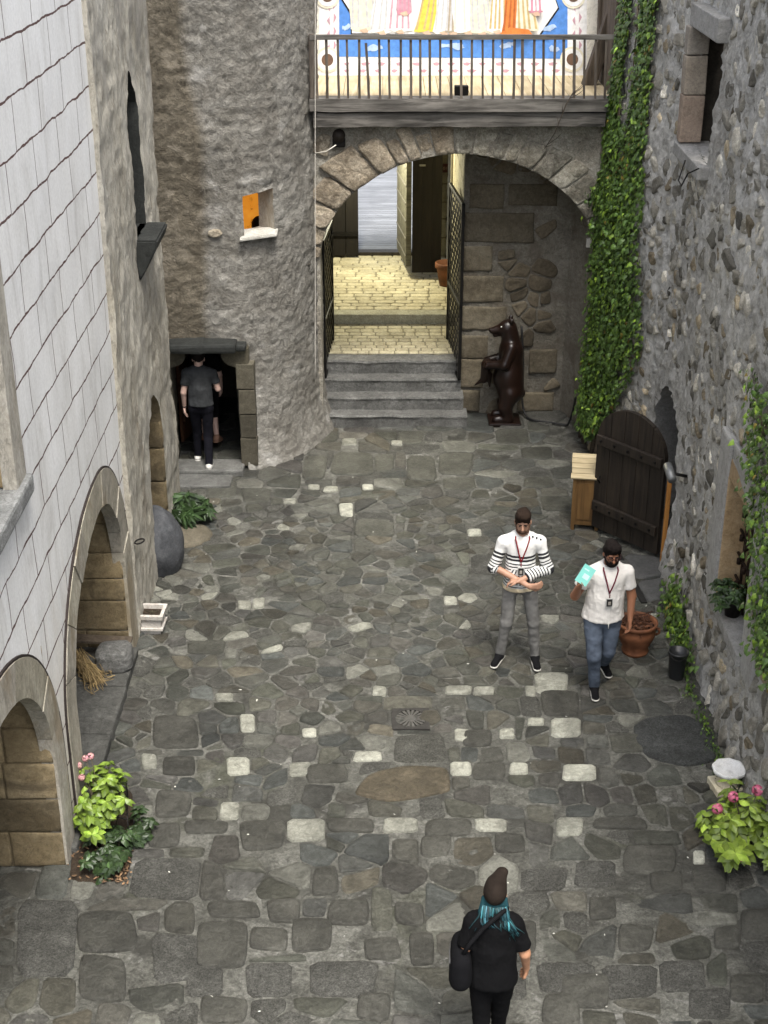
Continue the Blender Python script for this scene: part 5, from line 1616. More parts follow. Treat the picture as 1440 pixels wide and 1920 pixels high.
def shrub(t, centre, spread, hgt, nst, seed, mat, leafL, leafW, flowers=(), tint=(1, 1, 1), low=.35, whorl=6):
    rr = random.Random(seed); lb = MB(); sb = MB()
    c = Vector(centre)
    for k in range(nst):
        a = rr.uniform(0, 6.283); q = math.sqrt(rr.random())
        tip = c + Vector((math.cos(a) * q * spread[0], math.sin(a) * q * spread[1], hgt * rr.uniform(low, 1.0) * (1 - .35 * q)))
        foot = c + Vector((math.cos(a) * q * .12, math.sin(a) * q * .12, 0))
        mid = foot.lerp(tip, .55) + Vector((0, 0, .05))
        sb.tube([foot, mid, tip], [.007, .005, .003], 5)
        outd = Vector((math.cos(a) * q, math.sin(a) * q, .9)).normalized()
        for lev in range(3):
            pc = mid.lerp(tip, .35 + .33 * lev)
            for w in range(whorl if lev == 2 else whorl - 2):
                b = rr.uniform(0, 6.283); side = Vector((math.cos(b), math.sin(b), rr.uniform(-.25, .35)))
                k2 = math.exp(rr.gauss(0, .32)) * (1.0 if lev == 2 else .72)
                L = rr.uniform(*leafL) * (.85 if lev == 2 else 1.1)
                leaf(lb, pc, (outd * .9 + side * .15 + Vector((rr.gauss(0, .15), rr.gauss(0, .15), .35))), side, L, L * leafW, (tint[0] * k2, tint[1] * k2, tint[2] * k2), .3, 1)
    rel(lb.build('leaves', mat), t); rel(sb.build('stems', m_stem), t)
    for f in flowers:
        fb = MB(); fc = Vector(f[0]); R_ = f[1]
        sq_ = MB(); sq_.tube([c, c.lerp(fc, .6) + Vector((0, 0, .08)), fc], [.006, .005, .004], 5); rel(sq_.build('flower_stem', m_stem), t)
        for q in range(46):
            d = Vector((rr.gauss(0, 1), rr.gauss(0, 1), rr.gauss(.2, 1))).normalized()
            k2 = rr.uniform(.7, 1.25)
            leaf(fb, fc + d * R_ * .8, d, Vector((rr.gauss(0, 1), rr.gauss(0, 1), rr.gauss(0, 1))), R_ * .62, R_ * .6, (k2, k2 * rr.uniform(.8, 1.2), k2), .2, 1)
        rel(fb.build('flower_head', f[2]), t)
m_pink = leaf_mat('pink_petal', (.42, .07, .14), (.60, .17, .26), .6)
m_palepink = leaf_mat('faded_pink_petal', (.42, .20, .20), (.55, .30, .30), .6)
hy = thing('hydrangea', 'yellow green hydrangea bush with deep pink flower heads in front of the birdbath', 'hydrangea', (3.16, 9.75, 0))
fl = []
for (px, py, z) in ((1375, 1494, .45), (1420, 1482, .55), (1345, 1517, .36), (1386, 1605, .25)): fl.append((gp(px, py, z), .055, m_pink))
shrub(hy, (3.12, 9.85, 0), (.42, .55), .55, 30, 3, m_yel, (.10, .16), .62, fl)
hy2 = thing('hydrangea', 'smaller hydrangea with faded flowers at the foot of the left arch pier', 'hydrangea', (-2.5, 10.1, 0))
fl = []
for (px, py, z) in ((160, 1422, .62), (148, 1435, .58), (153, 1458, .5), (170, 1418, .62)): fl.append((gp(px, py, z), .035, m_palepink))
shrub(hy2, (-2.47, 10.12, 0), (.30, .46), .70, 22, 4, m_yel, (.08, .13), .6, fl, (.85, .9, .9), .5)
us_ = thing('ground_plant', 'dark low leafy plants in the bed under the left hydrangea', 'plant', (-2.4, 9.7, 0))
shrub(us_, (-2.36, 9.72, 0), (.26, .34), .26, 26, 6, m_grn, (.06, .11), .6)
us3 = thing('ground_plant', 'dark leafy weed at the right edge of the left flower bed', 'plant', (-2.1, 10.1, 0))
shrub(us3, (-2.14, 10.06, 0), (.13, .22), .26, 9, 16, m_grn, (.06, .10), .6)
bp_ = thing('ground_plant', 'bushy dark green plant with long leaves at the corner below the tower doorway', 'plant', (-2.52, 16.2, 0))
shrub(bp_, (-2.50, 16.2, 0), (.34, .26), .52, 30, 7, m_grn, (.14, .24), .26, (), (1, 1.05, 1), .4, 7)
shrub(thing('ground_plant', 'low grassy tuft behind the white birdbath', 'plant', (3.3, 10.7, 0)), (3.26, 10.75, 0), (.16, .16), .22, 10, 12, m_grn, (.14, .22), .14, (), (1.1, 1.2, 1), .4)
# bed soil under the left plants
mb = MB(); rr = random.Random(8)
poly = [tuple(gp(*p)[:2]) for p in ((120, 1655), (240, 1662), (250, 1600), (252, 1480), (180, 1470))]
st = new_store(); stone(st, poly[::-1] if area(poly) < 0 else poly, .035, rr, (1, 1, 1), .03, 0, 2, .02, .0, .9, .03); add_store(mb, st, ground_map)
tag(mb.build('flower_bed', m_soil), 'small bare earth bed at the foot of the left arch pier', 'flower bed', kind='structure')
lm = MB()
for k in range(240):
    p = gp(rr.uniform(190, 245), rr.uniform(1570, 1655), .05) if k < 150 else gp(rr.uniform(130, 245), rr.uniform(1560, 1655), .05)
    kk = rr.uniform(.5, 1.4)
    leaf(lm, p, Vector((rr.gauss(0, .4), rr.gauss(0, .4), 1)), Vector((rr.gauss(0, 1), rr.gauss(0, 1), 0)), rr.uniform(.02, .05), .02, (kk, kk * .9, kk * .8), .3, 1)
tag(lm.build('leaf_litter', leaf_mat('dead_leaf', (.10, .06, .03), (.26, .18, .11), .8)), 'dry brown leaf litter on the left flower bed', 'leaf litter', kind='stuff')
# scattered pale bits on the paving
lm = MB()
for k in range(55):
    p = gp(rr.uniform(300, 1300), rr.uniform(820, 1900), .03); kk = rr.uniform(.6, 1.2)
    leaf(lm, p, Vector((rr.gauss(0, .3), rr.gauss(0, .3), 1)), Vector((rr.gauss(0, 1), rr.gauss(0, 1), 0)), rr.uniform(.012, .04), rr.uniform(.008, .02), (kk, kk, kk), .3, 1)
tag(lm.build('litter', leaf_mat('pale_petal', (.45, .44, .38), (.6, .6, .55), .8)), 'tiny pale petals and scraps scattered over the cobbles', 'litter', kind='stuff')

# ------------------------------------------------------------------ things standing in the court
r = random.Random(41)
# pine box with plank lid by the door
bx = thing('wooden_bin', 'varnished pine box with a pale slanting plank lid beside the open dark door', 'wooden box', (2.54, 16.2, 0), R(-8))
def loc_build(mb, name, mats, t): return mb.build(name, mats, t)
mb = MB()
for (x, y, w, d) in ((-.15, 0, .02, .36), (.15, 0, .02, .36), (0, -.17, .28, .02), (0, .17, .28, .02)): mb.box((x, y, .40), (w, d, .66), 0, bev=.004)
for x in (-.15, .15):
    for y in (-.17, .17): mb.box((x, y, .37), (.045, .045, .74), 0, bev=.004)
mb.box((0, -.185, .40), (.20, .012, .50), 0, bev=.003)
loc_build(mb, 'body', m_boxwood, bx)
mb = MB(); rl_ = Matrix.Rotation(R(20), 3, 'X')
for i in range(5):
    k = r.uniform(.85, 1.1); mb.box(Vector((0, 0, .80)) + rl_ @ Vector((r.uniform(-.008, .008), -.19 + i * .092, 0)), (.40, .086, .022), 0, rl_, (k, k, k), .004)
loc_build(mb, 'lid', m_pale_plank, bx)
mb = MB(); mb.box((.17, -.06, .33), (.03, .12, .025), 0, bev=.004); loc_build(mb, 'latch', m_boxwood, bx)
# square planter at the left wall
pt = thing('planter', 'square whitewashed stone planter filled with dark soil against the left wall', 'planter', gp(287, 1180), R(-3))
mb = MB()
def sqring(mb, r0, r1, z0, z1, mat=0):
    vs = []
    for (q, z) in ((r0, z0), (r1, z1)):
        vs += [(-q, -q, z), (q, -q, z), (q, q, z), (-q, q, z)]
    mb.add(vs, [[0, 1, 5, 4], [1, 2, 6, 5], [2, 3, 7, 6], [3, 0, 4, 7]], mat)
sqring(mb, .105, .115, .0, .06); sqring(mb, .115, .138, .06, .06); sqring(mb, .138, .138, .06, .085); sqring(mb, .138, .118, .085, .09); sqring(mb, .118, .118, .09, .19); sqring(mb, .118, .145, .19, .20)
sqring(mb, .145, .148, .20, .245); sqring(mb, .148, .112, .245, .247); sqring(mb, .112, .105, .247, .19)
mb.add([(-.105, -.105, 0), (.105, -.105, 0), (.105, .105, 0), (-.105, .105, 0)], [[3, 2, 1, 0]])
loc_build(mb, 'pot', rock('weathered_planter', [(.3, (.30, .25, .20)), (.5, (.50, .47, .43)), (.7, (.62, .60, .57))], 5, .4, .01, .85, grain=.2), pt)
mb = MB(); mb.add([(-.108, -.108, .2), (.108, -.108, .2), (.108, .108, .2), (-.108, .108, .2)], [[0, 1, 2, 3]])
loc_build(mb, 'soil', m_soil, pt)
mb = MB()
for k in range(3): mb.tube([(r.uniform(-.08, .0), r.uniform(-.08, .08), .2), (r.uniform(-.02, .02), r.uniform(-.05, .05), .235), (r.uniform(.02, .09), r.uniform(-.08, .08), .215)], .004, 5)
loc_build(mb, 'dry_stalks', m_stem, pt)
# boulder and stone block
def lump(name, label, cat, c, rad, seed, mat, flat_sides=0.0, rz=0):
    bm = bmesh.new(); bmesh.ops.create_icosphere(bm, subdivisions=5, radius=1)
    V = np.array([v.co[:] for v in bm.verts])
    if flat_sides: V = np.sign(V) * np.abs(V) ** flat_sides; V /= np.abs(V).max()
    n = V.copy(); V = V * (1 + .10 * fbm(V + seed, 1.3, 3)[:, None] + .022 * fbm(V + seed, 5, 3)[:, None]) * np.array(rad)
    mb = MB(); mb.add(V, [[v.index for v in f.verts] for f in bm.faces], 0, (1, 1, 1), True); bm.free()
    o = mb.build(name, mat); o.location = c; o.rotation_euler = (0, 0, rz)
    return tag(o, label, cat)
m_bould = rock('blue_grey_boulder', [(.3, (.032, .034, .038)), (.5, (.06, .063, .069)), (.7, (.10, .104, .11))], 2.5, .5, .02, .8, grain=.25)
lump('boulder', 'large smooth blue grey boulder leaning on the old house below the iron ring', 'boulder', (-2.70, 15.0, .30), (.32, .34, .50), 3, m_bould)
lump('flat_rock', 'low brownish ground rock in front of the bushy plant near the tower door', 'rock', gp(345, 1005) + Vector((0, 0, .0)), (.36, .34, .11), 6, rock('brown_rock', [(.3, (.07, .06, .042)), (.6, (.13, .115, .085)), (.75, (.17, .155, .12))], 2, .5, .02, .9, grain=.2))
c = gp(213, 1256, .12); lump('stone_block', 'rough squared stone block standing on the plinth in the larger left arch', 'stone block', (c.x, c.y + .1, .22), (.19, .18, .13), 8, m_step, .55, .05)
# plank and straw in the arch
mb = MB()
mb.box((-3.02, 12.86, .30), (.75, .14, .03), 0, Matrix.Rotation(R(3), 3, 'Y'), bev=.004); 
tag(mb.build('plank', m_brownwood), 'old brown plank lying across the back of the larger left arch', 'plank')
mb = MB()
for k in range(150):
    a = gp(148 + r.uniform(-14, 10), 1248 + r.uniform(-15, 14), .14) + Vector((0, .05, r.uniform(.0, .12)))
    b = gp(178 + r.gauss(0, 11), 1275 + r.gauss(0, 8), .13) + Vector((0, 0, r.uniform(0, .05)))
    m = a.lerp(b, .55) + Vector((r.gauss(0, .02), r.gauss(0, .02), r.uniform(0, .05))); e = b + Vector((r.gauss(0, .06), r.gauss(0, .06), 0)); e.z = .13 + r.random() * .04
    mb.tube([a, m, b, e], .0035, 4, tint=(r.uniform(.35, 1.0),) * 3, caps=False)
tag(mb.build('straw_bundle', plain('straw', (.36, .26, .12), .8, tint=True)), 'loose bundle of yellow straw lying on the plinth in the larger left arch', 'straw')
# wire rack in the left bed
rk = thing('wire_rack', 'small black wire rack among the left hydrangea', 'rack', gp(215, 1540))
mb = MB(); a, b, c_, d = gp(190, 1565, 0), gp(243, 1578, 0), gp(240, 1500, 0), gp(196, 1500, 0)
for p in (a, b, c_, d): mb.tube([p, p + Vector((0, 0, .24))], .006, 5)
for p, q in ((a, b), (b, c_), (c_, d), (d, a)): mb.tube([p + Vector((0, 0, .24)), q + Vector((0, 0, .24))], .006, 5)
rel(mb.build('frame', m_iron), rk)
mb = MB()
for k in range(1, 9):
    t = k / 9; mb.tube([a.lerp(d, t) + Vector((0, 0, .24)), b.lerp(c_, t) + Vector((0, 0, .24))], .004, 4)
rel(mb.build('wires', m_iron), rk)
# black bucket
bk = thing('bucket', 'black plastic bucket of water at the foot of the right wall', 'bucket', gp(1267, 1272))
mb = MB(); mb.lathe([(.0, .0), (.072, .0), (.078, .02), (.098, .31), (.108, .315), (.108, .335), (.094, .335), (.09, .29)], n=28)
loc_build(mb, 'body', plain('black_plastic', (.016, .017, .018), .4, 0, .5), bk)
mb = MB(); mb.lathe([(.0001, .285), (.0915, .285)], n=28); loc_build(mb, 'water', plain('dark_water', (.02, .025, .028), .06, 0, .6, .05), bk)
mb = MB(); mb.tube([(.108 * math.cos(a), .108 * math.sin(a), .325 - .05 * math.sin((a - 3.5) / 2.2 * math.pi) if 3.5 < a < 5.7 else .325) for a in np.linspace(3.5, 5.7, 14)], .004, 5); loc_build(mb, 'handle', m_iron, bk)
# terracotta pot with dead plant
tp_ = thing('terracotta_pot', 'big terracotta pot of withered brown plants behind the man in the white T-shirt', 'plant pot', gp(1190, 1222))
mb = MB(); mb.lathe([(.0, .0), (.135, .0), (.145, .04), (.125, .055), (.16, .13), (.198, .22), (.205, .27), (.19, .31), (.185, .33), (.215, .345), (.22, .375), (.20, .385), (.185, .37), (.18, .32)], n=36)
loc_build(mb, 'pot', m_terra, tp_)
mb = MB(); mb.lathe([(.0001, .335), (.185, .33)], n=24); loc_build(mb, 'soil', m_soil, tp_)
mb = MB()
for s in (-1, 1): mb.tube([(s * .20, -.02, .30), (s * .235, -.02, .29), (s * .24, -.02, .25), (s * .20, -.02, .22)], .014, 8)
for s in (0,):
    pass
loc_build(mb, 'handles', m_terra, tp_)
mb = MB()
for k in range(150):
    a = r.uniform(0, 6.28); q = .17 * math.sqrt(r.random()); p = Vector((q * math.cos(a), q * math.sin(a), .33 + r.uniform(0, .10) * (1 - q / .2)))
    kk = r.uniform(.5, 1.5); leaf(mb, p, Vector((r.gauss(0, .6), r.gauss(0, .6), .8)), Vector((r.gauss(0, 1), r.gauss(0, 1), r.uniform(-.3, .6))), r.uniform(.05, .10), r.uniform(.02, .04), (kk, kk * .85, kk * .7), .5, 1)
for k in range(22): mb.tube([(r.uniform(-.1, .1), r.uniform(-.1, .1), .33), (r.uniform(-.14, .14), r.uniform(-.14, .14), .40), (r.uniform(-.2, .2), r.uniform(-.2, .2), .42)], .004, 4, tint=(.6, .45, .35))
loc_build(mb, 'dead_plants', leaf_mat('withered_leaf', (.055, .024, .012), (.13, .06, .03), .8), tp_)
# birdbath
bb = thing('birdbath', 'white stone birdbath bowl on a square cream base beside the right hydrangea', 'birdbath', gp(1362, 1482))
m_wst = rock('white_marble', [(.3, (.55, .54, .51)), (.5, (.72, .72, .70)), (.7, (.80, .80, .79))], 6, .35, .01, .6, grain=.12)
mb = MB(); mb.box((-.02, .0, .045), (.25, .25, .09), 0, Matrix.Rotation(R(10), 3, 'Z'), bev=.012); mb.lathe([(.11, .09), (.105, .10), (.085, .115), (.06, .15), (.065, .19)], (0, 0, 0), 24)
loc_build(mb, 'base', rock('cream_stone', [(.3, (.48, .42, .29)), (.6, (.64, .59, .45))], 4, .3, .01, .7, grain=.12), bb)
mb = MB(); n = 40; prof = [(.03, .18), (.09, .185), (.135, .205), (.153, .235), (.150, .255), (.135, .258), (.115, .226), (.07, .206), (.025, .204), (.014, .216), (.0001, .218)]
vs = []
for (q, z) in prof:
    for k in range(n):
        a = 2 * math.pi * k / n; sc_ = 1 + (.035 * math.cos(9 * a) if q > .13 else 0); vs.append((q * sc_ * math.cos(a), q * sc_ * math.sin(a), z))
mb.add(vs, [[i * n + k, i * n + (k + 1) % n, (i + 1) * n + (k + 1) % n, (i + 1) * n + k] for i in range(len(prof) - 1) for k in range(n)], 0, (1, 1, 1), True)
loc_build(mb, 'bowl', m_wst, bb)
# drain grate
dg = thing('drain_grate', 'square iron drain grate with a ring of radial slots in the cobbles', 'drain', gp(770, 1352, -.012))
mb = MB(); n = 48; hs = .185
ring = lambda q: [(q * math.cos(2 * math.pi * k / n), q * math.sin(2 * math.pi * k / n)) for k in range(n)]
sq = []
for k in range(n):
    a = 2 * math.pi * k / n; m_ = max(abs(math.cos(a)), abs(math.sin(a))); sq.append((hs * math.cos(a) / m_, hs * math.sin(a) / m_))
ri = ring(.152); zt = .034
mb.add([(x, y, zt) for x, y in sq] + [(x, y, zt) for x, y in ri] + [(x, y, .0) for x, y in sq] + [(x, y, .005) for x, y in ri],
       [[k, (k + 1) % n, n + (k + 1) % n, n + k] for k in range(n)] + [[2 * n + k, 2 * n + (k + 1) % n, (k + 1) % n, k] for k in range(n)] + [[n + k, n + (k + 1) % n, 3 * n + (k + 1) % n, 3 * n + k] for k in range(n)])
loc_build(mb, 'frame', plain('worn_iron', (.05, .047, .043), .6, .5, var=.35, sc=25), dg)
mb = MB(); ns = 18
hub = [(.055 * math.cos(2 * math.pi * k / 36), .055 * math.sin(2 * math.pi * k / 36)) for k in range(36)]
mb.add([(x, y, .034) for x, y in hub] + [(0, 0, .036)], [[k, (k + 1) % 36, 36] for k in range(36)])
for k in range(ns):
    a = 2 * math.pi * k / ns; ca, sa = math.cos(a), math.sin(a)
    P4 = [(q * ca - w * sa, q * sa + w * ca) for (q, w) in ((.05, -.006), (.146, -.015), (.146, .015), (.05, .006))]
    mb.add([(x, y, .034) for x, y in P4] + [(x, y, .008) for x, y in P4], [[0, 1, 2, 3], [0, 4, 5, 1], [1, 5, 6, 2], [2, 6, 7, 3]])
loc_build(mb, 'grille', plain('polished_iron', (.11, .105, .095), .45, .5, var=.3, sc=25), dg)
mb = MB(); mb.add([(x, y, .006) for x, y in ring(.154)] , [list(range(n))]); loc_build(mb, 'pit', plain('drain_dark', (.006, .006, .006), .9), dg)
# pot in the passage and pot in the grilled window
mb = MB(); c = Vector((1.06, 23.4, .95)); mb.lathe([(0, 0), (.12, 0), (.17, .3), (.20, .32), (.20, .40), (.18, .41), (.165, .33), (.0001, .33)], c, 28)
tag(mb.build('terracotta_pot', m_terra), 'terracotta pot standing in the gate passage by its right wall', 'plant pot')
wpz = thing('window_plant', 'green bushy pot plant on the sill of the grilled window', 'potted plant', (3.38, 12.0, 1.12))
mb = MB(); mb.lathe([(0, 0), (.07, 0), (.09, .15), (.095, .16), (.08, .16)], (3.36, 11.95, 1.12), 20); rel(mb.build('pot', m_iron), wpz)
shrub(wpz, (3.34, 12.0, 1.22), (.22, .26), .26, 26, 31, m_grn, (.06, .10), .45, (), (1.2, 1.3, 1))

# ------------------------------------------------------------------ bear statue and hose
m_bear = wood('lacquered_carved_wood', (.005, .0025, .0018), (.016, .007, .0045), 'Z', .5, .3, .34, .4, along=2.0, across=10)
bear = thing('bear_statue', 'life size dark lacquered wooden bear standing upright on a base in the arch niche', 'statue', (1.80, 19.62, 0))
s = SDF((-.55, -.36, .0), (.40, .36, 1.75), .014)
s.cap((.06, 0, .50), (.04, 0, 1.12), .20, .17, .05, .95); s.ell((.0, 0, .72), (.21, .21, .28), .06); s.cap((.05, 0, 1.1), (.02, 0, 1.36), .155, .125, .06)
s.ell((-.02, 0, 1.46), (.135, .12, .125), .04); s.cap((-.09, 0, 1.45), (-.235, 0, 1.42), .082, .05, .03); s.ell((-.27, 0, 1.435), (.03, .035, .028), .01)
s.cap((-.10, 0, 1.385), (-.20, 0, 1.35), .045, .032, .015)
for sg in (-1, 1):
    s.ell((.03, sg * .085, 1.585), (.035, .03, .045), .012)
    s.cap((.03, sg * .13, 1.20), (-.06, sg * .19, .96), .085, .075, .04); s.cap((-.06, sg * .19, .96), (-.29, sg * .10, .93), .07, .058, .03)
    s.cap((.05, sg * .10, .50), (-.02, sg * .11, .28), .135, .105, .05); s.cap((-.02, sg * .11, .28), (.03, sg * .11, .08), .10, .08, .03); s.cap((.03, sg * .11, .10), (-.15, sg * .12, .085), .075, .06, .03)
    for q in range(4): s.cap((-.32, sg * (.07 + .025 * q), .93), (-.37, sg * (.07 + .025 * q), .88), .016, .008, .01)
s.ell((.22, 0, .46), (.06, .06, .07), .03)
s.cap((-.30, 0, .90), (-.34, .0, .66), .085, .05, .03); s.cap((-.34, 0, .68), (-.47, .0, .58), .04, .012, .02); s.cap((-.27, 0, .75), (-.25, 0, .56), .05, .015, .02)
sdf_obj('body', s, m_bear, bear, None)
mb = MB(); mb.box((-.02, 0, .03), (.48, .44, .06), 0, bev=.02); loc_build(mb, 'base', m_bear, bear)
for sg in (-1, 1):
    mb = MB(); bm = bmesh.new(); bmesh.ops.create_uvsphere(bm, u_segments=10, v_segments=8, radius=.013)
    mb.add([v.co + Vector((-.115, sg * .075, 1.50)) for v in bm.verts], [[v.index for v in f.verts] for f in bm.faces], 0, (1, 1, 1), True); bm.free()
    loc_build(mb, 'eye', plain('glass_eye', (.5, .5, .45), .2), bear)
hp = [wy(978, 612, 19.9), wy(981, 680, 19.88), wy(979, 740, 19.86), wy(983, 772, 19.8), wy(998, 792, 19.62), wy(1020, 797, 19.55), wy(1050, 803, 19.45), wy(1064, 797, 19.4), wy(1074, 770, 19.3), wy(1080, 742, 19.15)]
mb = MB(); sm = []
for i in range(len(hp) - 1):
    for q in range(5):
        t = q / 5; p0, p1, p2, p3 = hp[max(i - 1, 0)], hp[i], hp[i + 1], hp[min(i + 2, len(hp) - 1)]
        sm.append(.5 * ((2 * p1) + (-p0 + p2) * t + (2 * p0 - 5 * p1 + 4 * p2 - p3) * t * t + (-p0 + 3 * p1 - 3 * p2 + p3) * t ** 3))
for p in sm: p.z = max(p.z, .035)
mb.tube(sm, .016, 7); tag(mb.build('black_hose', plain('black_rubber', (.012, .012, .012), .6)), 'black hose drooping beside the bear statue along the niche wall', 'hose')

# ------------------------------------------------------------------ people
def skinmat(name, c): return plain(name, c, .5, 0, .4, .10, 18)
def cloth(name, c, var=.2, bump=.25, bsc=9): return plain(name, c, .9, 0, .12, var, 8, bump, 0.0, bsc=bsc)
V3 = lambda *a: np.array(a, float)
def rotm(yaw=0, pitch=0, roll=0): return np.array((Matrix.Rotation(yaw, 3, 'Z') @ Matrix.Rotation(pitch, 3, 'X') @ Matrix.Rotation(roll, 3, 'Y')))
def hand(s, w, d, pn, curl, side, k=.006):
    """palm, four bent fingers of unequal length and a thumb from the side of the palm"""
    d = d / np.linalg.norm(d); pn = pn - d * (pn @ d); pn /= np.linalg.norm(pn); ac = np.cross(d, pn) * side
    for q in (-.022, 0, .022): s.cap(w + ac * q * .6, w + d * .075 + ac * q, .019, .017, .012)
    for q, L, rr in ((-.030, .062, .0095), (-.010, .074, .0105), (.011, .078, .0105), (.031, .070, .010)):
        b = w + d * .078 + ac * q; c1, c2 = math.cos(curl), math.sin(curl)
        m1 = b + (d * c1 + pn * c2) * L * .52
        c1, c2 = math.cos(curl * 2.1), math.sin(curl * 2.1)
        s.cap(b, m1, rr, rr * .92, k); s.cap(m1, m1 + (d * c1 + pn * c2) * L * .5, rr * .92, rr * .75, k)
    t0 = w + d * .022 + ac * .030; t1 = t0 + d * .030 + ac * .028 + pn * .012; s.cap(t0, t1, .014, .012, k); s.cap(t1, t1 + d * .034 + pn * .014, .012, .009, k)
def crease(o, amp, sc, seed, stretch=(1, 1, 1)):
    me = o.data; n = len(me.vertices)
    co = np.empty(n * 3); me.vertices.foreach_get('co', co); co = co.reshape(-1, 3)
    no = np.empty(n * 3); me.vertices.foreach_get('normal', no); no = no.reshape(-1, 3)
    f = fbm(co * np.array(stretch) + seed, sc, 3, .5, True)
    me.vertices.foreach_set('co', (co + no * (amp * f)[:, None]).ravel()); me.update()
def person(label, loc, rz, J, M, o_):
    """J joints (x<0 side first) in metres, figure facing -Y; M materials; o_ options"""
    t = thing('person', label, 'person', loc, rz)
    g = {k: ([V3(*q) for q in v] if isinstance(v, list) else V3(*v)) for k, v in J.items()}
    allp = np.array([p for v in g.values() for p in (v if isinstance(v, list) else [v])])
    lo, hi = allp.min(0) - .17, allp.max(0) + .17; lo[2] = max(lo[2], -.02)
    fat = o_.get('fat', 1.0); H = rotm(*o_.get('head', (0, 0, 0))); hc = g['head']
    hp_ = lambda x, y, z: hc + H @ V3(x, y, z)
    st_ = o_.get('step', .0085)
    s = SDF(lo, hi, st_)
    s.ell(hp_(0, .012, .022), (.075, .093, .094), .01, H); s.ell(hp_(0, -.018, -.035), (.061, .070, .085), .02, H); s.ell(hp_(0, -.038, -.085), (.043, .042, .036), .02, H)
    s.cap(hp_(0, -.088, .004), hp_(0, -.106, -.034), .009, .014, .010); s.ell(hp_(0, -.082, -.066), (.024, .013, .009), .006, H)
    for q in (-1, 1): s.ell(hp_(q * .077, .012, -.018), (.011, .022, .032), .006, H); s.ell(hp_(q * .030, -.078, .018), (.022, .012, .008), .008, H)
    s.cap(hp_(0, .02, -.07), g['neck'] - V3(0, 0, .03), .056, .062, .02)
    s.cap(g['chest'], g['waist'], .125 * fat, .11 * fat, .05, .62); s.cap(g['waist'], g['pelvis'], .11 * fat, .115 * fat, .05, .64)
    s.cap(g['sh'][0], g['sh'][1], .05, .05, .05)
    for i in (0, 1):
        s.cap(g['sh'][i], g['el'][i], .046 * fat, .040 * fat, .02); s.cap(g['el'][i], g['wr'][i], .039 * fat, .027, .012)
        hd = o_['hands'][i]; hand(s, g['wr'][i], V3(*hd[0]), V3(*hd[1]), hd[2], -1 if i == 0 else 1)
        s.cap(g['hp'][i], g['kn'][i], .078 * fat, .052, .03); s.cap(g['kn'][i], g['an'][i], .052, .034, .02)
        f = g['toe'][i] - g['an'][i]; s.cap(g['an'][i] - V3(0, 0, .03) - f * .2, g['toe'][i], .030, .026, .02)
    sdf_obj('body', s, M['skin'], t)
    if o_.get('face', True):
        for q in (-1, 1):
            e = SDF(hp_(q * .03, -.08, .0) - .05, hp_(q * .03, -.08, .0) + .05, .004); e.ell(hp_(q * .031, -.083, -.001), (.0105, .007, .0048), .002, H); sdf_obj('eye', e, M['eye'], t)
            e = SDF(hp_(q * .03, -.09, .02) - .06, hp_(q * .03, -.09, .02) + .06, .004); e.cap(hp_(q * .014, -.092, .018), hp_(q * .048, -.080, .019), .0065, .005, .003); sdf_obj('eyebrow', e, M['hair'], t)
    if 'hair' in o_: o_['hair'](t, hp_, H, M)
    # upper garment
    s = SDF(lo - .03, hi + .03, st_)
    s.cap(g['chest'], g['waist'], .152 * fat, .142 * fat, .05, o_.get('flat', .70)); s.cap(g['waist'], g['pelvis'] + V3(0, 0, -.06), .146 * fat, .178 * fat, .05, .74); s.cap(g['sh'][0] - V3(-.02, 0, .01), g['sh'][1] - V3(.02, 0, .01), .056, .056, .07)
    for i in (0, 1): s.cap(g['neck'] + V3((-.03, .03)[i], .01, -.015), g['sh'][i] + V3(0, 0, -.012), .048, .044, .05)
    s.cap(g['neck'] - V3(0, 0, .02), g['chest'], .07, .10, .05, .8)
    sl = o_['sleeve']; s_body = s; s = SDF(lo - .03, hi + .03, st_)
    for i in (0, 1):
        q = sl[i] if isinstance(sl, (list, tuple)) else sl
        e = g['sh'][i] + (g['el'][i] - g['sh'][i]) * min(q, 1.0)
        s.cap(g['sh'][i] - V3(0, 0, .012), e, .055 * fat, .058 * fat, .05)
        if q > 1: s.cap(g['el'][i], g['el'][i] + (g['wr'][i] - g['el'][i]) * (q - 1), .056, .050, .02)
    s_slv = s; s = s_body
    s.ell(g['neck'] + V3(*o_.get('neckline', (0, -.015, .045))), (.068, .072, .06), .012, None, True)
    hem = o_['hem']
    cuts = []
    for i in (0, 1):
        q = sl[i] if isinstance(sl, (list, tuple)) else sl
        if q <= 1: a, b = g['sh'][i], g['el'][i]; c = a + (b - a) * q
        else: a, b = g['el'][i], g['wr'][i]; c = a + (b - a) * (q - 1)
        cuts.append((c, (b - a) / np.linalg.norm(b - a)))
    def cut(F, S):
        ax = [S.lo[k] + S.h * np.arange(S.n[k]) for k in range(3)]
        X, Y, Z = np.meshgrid(*ax, indexing='ij')
        F = np.maximum(F, hem - Z); G = s_slv.F.copy()
        for (c, d) in cuts:
            m = ((X - c[0]) ** 2 + (Y - c[1]) ** 2 + (Z - c[2]) ** 2) < .115 ** 2
            G = np.where(m, np.maximum(G, (X - c[0]) * d[0] + (Y - c[1]) * d[1] + (Z - c[2]) * d[2]), G)
        return smin(F, G, .035)
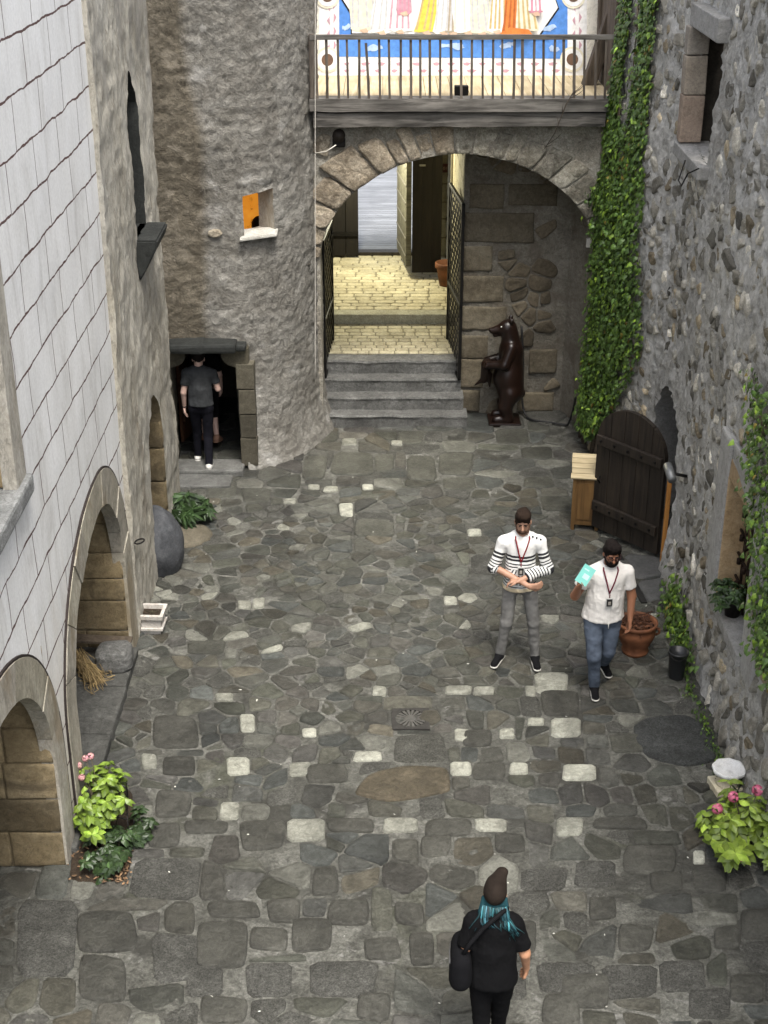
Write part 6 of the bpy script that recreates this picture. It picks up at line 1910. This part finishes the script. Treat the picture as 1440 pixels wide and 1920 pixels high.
    def band(V):
        zs = max(g['sh'][0][2], g['sh'][1][2])
        b = zs - V[:, 2]; bd = np.abs(V[:, 0] - g['chest'][0]) * .9 + 0 * b; best = np.where(bd < .17, 0.02 + 0 * b, .2)
        out = b.copy()
        for i in (0, 1):
            L0 = np.linalg.norm(g['el'][i] - g['sh'][i])
            def seg(a, c):
                d = c - a; L = d @ d; q = np.clip(((V - a) @ d) / L, 0, 1); return np.linalg.norm(V - a - q[:, None] * d, axis=1), q * math.sqrt(L)
            d1, t1 = seg(g['sh'][i], g['el'][i]); d2, t2 = seg(g['el'][i], g['wr'][i])
            side = (V[:, 0] < g['sh'][i][0] + .035) if i == 0 else (V[:, 0] > g['sh'][i][0] - .035)
            arm1 = (d1 < .085) & side & (d1 <= d2); arm2 = (d2 < .075) & (d2 < d1) & (V[:, 1] < g['chest'][1] - .09 if abs(g['wr'][i][0]) < .12 else side)
            fold = lambda q: np.where(q > .215, .215 + np.mod(q - .215, .217), q)
            out = np.where(arm1, fold(t1 + .01), out); out = np.where(arm2, fold(L0 + t2 + .01), out)
        return out
    top = sdf_obj(o_['topname'], s, M['top'], t, cut, band if o_.get('bands') else None)
    crease(top, o_.get('folds', .011), 6.5, 3.0, (1.25, 1, .55)); crease(top, .004, 17, 5.0, (1, 1, .7))
    # trousers
    s = SDF(lo - .03, hi + .03, st_ * 1.1)
    s.cap(g['hp'][0] + V3(.01, 0, .03), g['hp'][1] + V3(-.01, 0, .03), .086 * fat, .086 * fat, .05, 1.0); s.cap(g['pelvis'], (g['hp'][0] + g['hp'][1]) / 2, .125 * fat, .10 * fat, .05, .75)
    lw = o_.get('leg', 1.0)
    for i in (0, 1):
        s.cap(g['hp'][i], g['kn'][i], .090 * fat * lw, .066 * lw, .035); s.cap(g['kn'][i], g['an'][i] + (g['kn'][i] - g['an'][i]) * o_.get('ankle', [.02, .02])[i], .066 * lw, .054 * lw, .02)
    wz = hem + .015
    trz = sdf_obj('trousers', s, M['trousers'], t, lambda F, S: np.maximum(F, (S.lo[2] + S.h * np.arange(S.n[2]))[None, None, :] - wz))
    crease(trz, .006, 6.0, 9.0, (.9, .9, 1.1)); crease(trz, .004, 15.0, 4.0, (.8, .8, 1.2))
    # shoes
    for i in (0, 1):
        if o_.get('barefoot', (False, False))[i]: continue
        f = g['toe'][i] - g['an'][i]; f[2] = 0; f /= np.linalg.norm(f); a = g['an'][i]; up = o_.get('foot_tilt', (0, 0))[i]
        dn = V3(0, 0, -1)
        heel = a + dn * .038 - f * .035; toe = g['toe'][i]
        s = SDF(np.minimum(heel, toe) - .12, np.maximum(heel, toe) + .14, .007)
        s.cap(heel + V3(0, 0, .012), toe + V3(0, 0, .004), .042, .038, .02, .9, 2); s.cap(a + V3(0, 0, .0), heel + V3(0, 0, .02) + f * .05, .046, .046, .03)
        sh = sdf_obj('shoe', s, M['shoe'], t)
        s = SDF(np.minimum(heel, toe) - .12, np.maximum(heel, toe) + .12, .007)
        s.cap(heel - V3(0, 0, .018), toe - V3(0, 0, .016), .046, .042, .01, .42, 2)
        sdf_obj('sole', s, M['sole'], sh)
    return t, g, top, hp_
def front_y(o, x, z, back=False):
    n = len(o.data.vertices); co = np.empty(n * 3); o.data.vertices.foreach_get('co', co); co = co.reshape(-1, 3)
    m = (np.abs(co[:, 0] - x) < .02) & (np.abs(co[:, 2] - z) < .02)
    if not m.any(): return None
    return co[m, 1].max() if back else co[m, 1].min()
def lanyard(t, top, g, badge_z, mat, x0=0.0, w=.075):
    nk = g['neck']; mb = MB()
    for sgn in (-1, 1):
        pts = [Vector((nk[0] + sgn * .01, nk[1] + .075, nk[2] + .02)), Vector((nk[0] + sgn * w * .85, nk[1] + .02, nk[2] + .028))]
        zt = nk[2] - .02
        for k in range(8):
            q = k / 7; z = zt + (badge_z + .09 - zt) * q; x = nk[0] + (x0 - nk[0]) * q + sgn * w * .95 * (1 - q)
            y = front_y(top, x, z); 
            if y is None: y = nk[1] - .06
            pts.append(Vector((x, y - .006, z)))
        mb.tube(pts, .0075, 5)
    y = front_y(top, x0, badge_z) or -.12
    y2 = front_y(top, x0, badge_z + .05) or y
    yb = min(y, y2) - .012
    mb.tube([(x0, yb, badge_z + .09), (x0, yb, badge_z + .05)], .005, 5)
    ly = mb.build('lanyard', mat, t)
    bm_ = MB(); bm_.box((x0, yb - .004, badge_z), (.07, .008, .095), 0, bev=.003); bm_.box((x0, yb - .0095, badge_z), (.055, .004, .078), 1)
    bm_.box((x0, yb - .013, badge_z - .004), (.026, .003, .036), 2, bev=.001)
    bm_.build('badge', [plain('badge_edge', (.5, .5, .48), .4), plain('badge_black', (.02, .018, .018), .3), plain('badge_grey', (.30, .28, .25), .4)], ly)
def short_hair(top=.0, quiff=False, back=True):
    def f(t, hp_, H, M):
        s = SDF(hp_(0, 0, 0) - .18, hp_(0, 0, 0) + .2, .006)
        s.ell(hp_(0, .020, .034), (.082, .100, .097), .01, H); s.ell(hp_(0, -.02, .085), (.066, .075, .045), .02, H)
        if quiff: s.ell(hp_(.01, -.055, .105), (.055, .04, .03), .02, H)
        s.ell(hp_(0, -.105, -.035), (.088, .078, .085), .012, H, True); s.ell(hp_(0, -.03, -.11), (.13, .12, .075), .01, H, True)
        o = sdf_obj('hair', s, M['hair'], t); crease(o, .010, 17, 1.0, (1.6, .35, .8)); crease(o, .004, 45, 3.0, (1.6, .4, 1))
    return f
def beard(full):
    def f(t, hp_, H, M):
        s = SDF(hp_(0, 0, -.05) - .16, hp_(0, 0, -.05) + .16, .005)
        e = 1.0 if full else .0
        s.ell(hp_(0, -.034, -.083), (.051 + .006 * e, .052 + .006 * e, .045 + .014 * e), .02, H)
        for q in (-1, 1): s.cap(hp_(q * .063, -.002, -.03), hp_(q * .045, -.045, -.085), .014, .02, .02)
        s.cap(hp_(-.028, -.086, -.055), hp_(.028, -.086, -.055), .009, .009, .01)
        s.ell(hp_(0, -.108, -.070), (.017, .02, .0075), .004, H, True)
        s.ell(hp_(0, -.10, -.012), (.05, .05, .034), .008, H, True)
        o = sdf_obj('beard', s, M['hair'], t); crease(o, .003, 40, 2.0)
    return f
def both(*fs):
    def f(*a):
        for q in fs: q(*a)
    return f
m_eye = plain('dark_eye', (.03, .02, .015), .25, 0, .6)
# --- man in the striped jumper
def stripe_mat():
    m, nt, b = newmat('striped_knit')
    at = nd(nt, 'ShaderNodeAttribute', attribute_name='band').outputs['Fac']
    at = math_(nt, 'ADD', at, math_(nt, 'MULTIPLY', math_(nt, 'SUBTRACT', noise_(nt, coords(nt), 9, 3, .5), .5), .016))
    def btw(a, b_): return math_(nt, 'MULTIPLY', math_(nt, 'GREATER_THAN', at, a), math_(nt, 'LESS_THAN', at, b_))
    thick = math_(nt, 'MAXIMUM', btw(.128, .153), btw(.166, .191))
    fr = math_(nt, 'FRACT', math_(nt, 'DIVIDE', at, .031))
    thin = math_(nt, 'MULTIPLY', math_(nt, 'LESS_THAN', fr, .42), btw(.215, .475))
    f = math_(nt, 'MAXIMUM', thick, thin)
    base = mixc(nt, math_(nt, 'GREATER_THAN', at, .482), (.72, .72, .70), (.62, .52, .36))
    n = noise_(nt, coords(nt), 60, 3, .6)
    c = mixc(nt, f, base, (.016, .016, .02))
    nt.links.new(c, b.inputs['Base Color']); b.inputs['Roughness'].default_value = .9; 
    hh = math_(nt, 'ADD', n, math_(nt, 'MULTIPLY', noise_(nt, coords(nt), 9, 4, .6, .6), 2.2))
    nt.links.new(nd(nt, 'ShaderNodeBump', {'Strength': .3, 'Distance': .015, 'Height': hh}).outputs[0], b.inputs['Normal'])
    return m
m_red = cloth('red_lanyard', (.20, .012, .018), .1, 0)
m_blk = cloth('black_shoe', (.007, .007, .008), .2, .1); m_wsole = plain('white_sole', (.62, .60, .56), .7)
c1 = gp(966, 1242)
a0, a1 = gp(937, 1240) - c1, gp(1002, 1244) - c1
t0_, t1_ = a0 + Vector((-.075, -.165, 0)), a1 + Vector((.01, -.18, 0))
J = dict(head=(.01, -.02, 1.655), neck=(.01, .01, 1.50), chest=(.01, .015, 1.33), waist=(.01, .01, 1.12), pelvis=(.01, .0, .97), sh=[(-.175, .015, 1.42), (.195, .015, 1.42)],
         el=[(-.265, -.02, 1.135), (.285, -.03, 1.13)], wr=[(.09, -.20, 1.005), (-.02, -.165, 1.05)], hp=[(-.085, 0, .92), (.105, 0, .92)],
         kn=[(a0.x * .72, -.04, .49), (a1.x * .82, -.04, .49)], an=[(a0.x, a0.y, .085), (a1.x, a1.y, .085)], toe=[(t0_.x, t0_.y, .04), (t1_.x, t1_.y, .04)])
def man1_hair(t, hp_, H, M):
    short_hair(quiff=True)(t, hp_, H, M)
    M = dict(M); M['hair'] = cloth('stubble_brown', (.10, .058, .040), .3, .3, 60); beard(False)(t, hp_, H, M)
M1 = dict(skin=skinmat('skin_light', (.40, .225, .15)), eye=m_eye, hair=cloth('dark_brown_hair', (.022, .014, .010), .3, .3, 60), top=stripe_mat(), trousers=cloth('grey_denim', (.16, .157, .15), .35, .35, 7), shoe=m_blk, sole=m_wsole)
t1, g1, top1, hp1 = person('man in a striped jumper and grey jeans with red lanyard, standing with forearms crossed', (c1.x, c1.y, .02), 0, J, M1,
    dict(hands=[((.85, -.15, .12), (.1, 1, .1), .55), ((-.9, .1, -.15), (0, -.2, -1), .5)], hair=man1_hair, sleeve=[1.12, 1.72], hem=.895, bands=True, topname='striped_jumper', head=(R(-6), R(12), 0), leg=.90, fat=.98))
lanyard(t1, top1, g1, 1.14, m_red, .0)
mb = MB()
for k in range(3):
    p = Vector((.115 + .042 * k, -.045 + .01 * k, 1.505 - .011 * k)); mb.box(p, (.016, .016, .012), 0, bev=.004)
for k, (x, z) in enumerate(((.115, 1.50), (.155, 1.487), (.195, 1.47))):
    mb = MB(); y = front_y(top1, x, z - .02) or -.06; mb.box((x, y + .012, z - .008), (.017, .017, .017), 0, bev=.005); mb.build('shoulder_button', m_blk, t1)
# --- man in the white T-shirt walking towards the camera
c2 = gp(1119, 1296)
af, ab_ = gp(1113, 1300) - c2, gp(1133, 1262) - c2
J = dict(head=(.035, -.05, 1.60), neck=(.03, -.0, 1.45), chest=(.02, .0, 1.28), waist=(.01, -.01, 1.08), pelvis=(.0, .0, .92), sh=[(-.16, .0, 1.365), (.215, .01, 1.365)],
         el=[(-.30, -.05, 1.13), (.275, .0, 1.09)], wr=[(-.29, -.18, 1.30), (.265, -.06, .85)], hp=[(-.09, 0, .87), (.09, 0, .87)],
         kn=[(-.085, -.14, .48), (.085, -.02, .47)], an=[(af.x, af.y, .085), (ab_.x, ab_.y, .12)], toe=[(af.x - .015, af.y - .17, .04), (ab_.x + .03, ab_.y - .13, .04)])
M2 = dict(skin=skinmat('skin_tanned', (.30, .135, .075)), eye=m_eye, hair=cloth('black_hair', (.012, .009, .008), .3, .3, 60), top=cloth('white_cotton', (.68, .655, .62), .06, .5, 7), trousers=cloth('blue_denim', (.085, .105, .14), .45, .4, 7), shoe=m_blk, sole=m_wsole)
def man2_hair(t, hp_, H, M):
    both(short_hair(quiff=True), beard(True))(t, hp_, H, M)
    mb = MB()
    for q in (-1, 1):
        pts = [Vector(hp_(q * .034 + .025 * math.cos(a), -.101 + .004 * abs(math.cos(a)), -.002 + .019 * math.sin(a))) for a in np.linspace(0, 2 * math.pi, 17)]
        mb.tube(pts, .0042, 5, caps=False)
        mb.tube([Vector(hp_(q * .059, -.097, .002)), Vector(hp_(q * .080, -.05, .004)), Vector(hp_(q * .080, .01, -.004))], .0035, 5)
    mb.tube([Vector(hp_(-.009, -.105, .003)), Vector(hp_(.009, -.105, .003))], .004, 5)
    mb.build('glasses', plain('dark_frame', (.03, .008, .008), .35), t)
t2, g2_, top2, hp2 = person('bearded man in glasses and white T-shirt walking forward with a leaflet held up', (c2.x, c2.y, .02), R(2), J, M2,
    dict(hands=[((.05, -.25, 1.0), (.6, -.6, .1), 1.0), ((.0, -.15, -1.0), (-1, .1, 0), .4)], hair=man2_hair, sleeve=.62, hem=.865, topname='t_shirt', head=(R(3), R(14), 0), fat=1.16, leg=1.0, flat=.74))
lanyard(t2, top2, g2_, 1.115, cloth('dark_red_lanyard', (.13, .02, .035), .1, 0), .02)
mb = MB(); mb.tube([Vector((.03, (front_y(top2, .03, .885) or -.1) - .004, .88)), Vector((.032, (front_y(top2, .03, .885) or -.1) - .006, .82))], .005, 5); mb.build('drawstring', plain('white_cord', (.6, .6, .57), .8), t2)
# leaflet held up
lw = Matrix.Translation(Vector((c2.x, c2.y, .02))) @ Matrix.Rotation(R(2), 4, 'Z')
hc_ = lw @ Vector((-.245, -.225, 1.425))
mb = MB(); rot = Matrix.Rotation(R(-22), 3, 'X') @ Matrix.Rotation(R(32), 3, 'Y')
mb.box((0, 0, .03), (.125, .003, .19), 0, rot)
mb.box(Vector((0, 0, .03)) + rot @ Vector((.012, -.003, -.012)), (.06, .002, .05), 1, rot); mb.box(Vector((0, 0, .03)) + rot @ Vector((-.015, -.003, .052)), (.05, .002, .012), 1, rot)
lf = mb.build('leaflet', [plain('teal_paper', (.20, .56, .50), .7, var=.05), plain('pale_teal_print', (.50, .74, .70), .7, var=.05)]); lf.location = hc_
tag(lf, 'pale teal leaflet held up in the hand of the bearded man', 'leaflet')
# --- woman in black, seen from behind
cw_ = Vector((.75, 7.50, .02))
J = dict(head=(.0, -.10, 1.55), neck=(.0, -.05, 1.41), chest=(.0, -.04, 1.25), waist=(.0, .0, 1.06), pelvis=(.0, .03, .90), sh=[(-.155, -.03, 1.33), (.155, -.03, 1.33)],
         el=[(-.235, .0, 1.07), (.215, .02, 1.08)], wr=[(-.255, -.09, .85), (.205, -.10, .98)], hp=[(-.085, .03, .85), (.085, .03, .85)],
         kn=[(-.07, -.06, .46), (.07, .04, .47)], an=[(-.06, -.10, .085), (.06, .22, .12)], toe=[(-.065, -.25, .04), (.065, .09, .04)])
M3 = dict(skin=skinmat('skin_warm', (.42, .22, .13)), eye=m_eye, hair=cloth('dark_teal_hair', (.012, .045, .055), .35, .4, 30), top=cloth('black_jersey', (.0035, .0035, .004), .2, .4, 7), trousers=cloth('black_leggings', (.003, .003, .0035), .2, .3, 7), shoe=m_blk, sole=m_blk)
m_hat = cloth('black_brown_cap', (.018, .013, .010), .25, .2, 40)
def woman_hair(t, hp_, H, M):
    s = SDF(hp_(0, 0, .02) - .24, hp_(0, 0, .02) + .24, .007)
    s.ell(hp_(0, .018, .030), (.087, .104, .098), .01, H); s.cap(hp_(-.01, -.05, .07), hp_(-.04, -.115, .09), .064, .046, .04, .6, 2)
    s.ell(hp_(0, -.10, -.07), (.10, .10, .09), .01, H, True); s.ell(hp_(0, .02, -.11), (.14, .16, .07), .01, H, True)
    sdf_obj('cap', s, m_hat, t)
    s = SDF(hp_(0, .08, -.16) - .26, hp_(0, .08, -.16) + .26, .007); rr = random.Random(5)
    for k in range(16):
        x = -.085 + .17 * k / 15; e = rr.uniform(.04, .16)
        a = hp_(x * .9, .045 + .05 * (1 - abs(x) / .09), -.02); b_ = hp_(x * 1.15, .115, -.10); c_ = hp_(x * 1.35 - .02, .155, -.10 - e)
        s.cap(a, b_, .020, .016, .008); s.cap(b_, c_, .016, .005, .004)
    o = sdf_obj('hair', s, M['hair'], t); crease(o, .004, 40, 2.0, (1, 1, .15))
    m_str = plain('teal_hair_strand', (.014, .052, .062), .5, 0, .3, .3, 20, tint=True)
    mb = MB()
    for k in range(120):
        x = rr.uniform(-.088, .088); L = rr.uniform(.10, .33) * (1 - .35 * abs(x + .03) / .09); sw = rr.gauss(-.035, .035); kk = math.exp(rr.gauss(-.1, .75))
        pts = [Vector(hp_(x, .098 + .02 * (1 - abs(x) / .09), -.03)), Vector(hp_(x * 1.2 + sw * .2, .140 + rr.uniform(-.01, .02), -.11)), Vector(hp_(x * 1.35 + sw * .6, .182 + rr.uniform(-.012, .014), -.08 - L * .55)), Vector(hp_(x * 1.4 + sw * 1.4, .205 + rr.uniform(-.015, .02), -.06 - L))]
        r0 = rr.uniform(.003, .0075); mb.tube(pts, [r0, r0 * 1.1, r0 * .9, r0 * .3], 5, tint=(kk * rr.uniform(.7, 1.1), kk, kk * rr.uniform(.9, 1.1)))
    mb.build('hair_strands', m_str, t)
t3, g3, top3, hp3 = person('woman in black with teal hair and dark cap, seen from behind walking away', cw_, R(176), J, M3,
    dict(hands=[((-.05, -.5, -.9), (.9, 0, 0), .45), ((-.3, -.9, .1), (-.3, 0, -1), .7)], hair=woman_hair, sleeve=.78, hem=.84, topname='t_shirt', head=(R(-4), R(-14), 0), fat=1.06, face=False, leg=.95))
t3.scale = (.93, .93, .93)
bgw = Matrix.Translation(cw_) @ Matrix.Rotation(R(176), 4, 'Z') @ Matrix.Scale(.93, 4)
bag = thing('shoulder_bag', 'black shoulder bag on the left hip of the woman in black', 'bag', bgw @ Vector((.235, -.01, .80)), R(176))
s = SDF((-.15, -.2, -.1), (.15, .2, .4), .01); s.cap((.0, -.10, .08), (.0, .11, .08), .078, .078, .02); s.cap((.0, -.10, .16), (.0, .11, .16), .078, .078, .05); s.cap((.0, -.10, .24), (.0, .11, .24), .066, .066, .05)
sdf_obj('bag_body', s, cloth('black_nylon', (.005, .005, .006), .25, .4, 12), bag)
mb = MB(); mb.tube([(.0, .1, .27), (-.06, .10, .40), (-.14, .09, .52), (-.235, .07, .62), (-.30, .0, .63), (-.26, -.10, .56)], .016, 6); mb.build('strap', m_blk, bag)
for k in range(2):
    mb = MB(); mb.tube([(.075, -.11, .16 + .06 * k), (.08, .0, .165 + .06 * k), (.075, .11, .16 + .06 * k)], .005, 5); mb.build('zip', plain('grey_zip', (.06, .06, .06), .4), bag)
# --- man entering the tower door
c4 = gp(384, 877); c4.z = .05
J = dict(head=(.01, -.09, 1.52), neck=(.01, -.05, 1.40), chest=(.0, -.04, 1.24), waist=(.0, .0, 1.05), pelvis=(.0, .02, .89), sh=[(-.175, -.03, 1.33), (.175, -.03, 1.33)],
         el=[(-.235, -.03, 1.10), (.225, .01, 1.06)], wr=[(-.16, -.22, 1.06), (.235, -.05, .83)], hp=[(-.085, .02, .84), (.085, .02, .84)],
         kn=[(-.075, .02, .45), (.085, -.08, .45)], an=[(-.09, .20, .09), (.10, -.10, .09)], toe=[(-.095, .06, .03), (.105, -.25, .04)])
M4 = dict(skin=skinmat('skin_pale', (.50, .34, .28)), eye=m_eye, hair=M2['hair'], top=cloth('charcoal_cotton', (.030, .032, .034), .3, .5, 8), trousers=cloth('navy_black_cotton', (.005, .005, .008), .2, .3, 7), shoe=plain('white_trainer', (.5, .49, .46), .7), sole=m_wsole)
t4, g4, top4, hp4 = person('man in charcoal shirt and black trousers with white trainers, stepping into the tower door', c4, R(180), J, M4,
    dict(hands=[((.5, -.7, .2), (0, 0, -1), .6), ((.0, -.12, -1), (-1, 0, 0), .35)], hair=short_hair(), sleeve=.60, hem=.90, topname='shirt', head=(0, R(14), 0), face=False, leg=.9))
mb = MB(); w = Vector(g4['wr'][1]); mb.tube([w + Vector((.032 * math.cos(a), .032 * math.sin(a), .01)) for a in np.linspace(0, 6.283, 17)], .008, 5, caps=False); mb.build('wristband', m_blk, t4)
# --- person ahead inside the doorway, one bare calf catching the light
J = dict(head=(.0, -.09, 1.46), neck=(.0, -.05, 1.33), chest=(.0, -.03, 1.18), waist=(.0, .0, 1.0), pelvis=(.0, .0, .86), sh=[(-.16, .0, 1.27), (.16, .0, 1.27)],
         el=[(-.2, .0, 1.02), (.2, .0, 1.02)], wr=[(-.2, -.1, .8), (.2, -.1, .8)], hp=[(-.08, .0, .80), (.08, .0, .80)], kn=[(-.09, -.05, .44), (.08, -.08, .44)], an=[(-.13, .12, .14), (.08, -.10, .09)], toe=[(-.16, .0, .06), (.08, -.24, .05)])
M5 = dict(M4); M5['top'] = M3['top']; M5['shoe'] = plain('sandal_leather', (.16, .09, .06), .7); M5['sole'] = M5['shoe']; M5['trousers'] = M3['trousers']
c5 = wy(404, 812, 18.72); 
person('person in dark knee length clothes with bare calf and sandals inside the tower doorway', (c5.x - .10, 18.72, .05), R(180), J, M5,
    dict(hands=[((0, -.2, -1), (1, 0, 0), .4), ((0, -.2, -1), (-1, 0, 0), .4)], hair=short_hair(), sleeve=.7, hem=.84, topname='shirt', face=False, ankle=[.85, .85], step=.010))
# --- person behind the small lit window
J = dict(head=(.0, -.02, 1.60), neck=(.0, .0, 1.45), chest=(.0, .0, 1.28), waist=(.0, .0, 1.1), pelvis=(.0, .0, .95), sh=[(-.18, .0, 1.38), (.18, .0, 1.38)], el=[(-.22, .0, 1.1), (.22, .0, 1.1)], wr=[(-.22, -.08, .86), (.22, -.08, .86)],
         hp=[(-.09, 0, .9), (.09, 0, .9)], kn=[(-.09, -.02, .5), (.09, -.02, .5)], an=[(-.09, 0, .085), (.09, 0, .085)], toe=[(-.1, -.15, .04), (.1, -.15, .04)])
pw = wy(482, 425, 19.15)
M6 = dict(M3); M6['hair'] = M2['hair']
person('person with dark hair standing inside the small lit tower window', (pw.x + .02, 19.15, pw.z - 1.60), R(150), J, M6,
    dict(hands=[((0, -.1, -1), (1, 0, 0), .4), ((0, -.1, -1), (-1, 0, 0), .4)], hair=short_hair(), sleeve=.7, hem=.9, topname='shirt', face=False, step=.010))
